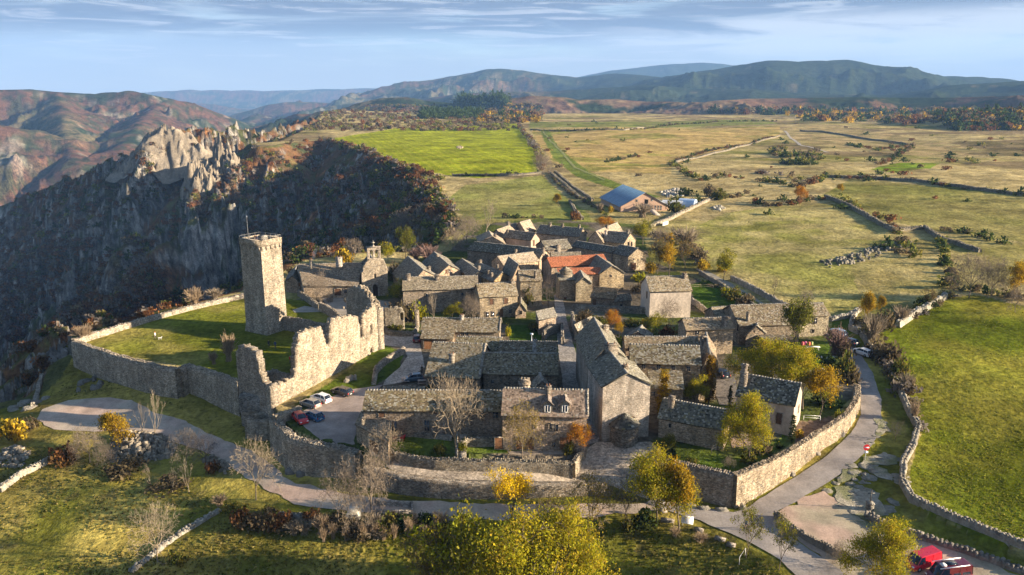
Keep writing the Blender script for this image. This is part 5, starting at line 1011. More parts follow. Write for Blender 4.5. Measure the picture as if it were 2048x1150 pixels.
drape('road', [(1690, 690), (1708, 690), (1745, 745), (1762, 800), (1765, 850), (1745, 890), (1700, 935), (1640, 975), (1590, 1005), (1545, 1028), (1560, 1060), (1620, 1100), (1680, 1140), (1720, 1180), (1620, 1180), (1560, 1120), (1500, 1085), (1440, 1060), (1400, 1042), (1330, 1020), (1292, 1008), (1312, 992), (1360, 1005), (1408, 1016), (1466, 1026), (1490, 1020), (1520, 998), (1600, 950), (1660, 908), (1702, 868), (1722, 830), (1722, 790), (1711, 745), (1696, 715)],
      'asphalt', (.33, .285, .245), .10, wob=.2, alt=(.27, .235, .205))
drape('car_park', [(1548, 1030), (1600, 1003), (1650, 985), (1700, 1003), (1722, 1040), (1800, 1068), (1860, 1085), (1950, 1112), (2080, 1165), (2080, 1200), (1700, 1200), (1640, 1110), (1562, 1052)], 'gravel', (.46, .32, .235), .08, alt=(.36, .30, .20), wob=1.1)
drape('gravel_road', [(75, 838), (88, 818), (140, 800), (200, 795), (265, 800), (300, 822), (370, 843), (440, 878), (490, 897), (540, 927), (590, 967), (680, 987), (800, 1001), (900, 1005), (1000, 1008), (1100, 1010), (1200, 1008), (1296, 1008), (1330, 1022), (1250, 1028), (1180, 1035), (1050, 1040), (900, 1040), (820, 1037), (700, 1024), (600, 1012), (540, 985), (480, 945), (420, 910), (350, 884), (250, 864), (100, 858)],
      'gravel', (.44, .355, .265), .08, alt=(.46, .33, .25), wob=.6)
drape('upper_lane', [(768, 900), (800, 918), (900, 934), (1005, 939), (1100, 943), (1144, 945), (1152, 938), (1175, 896), (1195, 884), (1300, 884), (1320, 900), (1328, 940), (1298, 1000), (1250, 984), (1224, 971), (1100, 966), (929, 963), (800, 948), (737, 932), (720, 916)], 'cobble', (.40, .325, .24), .07, alt=(.33, .27, .205), wob=.15)
drape('village_car_park', [(602, 848), (592, 832), (640, 803), (700, 780), (765, 770), (735, 800), (715, 840), (708, 889), (690, 891), (640, 881)], 'gravel', (.34, .265, .215), .06, alt=(.28, .22, .18), wob=.3)
drape('cobbled_street', [(1108, 590), (1124, 590), (1136, 650), (1150, 700), (1165, 770), (1203, 868), (1195, 884), (1172, 890), (1168, 835), (1128, 790), (1117, 705)], 'cobble', (.27, .235, .195), .06, wob=.15)
drape('village_lane', [(763, 664), (840, 668), (842, 700), (850, 735), (805, 765), (765, 772), (770, 760), (800, 735), (815, 712), (800, 694), (763, 690)], 'cobble', (.38, .32, .255), .06, wob=.2)
drape('church_yard', [(640, 588), (700, 592), (780, 604), (778, 622), (700, 640), (686, 636), (650, 606)], 'gravel', (.30, .255, .20), .05, wob=.2)
drape('stone_path', [(586, 620), (610, 612), (638, 616), (640, 624), (590, 625)], 'gravel', (.28, .25, .21), .05, wob=.3)
drape('cottage_yard', [(1442, 740), (1466, 740), (1480, 800), (1465, 812), (1440, 810), (1425, 770)], 'cobble', (.16, .14, .12), .05, wob=.2)
drape('house_terrace', [(1015, 902), (1145, 902), (1143, 920), (1060, 917), (1018, 908)], 'gravel', (.30, .24, .18), .05, wob=.1)
drape('terrace', [(1456, 872), (1500, 868), (1510, 890), (1465, 896)], 'gravel', (.30, .22, .16), .05, wob=.1)
ribbon('track', [(1398, 538), (1425, 552), (1450, 565), (1490, 590), (1530, 615), (1560, 632)], 2.6, 'gravel', (.27, .24, .185), .08, wob=.2)
ribbon('track', [(1060, 262), (1085, 262), (1110, 290), (1150, 335), (1210, 360)], 2.2, 'gravel', (.20, .20, .06), .12, wob=.4, step=3.)
ribbon('track', [(1570, 262), (1580, 275), (1600, 290), (1640, 300), (1655, 305)], 3.2, 'gravel', (.36, .31, .24), .18, wob=.5, step=3.)
# ---------------------------------------------------------------- rock showing through, stone heaps
def rock_mat():
    k = NT('bare_rock', .95, .1); g = k.geo(); n1 = k.noise(k.co(src=g, scale=(1, 1, .5)), .8, 7, .7); n2 = k.noise(g, 4.5, 5, .7); f = k.math('MULTIPLY', k.rng(n1, .3, .7, .55, 1.4), k.rng(n2, .3, .7, .75, 1.25))
    k.base(k.scale(k.attr('Col'), f)); k.bump(k.math('ADD', k.math('MULTIPLY', n1, 2.), n2), 1., .25); return k.m
M['rock'] = rock_mat()
def blob_rock(mb, c, rx, ry, rz, col, seed, n=16):
    """angular boulder: a squared-off noisy dome"""
    m = n//2; V = []
    k0 = len(mb.v)
    for i in range(m+1):
        ph = math.pi*.62*i/m
        for j in range(n):
            th = 2*math.pi*j/n; x, y, z = math.sin(ph)*math.cos(th), math.sin(ph)*math.sin(th), math.cos(ph)
            r = .72+.55*float(ridged(np.array([x*1.3+seed*3.1+z*.7]), np.array([y*1.3+z*1.6]), 1.0, 3, 5)[0]); s = 1/max(abs(x), abs(y), abs(z))**.35
            mb.v.append((c[0]+x*rx*r*s, c[1]+y*ry*r*s, c[2]+z*rz*r*s)); mb.c.append(shade(col, .85, 1.15))
    for i in range(m):
        for j in range(n): a, b = k0+i*n+j, k0+i*n+(j+1) % n; mb.f.append((a, a+n, b+n, b))
def rock(label, px, py, r, rz=None, col=(.24, .21, .17), n=6, spread=1., name='rock_outcrop', group='rocks near the village', cat='rock', elong=1.):
    c = G(px, py); mb = MB()
    for i in range(n):
        a, q = rnd.uniform(0, 6.28), r*spread*math.sqrt(rnd.random()); x, y = c[0]+math.cos(a)*q*elong, c[1]+math.sin(a)*q; s = r*rnd.uniform(.2, .5)
        blob_rock(mb, (x, y, float(gz(x, y))-s*.15), s, s*rnd.uniform(.7, 1), (rz or r*.5)*rnd.uniform(.6, 1.1), col, rnd.random()*9, 12)
    return tag(obj(name, mb.mesh(name, M['rock'], False, c), None, c), label, cat, group)
def heap(label, poly, r=.35, n=300, col=(.34, .285, .21), name='stone_heap', h=.8, cat='stones'):
    W_ = [G(*p) for p in poly]; A = np.array(W_); x0, y0 = A[:, :2].min(0); x1, y1 = A[:, :2].max(0); c = A.mean(0); mb = MB(); k = 0
    while k < n:
        x, y = rnd.uniform(x0, x1), rnd.uniform(y0, y1)
        if not inpoly(np.array([x]), np.array([y]), W_)[0]: continue
        d = float(segdist(np.array([x]), np.array([y]), W_, True)[0]); mb.stone((x, y, float(gz(x, y))+rnd.random()*min(h, d*.6)), r*rnd.uniform(.6, 1.4), shade(col, .6, 1.3)); k += 1
    return tag(obj(name, mb.mesh(name, M['rock'], False, c), None, c), label, cat)
heap('large heap of grey field stones beside the golden tree', [(230, 870), (270, 862), (330, 872), (355, 895), (340, 915), (290, 925), (245, 935), (215, 920)], .42, 700, h=1.6)
heap('spill of pale stones on the rough bank above the gravel road', [(100+300, 918), (430, 912), (460, 930), (455, 950), (420, 940)], .35, 90)
heap('strip of loose stones at the far left edge of the meadow', [(0, 900), (40, 892), (60, 905), (45, 935), (0, 935)], .4, 120)
heap('long low ridge of cleared stones in the big pasture', [(1640, 525), (1700, 510), (1760, 492), (1810, 478), (1825, 484), (1780, 505), (1720, 525), (1660, 535)], .6, 170, col=(.24, .215, .165))
heap('scattered stone rubble and timber near the barn', [(1318, 385), (1350, 378), (1372, 382), (1366, 394), (1330, 396)], .8, 130, col=(.42, .38, .32))
heap('small pile of pale stones by the pasture gate', [(1422, 416), (1440, 411), (1450, 416), (1440, 423)], .6, 50, col=(.42, .38, .3))
heap('sandy field stones lying in the bright green field', [(912, 296), (918, 292), (926, 294), (922, 299)], 1.0, 25, col=(.45, .36, .25))
ROCKC = (.27, .245, .19)
for i, (lb, px, py, r, n, el) in enumerate((('weathered grey bedrock slab beside the no-entry sign', 1752, 925, 3.2, 9, 1.5), ('flat grey bedrock ledge below the no-entry sign', 1765, 948, 3.0, 8, 1.6), ('large cracked bedrock outcrop around the small stone cross', 1722, 1000, 4.2, 16, 1.3), ('bedrock rib between the red car park and the grass bank', 1700, 970, 2.6, 8, 1.2), ('narrow bedrock strip in shade right of the road bend', 1762, 850, 1.8, 5, .8), ('bedrock step beside the leaning sapling', 1745, 880, 1.8, 5, 1.2))):
    rock(lb, px, py, r, .30, ROCKC, n, 1., elong=el)
for pl in ([(1722, 912), (1760, 906), (1795, 916), (1790, 930), (1740, 932), (1718, 926)], [(1738, 936), (1770, 938), (1790, 950), (1786, 962), (1750, 952)], [(1690, 940), (1715, 938), (1712, 955), (1690, 962), (1672, 975), (1668, 960)], [(1676, 978), (1700, 975), (1735, 985), (1765, 990), (1760, 1012), (1768, 1035), (1740, 1045), (1700, 1030), (1682, 1000)], [(1752, 835), (1768, 838), (1776, 862), (1760, 876), (1745, 868)], [(1700, 1040), (1760, 1050), (1800, 1066), (1780, 1072), (1715, 1054)]):
    drape('bedrock', pl, 'rock', (.42, .37, .28), .13, .8, 1.4, alt=(.20, .20, .10), sc=2.2)
rock('rock base sticking out under the lower curtain wall', 604, 941, 2.2, 1.2, (.20, .18, .15), 6)
rock('boulder bank in front of the ruined keep grass', 700, 757, 1.8, 1.0, (.36, .31, .24), 5); rock('mossy rocks under the castle wall corner', 175, 772, 2.4, 1.1, (.2, .18, .15), 7, 1.6); rock('rock ledge at the end of the left meadow wall', 50, 815, 3.0, 1.0, (.28, .25, .2), 8, 1.4)
for i in range(9):
    t = i/8; px, py = 1484+(1680-1484)*t, 1017-(1017-875)*t**.9; rock('bedrock footing of the big sunlit rampart, %s' % ('nearest the road corner', 'second from the road corner', 'under its third bay', 'left of its middle', 'at its middle', 'right of its middle', 'under the tall section', 'near its bend', 'at its far end')[i], px-4, py-4, 1.1, .9, (.36, .31, .24), 3, .8, group='bedrock along the rampart foot')
# crags of the gorge
def crag(label, px, py, Y, w, h, col=(.23, .19, .14), n=14, depth=.7, lean=0.):
    """jointed rock: blocks of random height standing on a patch of the slope"""
    c = PY(px, py, Y); st = max(.28, w/64); nx, ny = int(w*1.5/st), int(w*1.5*depth/st); gx, gy = np.meshgrid(np.arange(nx)*st-nx*st/2, np.arange(ny)*st-ny*st/2); X, Y_ = gx+c[0], gy+c[1]; q = w/6; sd_ = int(abs(px)+py)
    e = np.clip(1-((gx/(w*.62))**2+(gy/(w*.62*depth))**2), 0, 1)**.6*(.5+.9*fbm(X, Y_, w*.35, 3, sd_)); wx, wy = X+(fbm(X, Y_, q, 3, sd_)-.5)*q, Y_+(fbm(X, Y_, q, 3, sd_+1)-.5)*q
    hh = h*e*(.35+.75*blocks(wx/q, wy/(q*1.3), sd_)+.30*(blocks(wx/q*2.6, wy/q*2.2, sd_+4)-.5))+fbm(X, Y_, q*.3, 3, 3)*h*.08*e
    Z = gz(X, Y_)*.5+min(float(gz(c[0], c[1])), c[2]+2)*.5+hh*.95-h*.26-(e < .04)*h*.4; V = np.stack([X, Y_, Z], -1).reshape(-1, 3); i = np.arange(ny-1)[:, None]*nx; a = (i+np.arange(nx-1)[None]).ravel(); F = np.stack([a, a+1, a+nx+1, a+nx], -1)
    cc = np.array(col)*(.7+.6*blocks(wx/q*2.6, wy/q*2.2, sd_+4).reshape(-1, 1)); g = np.array([c[0], c[1], float(gz(c[0], c[1]))]); return tag(obj('crag', mesh_np('crag', V-g, F, M['rock'], cc), None, g), label, 'rock', 'crags of the gorge')
crag('jagged sunlit crag highest on the gorge skyline', 345, 282, 885, 78, 17, n=30); crag('pale twin crag left of the skyline summit', 272, 312, 870, 40, 18, n=16); crag('thin leaning rock needle on the gorge ridge', 238, 332, 880, 18, 26, n=7)
crag('broad sunlit cliff standing out below the plateau rim', 402, 356, 775, 34, 30, n=18); crag('brightest buttress of the gorge beside the broad cliff', 446, 345, 800, 34, 34, n=18); crag('low rocky knob on the long skyline ridge', 440, 262, 930, 60, 10, n=18)
crag('squat boulder stack behind the castle lawn wall', 228, 645, 222, 11, 5, n=14, depth=.9, col=(.30, .26, .21)); crag('dark boulder stack left of the castle wall corner', 120, 712, 212, 12, 5, n=14, depth=.9, col=(.2, .18, .155))
# ---------------------------------------------------------------- dry stone walls of the fields
def dwall(label, path, h=1.0, th=.7, col=(.36, .32, .26), jag=.2, capr=.25, step=.9, cap=True, **k):
    pts = []
    for p, q in zip(path[:-1], path[1:]):
        a, b = G(*p), G(*q); n = max(1, int(np.linalg.norm((b-a)[:2])/3))
        for i in range(n): r = a+(b-a)*i/n; pts.append((r[0], r[1], float(gz(r[0], r[1]))+h))
    a = G(*path[-1]); pts.append((a[0], a[1], a[2]+h)); k.setdefault('group', 'dry stone field walls')
    vil = any(w in label for w in ('garden', 'lane', 'terrace', 'gate post', 'keep'))
    if vil: k['group'] = 'garden walls'; jag *= .6; capr = min(capr, .2)
    return rough_wall('garden_wall' if vil else 'dry_stone_wall', label, pts, th, None, tuple(q*1.15 for q in col) if vil else col, 'ruin' if vil else 'rock', jag, cap, bump=.2, step=step, capr=capr, fl=.68, **k)
dwall('pale dry stone wall curving round the bright green field on the right', [(1765, 722), (1795, 775), (1812, 815), (1836, 858), (1826, 895), (1806, 930), (1803, 968), (1822, 1000), (1870, 1024), (1950, 1058), (2048, 1098), (2110, 1125)], .9, .7, (.34, .30, .235), .25, .32)
dwall('rough retaining wall below the grass bank beside the red car park', [(1735, 1035), (1780, 1058), (1850, 1080), (1930, 1105), (2000, 1130), (2060, 1150)], .6, .8, (.24, .21, .17), .3, .35)
dwall('low wall between the side road and the red car park', [(1552, 1035), (1572, 1055), (1620, 1085), (1690, 1120)], .9, .7, (.25, .21, .165))
dwall('dry wall climbing the left meadow from the gravel road', [(0, 985), (40, 955), (105, 922)], 1.0, .7, (.42, .37, .29)); dwall('short dry wall left of the turning area', [(66, 815), (78, 778), (84, 755)], .8, .6, (.34, .3, .24))
dwall('half-buried dry wall crossing the bottom meadow', [(262, 1145), (300, 1115), (350, 1075), (410, 1040), (440, 1022)], .4, .8, (.36, .33, .27), .35, .3)
dwall('broken roadside wall behind the bramble bank', [(560, 1030), (620, 1040), (700, 1052)], .5, .7, (.3, .27, .22), .3); dwall('loose stones edging the gravel road by the yellow tree', [(860, 1042), (900, 1044), (935, 1042)], .7, .7, (.38, .34, .28), .3, .32)
dwall('wall with rough stones beside the parked cars on the road', [(1722, 668), (1700, 660), (1704, 640), (1712, 628)], 1.1, .8, (.36, .32, .26), .3); dwall('roadside wall behind the white car', [(1716, 660), (1735, 690), (1758, 722)], 1.1, .8, (.30, .265, .21), .3)
dwall('sunlit tumbled wall between the pasture and the bright field', [(1795, 655), (1830, 632), (1870, 610), (1890, 598)], 1.6, 1., (.42, .38, .3), .5, .4); dwall('tumbled wall beyond the stone house end', [(1660, 642), (1700, 634), (1720, 622)], .9, .8, (.4, .36, .29), .3, .35)
dwall('wall along the upper side of the farm track', [(1463, 560), (1500, 578), (1540, 600), (1570, 618), (1590, 628)], 1.3, .8, (.30, .265, .21), .3, .32); dwall('wall along the lower side of the farm track', [(1400, 548), (1440, 572), (1480, 598), (1520, 625)], 1.1, .7, (.27, .235, .185))
dwall('garden wall running down beside the white house', [(1384, 606), (1400, 618), (1418, 632)], 1.3, .6, (.36, .31, .24)); dwall('garden wall below the sheds and in front of the white house', [(1146, 622), (1180, 622), (1240, 625), (1296, 628)], 1.5, .6, (.28, .245, .19))
dwall('wall along the left side of the cobbled lane', [(1086, 680), (1100, 668), (1124, 662), (1125, 690)], 2.0, .6, (.25, .215, .17)); dwall('wall along the right side of the cobbled lane', [(1144, 640), (1150, 668), (1160, 680)], 2.0, .6, (.27, .235, .185))
dwall('low terrace wall in front of the roofless ruin', [(765, 668), (800, 672), (826, 672), (836, 660)], 1.0, .6, (.30, .26, .2)); dwall('curved low wall along the grass in front of the keep', [(748, 770), (752, 745), (770, 728), (808, 706)], 1.3, .7, (.36, .3, .23), .3)
dwall('small wall with orange gate post above the car park', [(768, 790), (800, 788), (850, 790)], 1.5, .5, (.32, .27, .2), .1); dwall('stone wall between terrace lawn and door by the tall dormered house', [(930, 893), (968, 892), (1003, 892)], 1.5, .5, (.30, .255, .19), .1)
dwall('low garden terrace wall behind the red chairs', [(825, 872), (860, 876), (905, 880)], .7, .5, (.3, .26, .2), .1)
rw = lambda lb, pts, h=1.1, c=(.22, .19, .14): dwall(lb, pts, h, 1.0, c, .4, .5, 3.)
rw('double wall of the old drove road, left side', [(1098, 345), (1130, 372), (1160, 398)]); rw('double wall of the old drove road, right side', [(1110, 345), (1145, 375), (1185, 402)]); rw('wall between green field and small pasture', [(905, 352), (960, 352), (1020, 352), (1085, 347)], 1.2)
rw('wall left of the drove road below the barn', [(1140, 405), (1150, 425), (1165, 440)]); rw('wall from the barn yard up the pasture', [(1300, 455), (1340, 440), (1380, 420), (1420, 400)], 1.2, (.3, .255, .19)); rw('wall zigzagging across the tan field', [(1345, 330), (1360, 322), (1400, 315), (1450, 303), (1500, 290), (1560, 272)], 1.2)
rw('long wall below the far green strip', [(1060, 260), (1150, 262), (1250, 261), (1300, 255)], 1.5); rw('far wall across the right-hand heath', [(1600, 262), (1700, 272), (1800, 287), (1830, 292)], 1.5); rw('wall crossing the right-hand pastures', [(1650, 355), (1750, 358), (1850, 366), (1950, 380), (2048, 392)], 1.5)
rw('wall down to the stone ridge in the big pasture', [(1650, 395), (1700, 415), (1740, 440), (1790, 465)], 1.4); rw('wall behind the pasture trees', [(1800, 462), (1850, 458), (1880, 480), (1960, 505)], 1.2)
# ---------------------------------------------------------------- trees and bushes
def leaf_mat():
    m = bpy.data.materials.new('leaves'); m.use_nodes = True; t = m.node_tree; t.nodes.clear(); N = t.nodes.new; L = t.links.new
    o = N('ShaderNodeOutputMaterial'); a = N('ShaderNodeAttribute'); a.attribute_name = 'Col'; d = N('ShaderNodeBsdfDiffuse'); tr = N('ShaderNodeBsdfTranslucent'); mx = N('ShaderNodeMixShader'); mx.inputs[0].default_value = .46
    L(a.outputs[0], d.inputs[0]); L(a.outputs[0], tr.inputs[0]); L(d.outputs[0], mx.inputs[1]); L(tr.outputs[0], mx.inputs[2]); L(mx.outputs[0], o.inputs[0]); return m
M['leaf'] = leaf_mat(); M['bark'] = col_mat('tree_bark', .95, .1, 3., .3, .02)
def skeleton(seed, H=10., lev=6, trunk=.22, r0=.22, spread=.55, up=.10, nk=(2, 3), ratio=.74):
    rg = random.Random(seed); segs = []
    def br(p, d, ln, r, l):
        n = 3 if l < 4 else 2
        for i in range(n):
            d2 = nrm(d+np.array([rg.gauss(0, .12), rg.gauss(0, .12), rg.gauss(0, .08)+up*.4])); q = p+d2*ln/n; r2 = r*(1-.16/n*2); segs.append((p, q, r, r2, l)); p, d, r = q, d2, r2
            if 0 < l < lev-1 and rg.random() < .45: side(p, d, ln*.6, r*.5, l+2)
        if l >= lev-1: return
        k = rg.randint(*nk) + (2 if l == 0 else 0); a0 = rg.random()*6.28
        for i in range(k): side(p, d, ln*ratio*rg.uniform(.8, 1.15) if l else H*.27*rg.uniform(.8, 1.2), r*(.66 if l else .62), l+1, a0+6.28*i/k, 1 if l or i else .3)
    def side(p, d, ln, r, l, az=None, f=1):
        az = rg.random()*6.28 if az is None else az; x = np.cross(d, (0, .3, 1.)); x = nrm(x) if np.linalg.norm(x) > .05 else np.array([1., 0, 0]); y = np.cross(d, x); a = spread*f*rg.uniform(.7, 1.25)
        br(p, nrm(d*math.cos(a)+(x*math.cos(az)+y*math.sin(az))*math.sin(a)+np.array([0, 0, up])), ln, r, l)
    br(np.array([0, 0, -.2]), np.array([rg.gauss(0, .04), rg.gauss(0, .04), 1.]), H*trunk, r0, 0); return segs
def tube_np(segs, cols):
    """three-sided tapering twigs for all segments at once"""
    A = np.array([s[0] for s in segs]); B = np.array([s[1] for s in segs]); ra = np.array([s[2] for s in segs]); rb = np.array([s[3] for s in segs]); D = B-A; D /= np.linalg.norm(D, axis=1)[:, None]+1e-9
    X = np.cross(D, np.where(np.abs(D[:, 2:3]) < .9, [[0, 0, 1.]], [[1., 0, 0]])); X /= np.linalg.norm(X, axis=1)[:, None]; Y = np.cross(D, X); n = 4 if len(segs) < 200 else 3; V = []
    for P_, r in ((A, ra), (B, rb)):
        for i in range(n): t = 6.2832*i/n; V.append(P_+(X*math.cos(t)+Y*math.sin(t))*r[:, None])
    V = np.stack(V, 1); m = len(segs); base = np.arange(m)[:, None]*2*n; F = np.concatenate([base+np.array([[i, (i+1) % n, n+(i+1) % n, n+i]]) for i in range(n)], 0); return V.reshape(-1, 3), F, np.repeat(np.array(cols), 2*n, 0)
def leaves_np(C_, size, cols, rs, up=.3):
    """one bent quad per leaf spray"""
    n = len(C_); a = rs.normal(size=(n, 3)); a[:, 2] += up; a /= np.linalg.norm(a, axis=1)[:, None]; u = np.cross(a, rs.normal(size=(n, 3))); u /= np.linalg.norm(u, axis=1)[:, None]+1e-9; v = np.cross(a, u); s = size*rs.uniform(.6, 1.4, (n, 1)); w = s*rs.uniform(.5, 1., (n, 1))
    V = np.stack([C_-u*s, C_-v*w*.8+a*s*.15, C_+u*s, C_+v*w*.8+a*s*.15], 1); F = np.arange(n*4).reshape(n, 4); return V.reshape(-1, 3), F, np.repeat(cols, 4, 0)
def norm_dims(segs, lo=1.2):
    e = np.array([s[1] for s in segs]); return e[:, 2].max(), max(1, np.percentile(np.hypot(e[:, 0], e[:, 1]), 96)*2)
PROTO = {}
def bare_proto(key, seed, bark=(.17, .135, .10), lev=7, leaves=0, lcol=(.2, .15, .03), **k):
    s = skeleton(seed, lev=lev, **k); H, W_ = norm_dims(s); rs = np.random.RandomState(seed)
    tr = [q for q in s if q[4] <= 2]; cr_ = [(a, b, max(c, .022), max(d, .016), l) for a, b, c, d, l in s if l > 2]
    def mk(name, ss): V, F, c = tube_np(ss, [shade(tuple(x*(1+.06*max(0, q[4]-2)) for x in bark), .75, 1.3) for q in ss]); return V, F, c  # outer twigs coloured paler, painting the light on the tips
    V, F, c = mk('trunk', tr); tm = mesh_np('trunk', V, F, M['bark'], c); V, F, c = mk('twigs', cr_); mats = [M['bark']]
    cm = mesh_np('twigs', V, F, M['bark'], c); lm = None
    if leaves:
        tips = np.array([q[1] for q in cr_ if q[4] >= lev-3]); C_ = tips[rs.randint(len(tips), size=leaves)]+rs.normal(size=(leaves, 3))*.22; f = rs.uniform(.6, 1.4, (leaves, 1)); V, F, c = leaves_np(C_, .11, np.array(lcol)*f, rs); lm = mesh_np('leaves', V, F, M['leaf'], c)
    PROTO[key] = (tm, cm, lm, H, W_)
def leafy_proto(key, seed, cols, n=5200, size=.17, lev=5, shape=None, clump=.55, H=10, gaps=.35, bark=(.12, .095, .07), Wf=None, **k):
    rs = np.random.RandomState(seed); s = skeleton(seed, lev=lev, H=H, **k); tips = np.array([(q[0]+q[1])/2 for q in s if q[4] >= 2]+[q[1] for q in s if q[4] >= lev-1])
    if shape: 
        zz = np.linspace(.08, 1, 60)[rs.randint(60, size=260)]*H; rr_ = shape(zz/H)*np.sqrt(rs.uniform(.15, 1, 260)); a = rs.uniform(0, 6.28, 260); tips = np.stack([rr_*np.cos(a), rr_*np.sin(a), zz], -1)
    K = min(len(tips), int(90+n/40)); cen = tips[rs.choice(len(tips), K, replace=False)]; cen = cen+rs.normal(size=cen.shape)*.25
    w = rs.uniform(.25, 1.6, K)**1.5; idx = rs.choice(K, n, p=w/w.sum()); C_ = cen[idx]+rs.normal(size=(n, 3))*clump*np.array([1, 1, .75]); cc = np.array(cols); hue = rs.randint(len(cc), size=K)
    mixf = rs.uniform(0, 1, (n, 1))**1.5; col = cc[hue[idx]]*(1-mixf*.5)+cc[rs.randint(len(cc), size=n)]*mixf*.5; col = col*rs.uniform(.6, 1.35, (n, 1))
    V, F, c = leaves_np(C_, size, col, rs); lm = mesh_np('crown', V, F, M['leaf'], c); ss = [(a, b, max(c_, .03), max(d, .025), l) for a, b, c_, d, l in s]
    if shape: ss = [q for q in ss if np.hypot(q[1][0], q[1][1]) < shape(np.array([min(1, q[1][2]/H)]))[0]+.1]
    V2, F2, c2 = tube_np(ss, [shade(bark, .8, 1.25) for q in ss]); tm = mesh_np('trunk', V2, F2, M['bark'], c2)
    Hh = np.percentile(C_[:, 2], 99.3); Ww = np.percentile(np.hypot(C_[:, 0], C_[:, 1]), 96)*2; PROTO[key] = (tm, None, lm, Hh, Ww)
def bush_proto(key, seed, cols, n=420, size=.2, R_=1.5, Hz=1.3, stems=14, bark=(.14, .11, .08), K=14):
    rs = np.random.RandomState(seed); a = rs.uniform(0, 6.28, K); r = R_*np.sqrt(rs.uniform(0, 1, K))*.8; cen = np.stack([r*np.cos(a), r*np.sin(a), Hz*rs.uniform(.25, .9, K)*(1-.45*(r/R_)**2)], -1); idx = rs.randint(K, size=n); C_ = cen[idx]+rs.normal(size=(n, 3))*np.array([.33*R_, .33*R_, .22*Hz])*.8; C_[:, 2] = np.abs(C_[:, 2])
    cc = np.array(cols); col = cc[rs.randint(len(cc), size=K)[idx]]*rs.uniform(.5, 1.45, (n, 1)); V, F, c = leaves_np(C_, size, col, rs); segs = [(np.array([0, 0, -.1]), cen[i % K]*rs.uniform(.8, 1.1), .05, .02, 0) for i in range(stems)]
    V2, F2, c2 = tube_np(segs, [bark]*len(segs)); V = np.r_[V, V2]; F = np.r_[F, F2[:, [0, 1, 2, 3]]+len(c)] if F2.shape[1] == 4 else F; c = np.r_[c, c2]; PROTO[key] = (None, None, mesh_np('bush', V, F, M['leaf'], c), Hz*1.15, R_*2.3)
def twigbush_proto(key, seed, col=(.24, .19, .13), n=120, R_=1.5, Hz=1.8):
    rs = np.random.RandomState(seed); segs = []
    for i in range(n):
        a = rs.uniform(0, 6.28); e = np.array([math.cos(a)*R_*rs.uniform(.1, 1), math.sin(a)*R_*rs.uniform(.1, 1), Hz*rs.uniform(.5, 1)]); m = e*np.array([.35, .35, .55])+rs.normal(size=3)*.06; o = np.array([rs.normal()*.15*R_, rs.normal()*.15*R_, -.1]); segs.append((o, m, .035, .028, 0)); segs.append((m, e, .028, .018, 0))
        for k in range(2): segs.append((m+(e-m)*.4, e+rs.normal(size=3)*.25*R_*.5, .02, .015, 0))
    V, F, c = tube_np(segs, [shade(col, .7, 1.3) for _ in segs]); PROTO[key] = (None, None, mesh_np('bush', V, F, M['bark'], c), Hz, R_*2)
YG = [(.36, .32, .018), (.24, .25, .02), (.44, .35, .02), (.15, .165, .02)]; GOLD = [(.44, .27, .02), (.34, .20, .015), (.46, .32, .03), (.22, .16, .02)]; ORG = [(.44, .19, .02), (.36, .13, .015), (.46, .26, .03)]
OLIVE = [(.09, .10, .02), (.13, .13, .025), (.06, .075, .018), (.17, .14, .03)]; DKG = [(.035, .055, .015), (.055, .075, .02), (.08, .09, .02)]; RUST = [(.17, .075, .03), (.12, .06, .03), (.20, .11, .04)]; BRN = [(.13, .10, .055), (.10, .075, .045), (.17, .13, .07)]
for i in range(4): bare_proto('bare%d' % i, 100+i, spread=.80+.06*i, up=.0, ratio=.74, nk=(2, 4))
bare_proto('fan', 120, bark=(.24, .19, .13), spread=.68, up=.02, ratio=.77, nk=(3, 3), lev=6); bare_proto('bareleaf', 131, leaves=3200, lcol=(.30, .22, .03), spread=.75, up=.02); bare_proto('dark', 140, bark=(.10, .08, .065), spread=.75, up=.02, nk=(3, 3), lev=6, r0=.25); bare_proto('slim', 150, bark=(.25, .20, .14), spread=.40, up=.12, trunk=.15, lev=6, nk=(2, 2))
for i, (kk, c) in enumerate((('yg', YG), ('yg2', YG+OLIVE[1:2]), ('gold', GOLD), ('orange', ORG), ('olive', OLIVE+YG[1:2]))): leafy_proto(kk, 200+i, c, spread=.62, up=.05)
leafy_proto('ygbig', 220, YG+YG[:1]+GOLD[2:3], n=21000, size=.11, spread=.66, up=.04, lev=6, clump=.5); leafy_proto('goldtop', 221, [(.85, .62, .02), (.70, .48, .012), (.80, .52, .02)], n=5200, size=.14, spread=.5)
leafy_proto('half', 222, YG+OLIVE, n=2400, size=.14, spread=.6, lev=6, clump=.4); leafy_proto('halfbrown', 223, BRN+GOLD[1:2]+OLIVE[1:2], n=2600, size=.14, spread=.6, lev=6, clump=.4)
sh_col = lambda z: .95*np.sin(np.pi*np.clip(z, 0, 1)**.8)**.7*(1.05-z*.5); leafy_proto('poplar', 230, GOLD, n=4200, size=.16, shape=sh_col, clump=.28); leafy_proto('poplar2', 231, [(.24, .13, .02), (.18, .11, .025), (.30, .18, .02)], n=4200, size=.16, shape=sh_col, clump=.28)
leafy_proto('cypress', 232, DKG, n=3200, size=.14, shape=lambda z: .8*np.sin(np.pi*np.clip(z, 0, 1)**.7)**.6, clump=.16); leafy_proto('pine', 233, DKG, n=1500, size=.34, shape=lambda z: 2.2*(1.05-z)*(z > .12), clump=.3)
for i, c in enumerate((OLIVE, BRN, RUST, DKG, YG, GOLD)): bush_proto('bush%d' % i, 300+i, c)
twigbush_proto('twig', 320); twigbush_proto('twig2', 321, (.30, .22, .14)); twigbush_proto('twigp', 322, (.20, .13, .11))
lite = {}
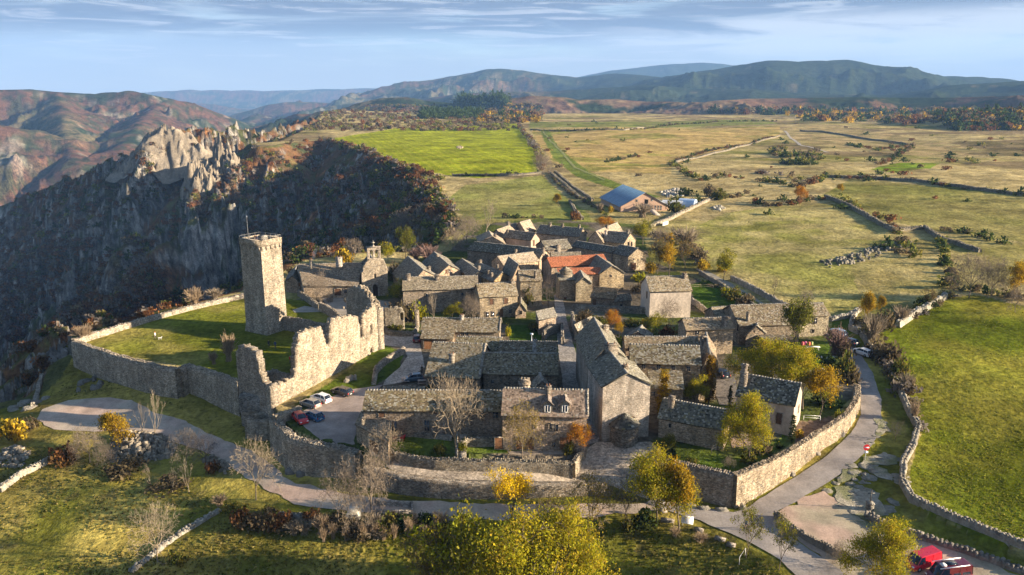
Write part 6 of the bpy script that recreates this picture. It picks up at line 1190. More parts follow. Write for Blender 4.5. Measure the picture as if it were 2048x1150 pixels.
for i, c in enumerate(([tuple(q*1.5 for q in t) for t in BRN], [tuple(q*1.3 for q in t) for t in RUST], [tuple(q*1.4 for q in t) for t in OLIVE], [tuple(q*1.35 for q in t) for t in DKG], [(.22, .185, .15), (.16, .135, .115)], GOLD)): bush_proto('lite%d' % i, 340+i, c, n=70, size=.36, R_=1.5, Hz=1.6, stems=0 or 3, K=9)
def plant(kind, label, px, py, hpx, wpx, cat='tree', name=None, group=None, z=None, rot=None, sink=.0):
    tm, cm, lm, H, W_ = PROTO[kind]; c = G(px, py) if z is None else P(px, py, z); d = math.hypot(c[0], c[1]); zc = c[1]*cp-(c[2]-HC)*sp; h = hpx/FPX*zc/max(.5, math.cos(math.atan2(HC-c[2], d))); w = wpx/FPX*zc
    return place(kind, label, (c[0], c[1], c[2]-sink), h/H, w/W_, cat, name, group, rot)
def place(kind, label, loc, sz, sx, cat='tree', name=None, group=None, rot=None):
    tm, cm, lm, H, W_ = PROTO[kind]; rz = rnd.random()*6.28 if rot is None else rot
    name = name or ('bush' if tm is None else 'tree'); loc = tuple(float(v) for v in loc)
    if tm is None: o = obj(name, lm, None, loc)
    else:
        o = bpy.data.objects.new(name, None); COL.objects.link(o); o.location = loc
        obj('trunk', tm, o)
        if cm: obj('twigs', cm, o)
        if lm: obj('crown', lm, o)
    o.scale = (sx, sx, sz); o.rotation_euler = (0, 0, rz); return tag(o, label, cat, group)
T = plant
GN = 'trees in and around the village'
for k, lb, x, y, h, w in (
    ('fan', 'big bare ash tree standing in the front garden beside the stone steps', 911, 912, 165, 135), ('bareleaf', 'pollarded tree with a few yellow leaves in front of the dormered house', 1044, 917, 118, 95),
    ('orange', 'small round orange tree at the garden corner by the dormered house', 1156, 908, 62, 56), ('fan', 'pale rounded bare tree beside the gravel road bend', 512, 1000, 122, 98),
    ('bare1', 'bare forked tree behind the pale bottle bank', 678, 1055, 140, 100), ('bare0', 'bare tree with white trunk beside the concrete trough', 742, 1040, 148, 112), ('fan', 'wide bare tree alone at the bottom left meadow wall', 316, 1122, 112, 118),
    ('fan', 'leafless tree against the store at the lane bend', 770, 925, 80, 70), ('goldtop', 'bright golden crown rising out of the big foreground tree', 1026, 1052, 106, 84), ('ygbig', 'large yellow-green tree filling the bottom middle', 1048, 1240, 196, 280),
    ('yg2', 'yellow-green tree at the left shoulder of the big foreground tree', 940, 1235, 190, 190), ('halfbrown', 'thin orange-brown tree at the bottom edge left of the big tree', 885, 1215, 150, 130), ('ygbig', 'yellow-green tree at the right shoulder of the big foreground tree', 1150, 1215, 180, 200),
    ('bareleaf', 'sparse tree with scattered leaves beside the lower road', 1180, 1068, 118, 150), ('bareleaf', 'half-bare tree right behind the big foreground tree', 1110, 1085, 95, 120), ('dark', 'bare dark-trunked tree at the end of the lower lane', 1252, 1050, 118, 62),
    ('ygbig', 'green-gold tree at the junction, the larger of two', 1313, 1045, 140, 145), ('gold', 'rounded golden tree right of the larger junction tree', 1358, 1062, 128, 105), ('half', 'small leaning tree with thin green leaves by the information board road', 1492, 1116, 100, 74),
    ('half', 'small yellow-green pollard beside the side road', 1558, 1140, 100, 72), ('ygbig', 'dense round yellow-green tree next to the red van', 1762, 1205, 145, 150), ('bare2', 'bare shrubby tree between the side road and the round tree', 1682, 1140, 60, 56),
    ('ygbig', 'spreading yellow-green tree in front of the rendered house', 1498, 928, 128, 122), ('bareleaf', 'grey half-bare crown behind the spreading yellow-green tree', 1488, 905, 115, 70), ('ygbig', 'broad yellow-green tree behind the rendered house, left one', 1518, 800, 115, 140), ('ygbig', 'golden-green tree in the garden behind the rendered house, right one', 1605, 820, 118, 125), ('gold', 'bright yellow tree beside the curved garden wall', 1640, 832, 92, 84),
    ('olive', 'rounded green-brown tree in the cottage garden', 1586, 706, 108, 78), ('poplar', 'columnar golden poplar beside the very tall house', 1325, 830, 88, 26), ('poplar2', 'columnar brown-gold poplar left of the dark parked car', 1417, 808, 92, 26), ('yg', 'bushy yellow-green tree between the two poplars', 1388, 815, 66, 50),
    ('olive', 'small fresh green tree beside the low mossy-roofed house', 1334, 915, 46, 36), ('cypress', 'slim dark cypress against the rendered house', 1583, 884, 52, 14), ('cypress', 'thin cypress beside the low wall of the inner yard', 1459, 822, 50, 11), ('orange', 'small pale orange tree in the walled garden', 1222, 672, 52, 36), ('gold', 'low golden bush-tree beside the pale orange one', 1238, 674, 28, 30),
    ('yg2', 'yellow-green fruit tree in the garden before the white house', 1312, 668, 42, 48), ('bare2', 'leafless fruit tree against the white house wall', 1338, 650, 58, 60), ('dark', 'dark bare tree leaning over the cobbled lane', 1096, 618, 68, 42), ('bare1', 'pale bare tree inside the church yard wall', 634, 606, 70, 60),
    ('slim', 'slender bare trees before the long low range', 870, 645, 68, 34), ('bare3', 'brown bare tree left of the two-storey house', 946, 645, 60, 50), ('yg', 'small bright green tree below the long low range', 905, 640, 36, 38), ('yg2', 'yellow-green tree at the left end of the long low range', 802, 612, 52, 48),
    ('slim', 'bare stems inside the roofless ruin', 826, 655, 60, 30), ('bare0', 'bare tree behind the chapel bell gable', 708, 515, 42, 50), ('yg', 'green-gold tree right behind the chapel bell gable', 776, 525, 42, 36), ('olive', 'tall narrow yellow-green tree below the great bare tree', 812, 522, 68, 40), ('bare3', 'great bare tree standing against the dark slope', 812, 478, 70, 76), ('bare2', 'bare tree on the shaded slope left of the great bare one', 747, 432, 38, 34),
    ('bare3', 'spreading bare tree left of the back houses', 935, 488, 66, 66), ('slim', 'tall pale bare tree behind the back houses', 972, 465, 66, 60), ('bare2', 'bare tree hanging over the shaded green hollow', 905, 500, 50, 42), ('bare3', 'large bare tree at the corner of the bright green field', 1085, 352, 58, 46), ('gold', 'small golden tree beside the drove road', 1117, 412, 24, 22),
    ('orange', 'orange tree in the middle of the pasture hedges', 1598, 410, 38, 30), ('gold', 'small golden tree right of the orange pasture tree', 1679, 388, 20, 18), ('yg2', 'yellow-green tree right of the barn-doors house', 1285, 490, 50, 46), ('orange', 'low russet tree behind the barn-doors house', 1207, 462, 28, 44), ('bare2', 'bare tree in the tangle right of the last back house', 1320, 500, 50, 44), ('gold', 'golden-orange tree right of the blocked-arch house', 1338, 552, 62, 60), ('halfbrown', 'brown-gold tree right of the blocked-arch house', 1315, 548, 72, 52), ('halfbrown', 'thin brown tree behind the golden-orange one', 1370, 540, 60, 56),
    ('yg2', 'upright yellow-green tree beside the farm track', 1447, 562, 64, 42), ('dark', 'dead leaning snag beside the farm track wall', 1548, 592, 46, 14), ('bare2', 'small bare tree behind the long stone house', 1613, 618, 42, 38), ('gold', 'orange-gold tree at the top of the right-hand road', 1738, 652, 66, 42), ('gold', 'smaller orange tree right of the orange-gold roadside tree', 1762, 632, 40, 22),
    ('dark', 'bare tree left in the group on the pasture edge', 1905, 592, 58, 44), ('bare0', 'tallest bare tree in the group on the pasture edge', 1938, 596, 98, 76), ('bare1', 'bare tree right in the group on the pasture edge', 1982, 592, 86, 62), ('gold', 'yellow tree behind the pasture edge group', 2028, 595, 72, 66), ('bare2', 'thin bare tree at the right picture edge', 2030, 625, 62, 40), ('halfbrown', 'small brown tree beside the bright field wall', 1862, 618, 40, 34),
    ('gold', 'golden shrub tree above the gravel road on the left', 222, 902, 72, 78), ('bare1', 'bare tree left of the golden shrub tree', 180, 925, 78, 74), ('slim', 'tall thin bare tree behind the stone heap, taller one', 310, 878, 100, 44), ('slim', 'tall thin bare tree behind the stone heap, shorter one', 285, 872, 72, 36), ('bare2', 'brown bare tree right of the stone heap', 372, 930, 78, 66), ('dark', 'purple-brown bare tree near the gravel road', 412, 928, 70, 60), ('slim', 'thin bare sapling in the meadow, left one', 302, 975, 48, 26), ('slim', 'thin bare sapling in the meadow, middle one', 345, 985, 50, 30), ('slim', 'thin bare sapling in the meadow, right one', 378, 985, 66, 40), ('bare3', 'bare sapling at the foot of the golden shrub tree', 210, 932, 55, 44), ('bare2', 'small bare fruit tree inside the big rampart garden', 1458, 938, 26, 30), ('dark', 'thin dead sapling at the bedrock edge', 1790, 880, 44, 36)):
    T(k, lb, x, y, h, w, group=GN)
GB = 'bushes in and around the village'
B = lambda k, lb, x, y, h, w: plant(k, lb, x, y, h, w, 'bush', group=GB)
for k, lb, x, y, h, w in (
    ('twig2', 'dry bare shrub on the castle lawn', 458, 722, 52, 40), ('twig2', 'smaller dry shrub left of the one on the castle lawn', 428, 728, 24, 26), ('twig2', 'twiggy bush leaning over the pale castle wall', 390, 612, 34, 50), ('twig2', 'sunlit twiggy bush outside the castle wall corner', 165, 682, 30, 50), ('twig', 'twiggy brush in the middle of the pale castle wall', 430, 600, 22, 40),
    ('bush0', 'ivy bush on the foot of the tall narrow house', 1056, 612, 36, 34), ('bush4', 'green bush by the tall narrow house', 1035, 628, 22, 20), ('bush0', 'green bush at the foot of the lane shed', 1070, 662, 20, 34), ('bush4', 'clipped green hedge block beside the long roof with lit gable', 1017, 672, 22, 14), ('bush1', 'overgrown bush between the lane walls and garden', 1168, 640, 20, 36), ('bush0', 'weeds and brambles in the middle of the walled garden', 1200, 650, 18, 44), ('bush4', 'green brush left of the hipped shed', 1240, 690, 18, 40), ('bush2', 'rusty bush right of the hipped shed', 1335, 672, 20, 40), ('bush0', 'dark bush behind the hipped shed', 1290, 672, 16, 44), ('bush1', 'brown thicket inside the roofless ruin', 806, 640, 40, 66), ('bush4', 'green-gold thicket right of the roofless ruin', 836, 640, 36, 40), ('bush0', 'bush growing in the ruin terrace', 790, 662, 16, 40),
    ('twigp', 'pinkish leafless bush behind the left gabled houses', 858, 528, 36, 56), ('twigp', 'small reddish bush behind the nearest dark roof', 832, 520, 22, 36), ('bush5', 'golden bush behind the white-chimney house', 690, 528, 32, 38), ('bush1', 'brown-green bush between tower and white-chimney house', 596, 552, 24, 44), ('bush1', 'brown bush right of the chapel', 792, 560, 36, 32),
    ('bush0', 'rounded evergreen bush by the brown double door', 1137, 908, 24, 26), ('bush0', 'low bush on the garden wall top beside the steps', 880, 908, 22, 34), ('bush4', 'small yellow-green bush beside the ash trunk', 925, 905, 24, 20), ('bush0', 'potted olive bush near the red chairs', 815, 868, 30, 26), ('bush3', 'dark bush behind the garage wall', 862, 782, 14, 26),
    ('bush0', 'grey-green bush behind the big rampart corner', 1380, 932, 18, 34), ('bush0', 'low bushes along the big rampart, first from the corner', 1495, 925, 22, 40), ('bush1', 'low bushes along the big rampart, second from the corner', 1525, 908, 26, 40), ('bush3', 'round clipped bush in the rampart garden', 1560, 898, 12, 18), ('bush5', 'small red-orange bush by the cypress', 1597, 876, 18, 18), ('bush4', 'yellow-green bush beside the curved garden wall', 1678, 838, 18, 22), ('bush3', 'dark hedge bush in the terraced garden', 1650, 812, 24, 70),
    ('bush1', 'brown bush on the rampart end near the road', 1702, 768, 36, 34), ('bush0', 'tall garden bush at the road side', 1688, 760, 54, 44), ('twigp', 'large twiggy hedge bush beside the parked cars', 1670, 712, 52, 60), ('bush3', 'dark evergreen hedge in the cottage garden', 1660, 735, 22, 60), ('bush1', 'brown shrub beside the road opposite the white car', 1690, 720, 40, 36),
    ('twig', 'twiggy bush over the roadside wall behind the blue cars', 1742, 690, 60, 56), ('bush1', 'bushy tangle right of the parked white car', 1772, 722, 48, 60), ('bush0', 'green tangle below the roadside wall', 1798, 758, 44, 44), ('twig', 'grey brush on the field wall above the road bend', 1812, 785, 36, 36), ('twig2', 'grey shrub on the field wall', 1828, 840, 34, 28), ('bush1', 'brown shrub below the orange-gold tree', 1765, 660, 40, 44), ('twig', 'twiggy hedge left of the bright field wall', 1800, 650, 38, 46), ('bush3', 'dark hedge by the sunlit tumbled wall', 1850, 615, 22, 50),
    ('bush0', 'long garden hedge beside the farm garden', 1465, 598, 24, 44), ('bush1', 'brown shrub row end in the farm garden', 1490, 610, 22, 36), ('bush4', 'bright green bush in the farm garden', 1452, 590, 18, 22), ('bush5', 'yellow flowering bush between white house and lane', 1290, 655, 18, 26), ('bush0', 'weedy bush in the walled garden', 1262, 652, 16, 40), ('bush1', 'dry brown brush below the orange-tiled house', 1282, 585, 22, 40), ('bush4', 'green brush behind the white house', 1280, 562, 18, 34), ('bush5', 'golden brush below the blocked-arch house', 1300, 545, 22, 30),
    ('twig', 'pale brush right of the back houses', 1370, 500, 44, 70), ('bush1', 'brown brush on the pasture edge', 1395, 520, 26, 40), ('bush5', 'golden scrub beside the track', 1405, 540, 22, 34), ('bush2', 'russet bush on the drove road wall', 1150, 440, 20, 22), ('bush5', 'small orange bush left of the barn', 1222, 425, 14, 14), ('twig', 'brown bare bush left of the barn', 1200, 425, 18, 18), ('twig', 'bare brush in front of the barn', 1285, 435, 28, 46), ('bush0', 'green tree-like bush right of the barn', 1350, 425, 26, 40), ('bush3', 'dark bush behind the barn yard', 1372, 392, 16, 34), ('bush0', 'green bush right of the polytunnels', 1438, 400, 24, 36), ('bush1', 'brown bush right of the polytunnels', 1420, 392, 24, 30),
    ('bush2', 'rust-brown bush by the meadow dry wall', 125, 925, 34, 60), ('bush1', 'brown bank of scrub below the stone heap', 255, 945, 26, 80), ('bush0', 'green scrub left of the golden shrub tree', 150, 905, 22, 40), ('bush5', 'yellow-brown scrub at the left picture edge', 20, 880, 44, 60), ('bush1', 'grassy brown scrub at the left edge', 50, 860, 26, 50), ('bush2', 'red-brown bush below the purple-brown tree', 425, 945, 24, 34), ('bush1', 'low scrub around the meadow saplings', 340, 975, 14, 90), ('twig2', 'dry grass scrub beside the meadow wall', 440, 1010, 18, 40), ('bush3', 'dark bush behind the junction trees', 1290, 1052, 30, 60), ('bush0', 'weedy bush at the foot of the junction trees', 1260, 1065, 24, 40), ('twig2', 'pale dry grass tuft beside the information board', 1350, 1072, 16, 30), ('twig2', 'pale dry grass tuft below the roadside bench', 1400, 1082, 14, 40), ('bush0', 'dark shrub at the bottom meadow wall', 355, 1130, 26, 40)):
    B(k, lb, x, y, h, w)
for i in range(26):
    x = 470+i*17+rnd.uniform(-6, 6); y = 1052+12*math.sin(i*.5)+rnd.uniform(-4, 16)-(22 if i < 6 else 0); B(rnd.choice(['bush3', 'bush1', 'bush2', 'bush1', 'bush0', 'twig2', 'twig']), 'dark autumn bramble in the thicket below the gravel road', x, y+rnd.uniform(-6, 14), rnd.uniform(16, 34), rnd.uniform(36, 66))['group'] = 'brambles below the gravel road'
for i in range(9): B('twig2', 'dead golden stalks standing in the bramble thicket', 640+i*26+rnd.uniform(-8, 8), 1074+rnd.uniform(-6, 8), rnd.uniform(22, 34), 24)['group'] = 'dead stalks in the bramble thicket'
# ---- hedgerows: lines of scrub along field edges, each line its own object
def merge(name, items, label=None, cat=None, group=None, kind=None):
    """items: (proto key, x, y, z, sx, sz) merged into one mesh"""
    arr = {}
    Vs, Fs, Cs, n0 = [], [], [], 0
    for key, x, y, z, sx, sz in items:
        if key not in arr:
            me = PROTO[key][2]; v = np.empty(len(me.vertices)*3, np.float32); me.vertices.foreach_get('co', v); f = np.array([tuple(p.vertices) for p in me.polygons if len(p.vertices) == 4]); c = np.empty(len(me.vertices)*4, np.float32); me.color_attributes['Col'].data.foreach_get('color', c); arr[key] = (v.reshape(-1, 3), f, c.reshape(-1, 4)[:, :3])
        v, f, c = arr[key]; a = rnd.random()*6.28; ca, sa = math.cos(a), math.sin(a); q = np.stack([(v[:, 0]*ca-v[:, 1]*sa)*sx+x, (v[:, 0]*sa+v[:, 1]*ca)*sx+y, v[:, 2]*sz+z], -1); Vs.append(q); Fs.append(f+n0); Cs.append(c*rnd.uniform(.75, 1.25)); n0 += len(v)
    V = np.concatenate(Vs); cen = V.mean(0) if kind != 'stuff' else np.zeros(3); me = mesh_np(name, V-cen, np.concatenate(Fs), M['leaf'], np.concatenate(Cs)); o = obj(name, me, None, cen); return tag(o, label, cat, group, kind)
def hedge(label, path, s=2.0, keys=('lite0', 'lite2', 'lite3'), gap=1.3, prob=.85):
    W_ = [G(*p) for p in path]; it = []; s *= .66; prob *= .8
    for p, q in zip(W_[:-1], W_[1:]):
        n = int(np.linalg.norm((q-p)[:2])/(s*gap))+1
        for i in range(n):
            if rnd.random() > prob: continue
            r = p+(q-p)*(i+rnd.random())/n; x, y = r[0]+rnd.gauss(0, s*.35), r[1]+rnd.gauss(0, s*.35); k = s*rnd.uniform(.5, 1.3)/1.5; it.append((rnd.choice(keys), x, y, float(gz(x, y))-.1, k, k*rnd.uniform(.7, 1.3)))
    if it: merge('hedge', it, label, 'hedge', 'hedgerows between the fields')
hedge('scrubby hedge down the right side of the bright green field', [(1036, 250), (1060, 280), (1078, 312), (1085, 345)], 4.5, ('lite0', 'lite1', 'lite4', 'lite2')); hedge('hedge along the bottom of the bright green field', [(905, 352), (980, 353), (1080, 347)], 3.0); hedge('dark hedge in the small pasture behind the houses', [(1005, 435), (1050, 437), (1095, 436)], 2.6, ('lite3', 'lite0'))
hedge('rim scrub where the bright green field meets the gorge', [(640, 278), (690, 292), (745, 305), (760, 320), (830, 340), (880, 360)], 4.5, ('lite0', 'lite1', 'lite4', 'lite2'), 1.0, 1.); hedge('long dark hedge below the far green strip', [(1055, 262), (1180, 261), (1290, 259), (1325, 252), (1440, 243), (1555, 243)], 3.5, ('lite3', 'lite0', 'lite2'))
hedge('hedge zigzag in the tan field', [(1212, 325), (1250, 318), (1275, 310)], 3.0, ('lite0', 'lite3')); hedge('hedge from the tan field down to the drove', [(1340, 328), (1368, 345), (1400, 362), (1440, 352), (1520, 362), (1600, 375), (1640, 362)], 4.0, ('lite0', 'lite3', 'lite2', 'lite1')); hedge('bushy strip along the zigzag wall', [(1350, 322), (1415, 303), (1500, 290), (1545, 275)], 3.2, ('lite3', 'lite0', 'lite1'))
hedge('dense dark gorse patch in the middle pastures', [(1540, 305), (1570, 315), (1600, 310), (1640, 318), (1600, 325), (1560, 328), (1620, 330)], 5, ('lite3', 'lite2', 'lite0'), .6, 1.); hedge('brown thicket below the gorse patch', [(1500, 345), (1560, 350), (1610, 362), (1560, 368), (1500, 360)], 4, ('lite0', 'lite4', 'lite2')); hedge('hedge across the right-hand pastures', [(1640, 352), (1700, 358), (1800, 361), (1850, 366), (1930, 378), (2048, 392), (2120, 402)], 3.6, ('lite3', 'lite0', 'lite2', 'lite1'))
hedge('hedge joining the orange tree to the pasture wall', [(1480, 400), (1530, 412), (1570, 412), (1620, 400), (1680, 398)], 3.4, ('lite3', 'lite1', 'lite0')); hedge('brush along the wall down the middle pasture', [(1690, 405), (1730, 425), (1770, 440), (1800, 470)], 3.4, ('lite0', 'lite1', 'lite2')); hedge('brush above the stone ridge in the big pasture', [(1745, 495), (1790, 500), (1830, 515), (1800, 480)], 3.4, ('lite2', 'lite0', 'lite3'))
hedge('hedge behind the group of bare trees', [(1880, 480), (1900, 540), (1895, 575), (1960, 585), (2048, 600)], 3.0, ('lite0', 'lite3', 'lite2')); hedge('thick hedge right of the last back house', [(1290, 470), (1330, 480), (1380, 500), (1410, 530), (1440, 545)], 3.6, ('lite0', 'lite2', 'lite5', 'lite4')); hedge('low hedge around the farm garden', [(1400, 565), (1430, 575), (1500, 605), (1530, 625)], 1.8, ('lite2', 'lite0', 'lite3'))
hedge('scrub behind the right-hand pasture wall', [(1870, 458), (1950, 470), (2048, 500)], 3., ('lite0', 'lite3')); hedge('thick brown hedge between the road verge and the bright field', [(1722, 650), (1745, 690), (1775, 730), (1800, 770), (1822, 800)], 3.0, ('bush1', 'bush0', 'lite0', 'lite4', 'bush1'), .9, 1.)
hedge('tangled hedge from the orange-gold tree to the pasture corner', [(1750, 655), (1790, 645), (1830, 628), (1870, 606), (1900, 590)], 2.8, ('bush1', 'bush0', 'lite4'), .9, 1.)
hedge('scrub along the field wall on the right', [(1822, 800), (1840, 830), (1838, 865)], 1.5, ('lite0', 'lite4')); hedge('scrub line from the barn to the far pasture', [(1350, 400), (1400, 405), (1470, 395), (1500, 385)], 3.2, ('lite2', 'lite0', 'lite3'))
hedge('scrub along the drove road', [(1105, 355), (1135, 385), (1185, 412), (1215, 432)], 2.2, ('lite0', 'lite4', 'lite2')); hedge('hedge of scrub on the upper right heath', [(1690, 290), (1760, 300), (1830, 290), (1760, 330)], 4., ('lite0', 'lite3', 'lite1'), 1.5)
# ---- single bushes over the heath, and shrubs on the gorge side
GH = 'bushes scattered over the pastures'
n = 0
while n < 115:
    x, y = rnd.uniform(1090, 2100), rnd.triangular(236, 470, 290)
    if y > 330 and rnd.random() < .6: continue
    if x < 1500 and y > 262 and rnd.random() < .85: continue
    c = P(x, y, 0)
    if fbm(np.array([c[0]]), np.array([c[1]*1.8]), 95, 5, 210)[0] < .5 and rnd.random() < .55: continue
    k = rnd.choice(['lite0', 'lite3', 'lite1', 'lite2', 'lite3']); s = rnd.uniform(.5, 1.7)*(1+.6*min(1, c[1]/1200)); place(k, 'low dark bush dotted over the far pastures and heath', (c[0], c[1], float(gz(c[0], c[1]))-.1), s, s*1.3, 'bush', group=GH); n += 1
n = 0; GG = 'shrubs on the shaded gorge slope'
ring = GW([(600, 520), (700, 480), (800, 440), (860, 420), (880, 400), (860, 380), (800, 350), (700, 330), (600, 330), (560, 380), (600, 440), (560, 480)])
for i in range(4000):
    if n >= 250: break
    x, y = rnd.uniform(500, 920), rnd.uniform(300, 540); c = G(x, y)
    if inpoly(np.array([c[0]]), np.array([c[1]]), EDGE)[0] or c[1] > 760: continue
    s = rnd.uniform(1.0, 2.6)*min(1, max(.4, c[1]/450)); k = rnd.choice(['lite4', 'lite0', 'lite4', 'lite1', 'lite2', 'lite3']); place(k, 'leafless shrub on the shaded gorge slope below the plateau', (c[0], c[1], c[2]-.3), s*1.15, s, 'shrub', 'shrub', GG); n += 1
# ---- woods far off and in the gorge, too dense to count
def scatter(name, label, n, px0, px1, py0, py1, keys, s0, s1, ok, seed=0, far=False):
    it = []; rs = random.Random(seed)
    for _ in range(n*6):
        if len(it) >= n: break
        x, y = rs.uniform(px0, px1), rs.uniform(py0, py1); c = G(x, y)
        if not ok(c, x, y): continue
        k = rs.choice(keys); s = rs.uniform(s0, s1)*(.6+.0009*c[1] if far else 1); s *= 1 if far else min(1, max(.35, c[1]/480)); it.append((k, c[0], c[1], c[2]-.2*s, s, s*rs.uniform(.8, 1.4)))
    if it: merge(name, it, label, None, None, 'stuff')
inE = lambda c: inpoly(np.array([c[0]]), np.array([c[1]]), EDGE)[0]
def nz_(c, sc, s): return float(fbm(np.array([c[0]]), np.array([c[1]]), sc, 3, s)[0])
scatter('woodland', None, 1700, 0, 900, 260, 800, ('lite0', 'lite1', 'lite4', 'lite1', 'lite2', 'lite3'), 1.2, 3.0, lambda c, x, y: not inE(c) and c[1] < 1400 and nz_(c, 60, 401) < .58, 1)
scatter('woodland', None, 900, 0, 330, 480, 780, ('lite1', 'lite1', 'lite0', 'lite4'), 1.4, 3.0, lambda c, x, y: not inE(c) and nz_(c, 40, 402) < .55, 2)
scatter('woodland', None, 700, 1420, 2048, 222, 262, ('lite1', 'lite3', 'lite5', 'lite3', 'lite0'), 1.8, 3.4, lambda c, x, y: y < 228+.02*(x-1420)+rnd.uniform(0, 14)*(x > 1600)+ (x > 1900)*20, 3, True)
scatter('pine_wood', None, 420, 915, 1010, 194, 218, ('lite3',), 3.5, 5.5, lambda c, x, y: True, 4, True)
scatter('pine_wood', None, 330, 845, 965, 219, 238, ('lite3',), 2.2, 3.2, lambda c, x, y: y > 219+abs(x-900)*.08, 5, True)
scatter('woodland', None, 300, 960, 1080, 215, 246, ('lite1', 'lite5', 'lite0', 'lite3'), 2.0, 3.4, lambda c, x, y: True, 6, True)
scatter('scrub', None, 900, 560, 1040, 212, 272, ('lite0', 'lite1', 'lite0', 'lite2'), 1.0, 2.0, lambda c, x, y: inE(c) and y < 262-.0*x and rnd.random() < .7, 7, True)

# ---- rough grass, too fine to count
def grass():
    rs = np.random.RandomState(5)
    def patch(n, x0, x1, y0, y1, poly, cols, s0, s1):
        px = rs.uniform(x0, x1, n); py = rs.uniform(y0, y1, n); u = (px-CX)/FPX; v = (CY-py)/FPX; dy = cp+v*sp; dz = -sp+v*cp; t = -HC/dz*1.1; X, Y = u*t, dy*t; ok = inpoly(X, Y, poly); X, Y = X[ok], Y[ok]; k = fbm(X, Y, 7, 3, 501) > rs.uniform(.25, .6, len(X)); X, Y = X[k], Y[k]
        C_ = np.stack([X, Y, gz(X, Y)+.08], -1); m = len(X); cc = np.array(cols)[rs.randint(len(cols), size=m)]*rs.uniform(.6, 1.3, (m, 1)); V, F, c = leaves_np(C_, rs.uniform(s0, s1, (m, 1)), cc, rs, 1.2); tag(obj('grass', mesh_np('grass', V, F, M['leaf'], c)), kind='stuff')
    mead = [q[:2] for q in W([(-200, 900, -9), (120, 870, -8), (300, 960, -8), (480, 1000, -7), (620, 1050, -7), (900, 1060, -7), (1240, 1050, -6), (1330, 1040, -6), (1480, 1100, -6), (1600, 1180, -7), (1600, 1400, -8), (-400, 1400, -14)])]
    patch(42000, -60, 1620, 860, 1180, mead, [(.22, .18, .045), (.12, .12, .02), (.30, .24, .08), (.09, .09, .02)], .10, .26)
    fl_ = [q[:2] for q in W([(1830, 900, -1), (1800, 760, 0), (1800, 660, .5), (1960, 610, 2), (2200, 650, 2), (2300, 1150, -4), (2000, 1070, -3), (1850, 1000, -2.6)])]
    patch(20000, 1780, 2100, 600, 1110, fl_, [(.20, .20, .03), (.17, .18, .02), (.25, .22, .04)], .08, .17)
    slope_ = [q[:2] for q in W([(80, 780, -6), (150, 740, -5), (340, 790, -5), (480, 830, -6), (490, 870, -6.5), (300, 800, -6.5)])]; patch(5000, 60, 500, 730, 880, slope_, [(.12, .12, .025), (.09, .10, .02)], .1, .24)
grass()
# ---------------------------------------------------------------- barn and its yard
def sheet_mat():
    k = NT('metal_sheet', .38, .5); g = k.geo(); n = k.noise(g, .5, 4, .6); k.base(k.scale(k.attr('Col'), k.rng(n, .3, .7, .85, 1.15))); k.b.inputs['Metallic'].default_value = .25; return k.m
M['sheet'] = sheet_mat()
def sheets(col):
    def f(mb, e0, e1, r1, r0):
        n = nrm(np.cross(e1-e0, r0-e0)); n = n if n[2] > 0 else -n; W_ = np.linalg.norm(e1-e0); k = int(W_/1.05)
        for i in range(k):
            a, b = i/k, (i+.94)/k; P4 = [e0+(e1-e0)*a, e0+(e1-e0)*b, r0+(r1-r0)*b, r0+(r1-r0)*a]; c = shade(col, .85, 1.15); mb.hexa([p for p in P4]+[p+n*.07 for p in P4], c, False)
    return f
SH = (.10, .06, .04)
BN = hs('big timber barn with blue metal roof standing alone in the fields', (1241.7, 412.5), (1336, 410.5), 2.9, C=(1201.9, 394), side='A', ridge='C', apex=(1289.4, 385.8), sheet=sheets((.10, .19, .29)), mat='wood', tint=(.36, .26, .20), name='barn', group=None, cat='barn', over=.9,
   wins=[(1273.5, 401.4, 1.0, 1.1), (1304, 399.8, 1.0, 1.1), (1293, 403.5, 1.7, 2.2, 'dark'), (1311, 415, .7, 2.0), (1316.5, 415.3, .7, 2.0), (1321.7, 415.5, .7, 2.0)])
def box_at(mb, p, q, w, z0, z1, col):
    p, q = np.array(p[:2]), np.array(q[:2]); t = nrm(q-p); n = np.array([-t[1], t[0]]); c = (p+q)/2; L = np.linalg.norm(q-p); mb.box((c[0], c[1], z0), (t[0]*L/2, t[1]*L/2, 0), (n[0]*w/2, n[1]*w/2, 0), (0, 0, z1-z0), col)
def single(name, label, cat, build, px, py, mat, group=None, z=None):
    c = G(px, py); mb = MB(); build(mb, c); return tag(obj(name, mb.mesh(name, M[mat], False, c), None, c), label, cat, group)
def thing(name, label, cat, px, py, group=None, c=None):
    c = G(px, py) if c is None else c; return root(name, label, cat, c, group), np.array(c, float)
def ramp():
    a, b = PY(1291, 408, P(1289, 412, 2.9)[1]-.3), G(1316, 431); R0, c = thing('loading_ramp', 'long timber ramp running down from the barn door', 'ramp', 1300, 425); mb = MB(); t = (b-a); s = nrm(np.array([t[1], -t[0], 0])); up = np.array([0, 0, 1.])
    A_ = [a-s*1.4-up*.3, a+s*1.4-up*.3, b+s*1.4-up*.3, b-s*1.4-up*.3]; mb.hexa(A_+[p+up*.3 for p in A_], (.34, .29, .24)); mb.build('deck', M['wood'], R0)
    for d in (-1, 1):
        rm = MB(); p, q = a+s*1.45*d, b+s*1.45*d; rm.tube(p+up*1.0, q+up*1.0, .09, .09, (.3, .22, .16), 4)
        for i in range(9): m = p+(q-p)*i/8; rm.tube(m-up*.2, m+up*1.0, .07, .07, (.3, .22, .16), 4)
        rm.build('handrail', M['wood'], R0)
ramp()
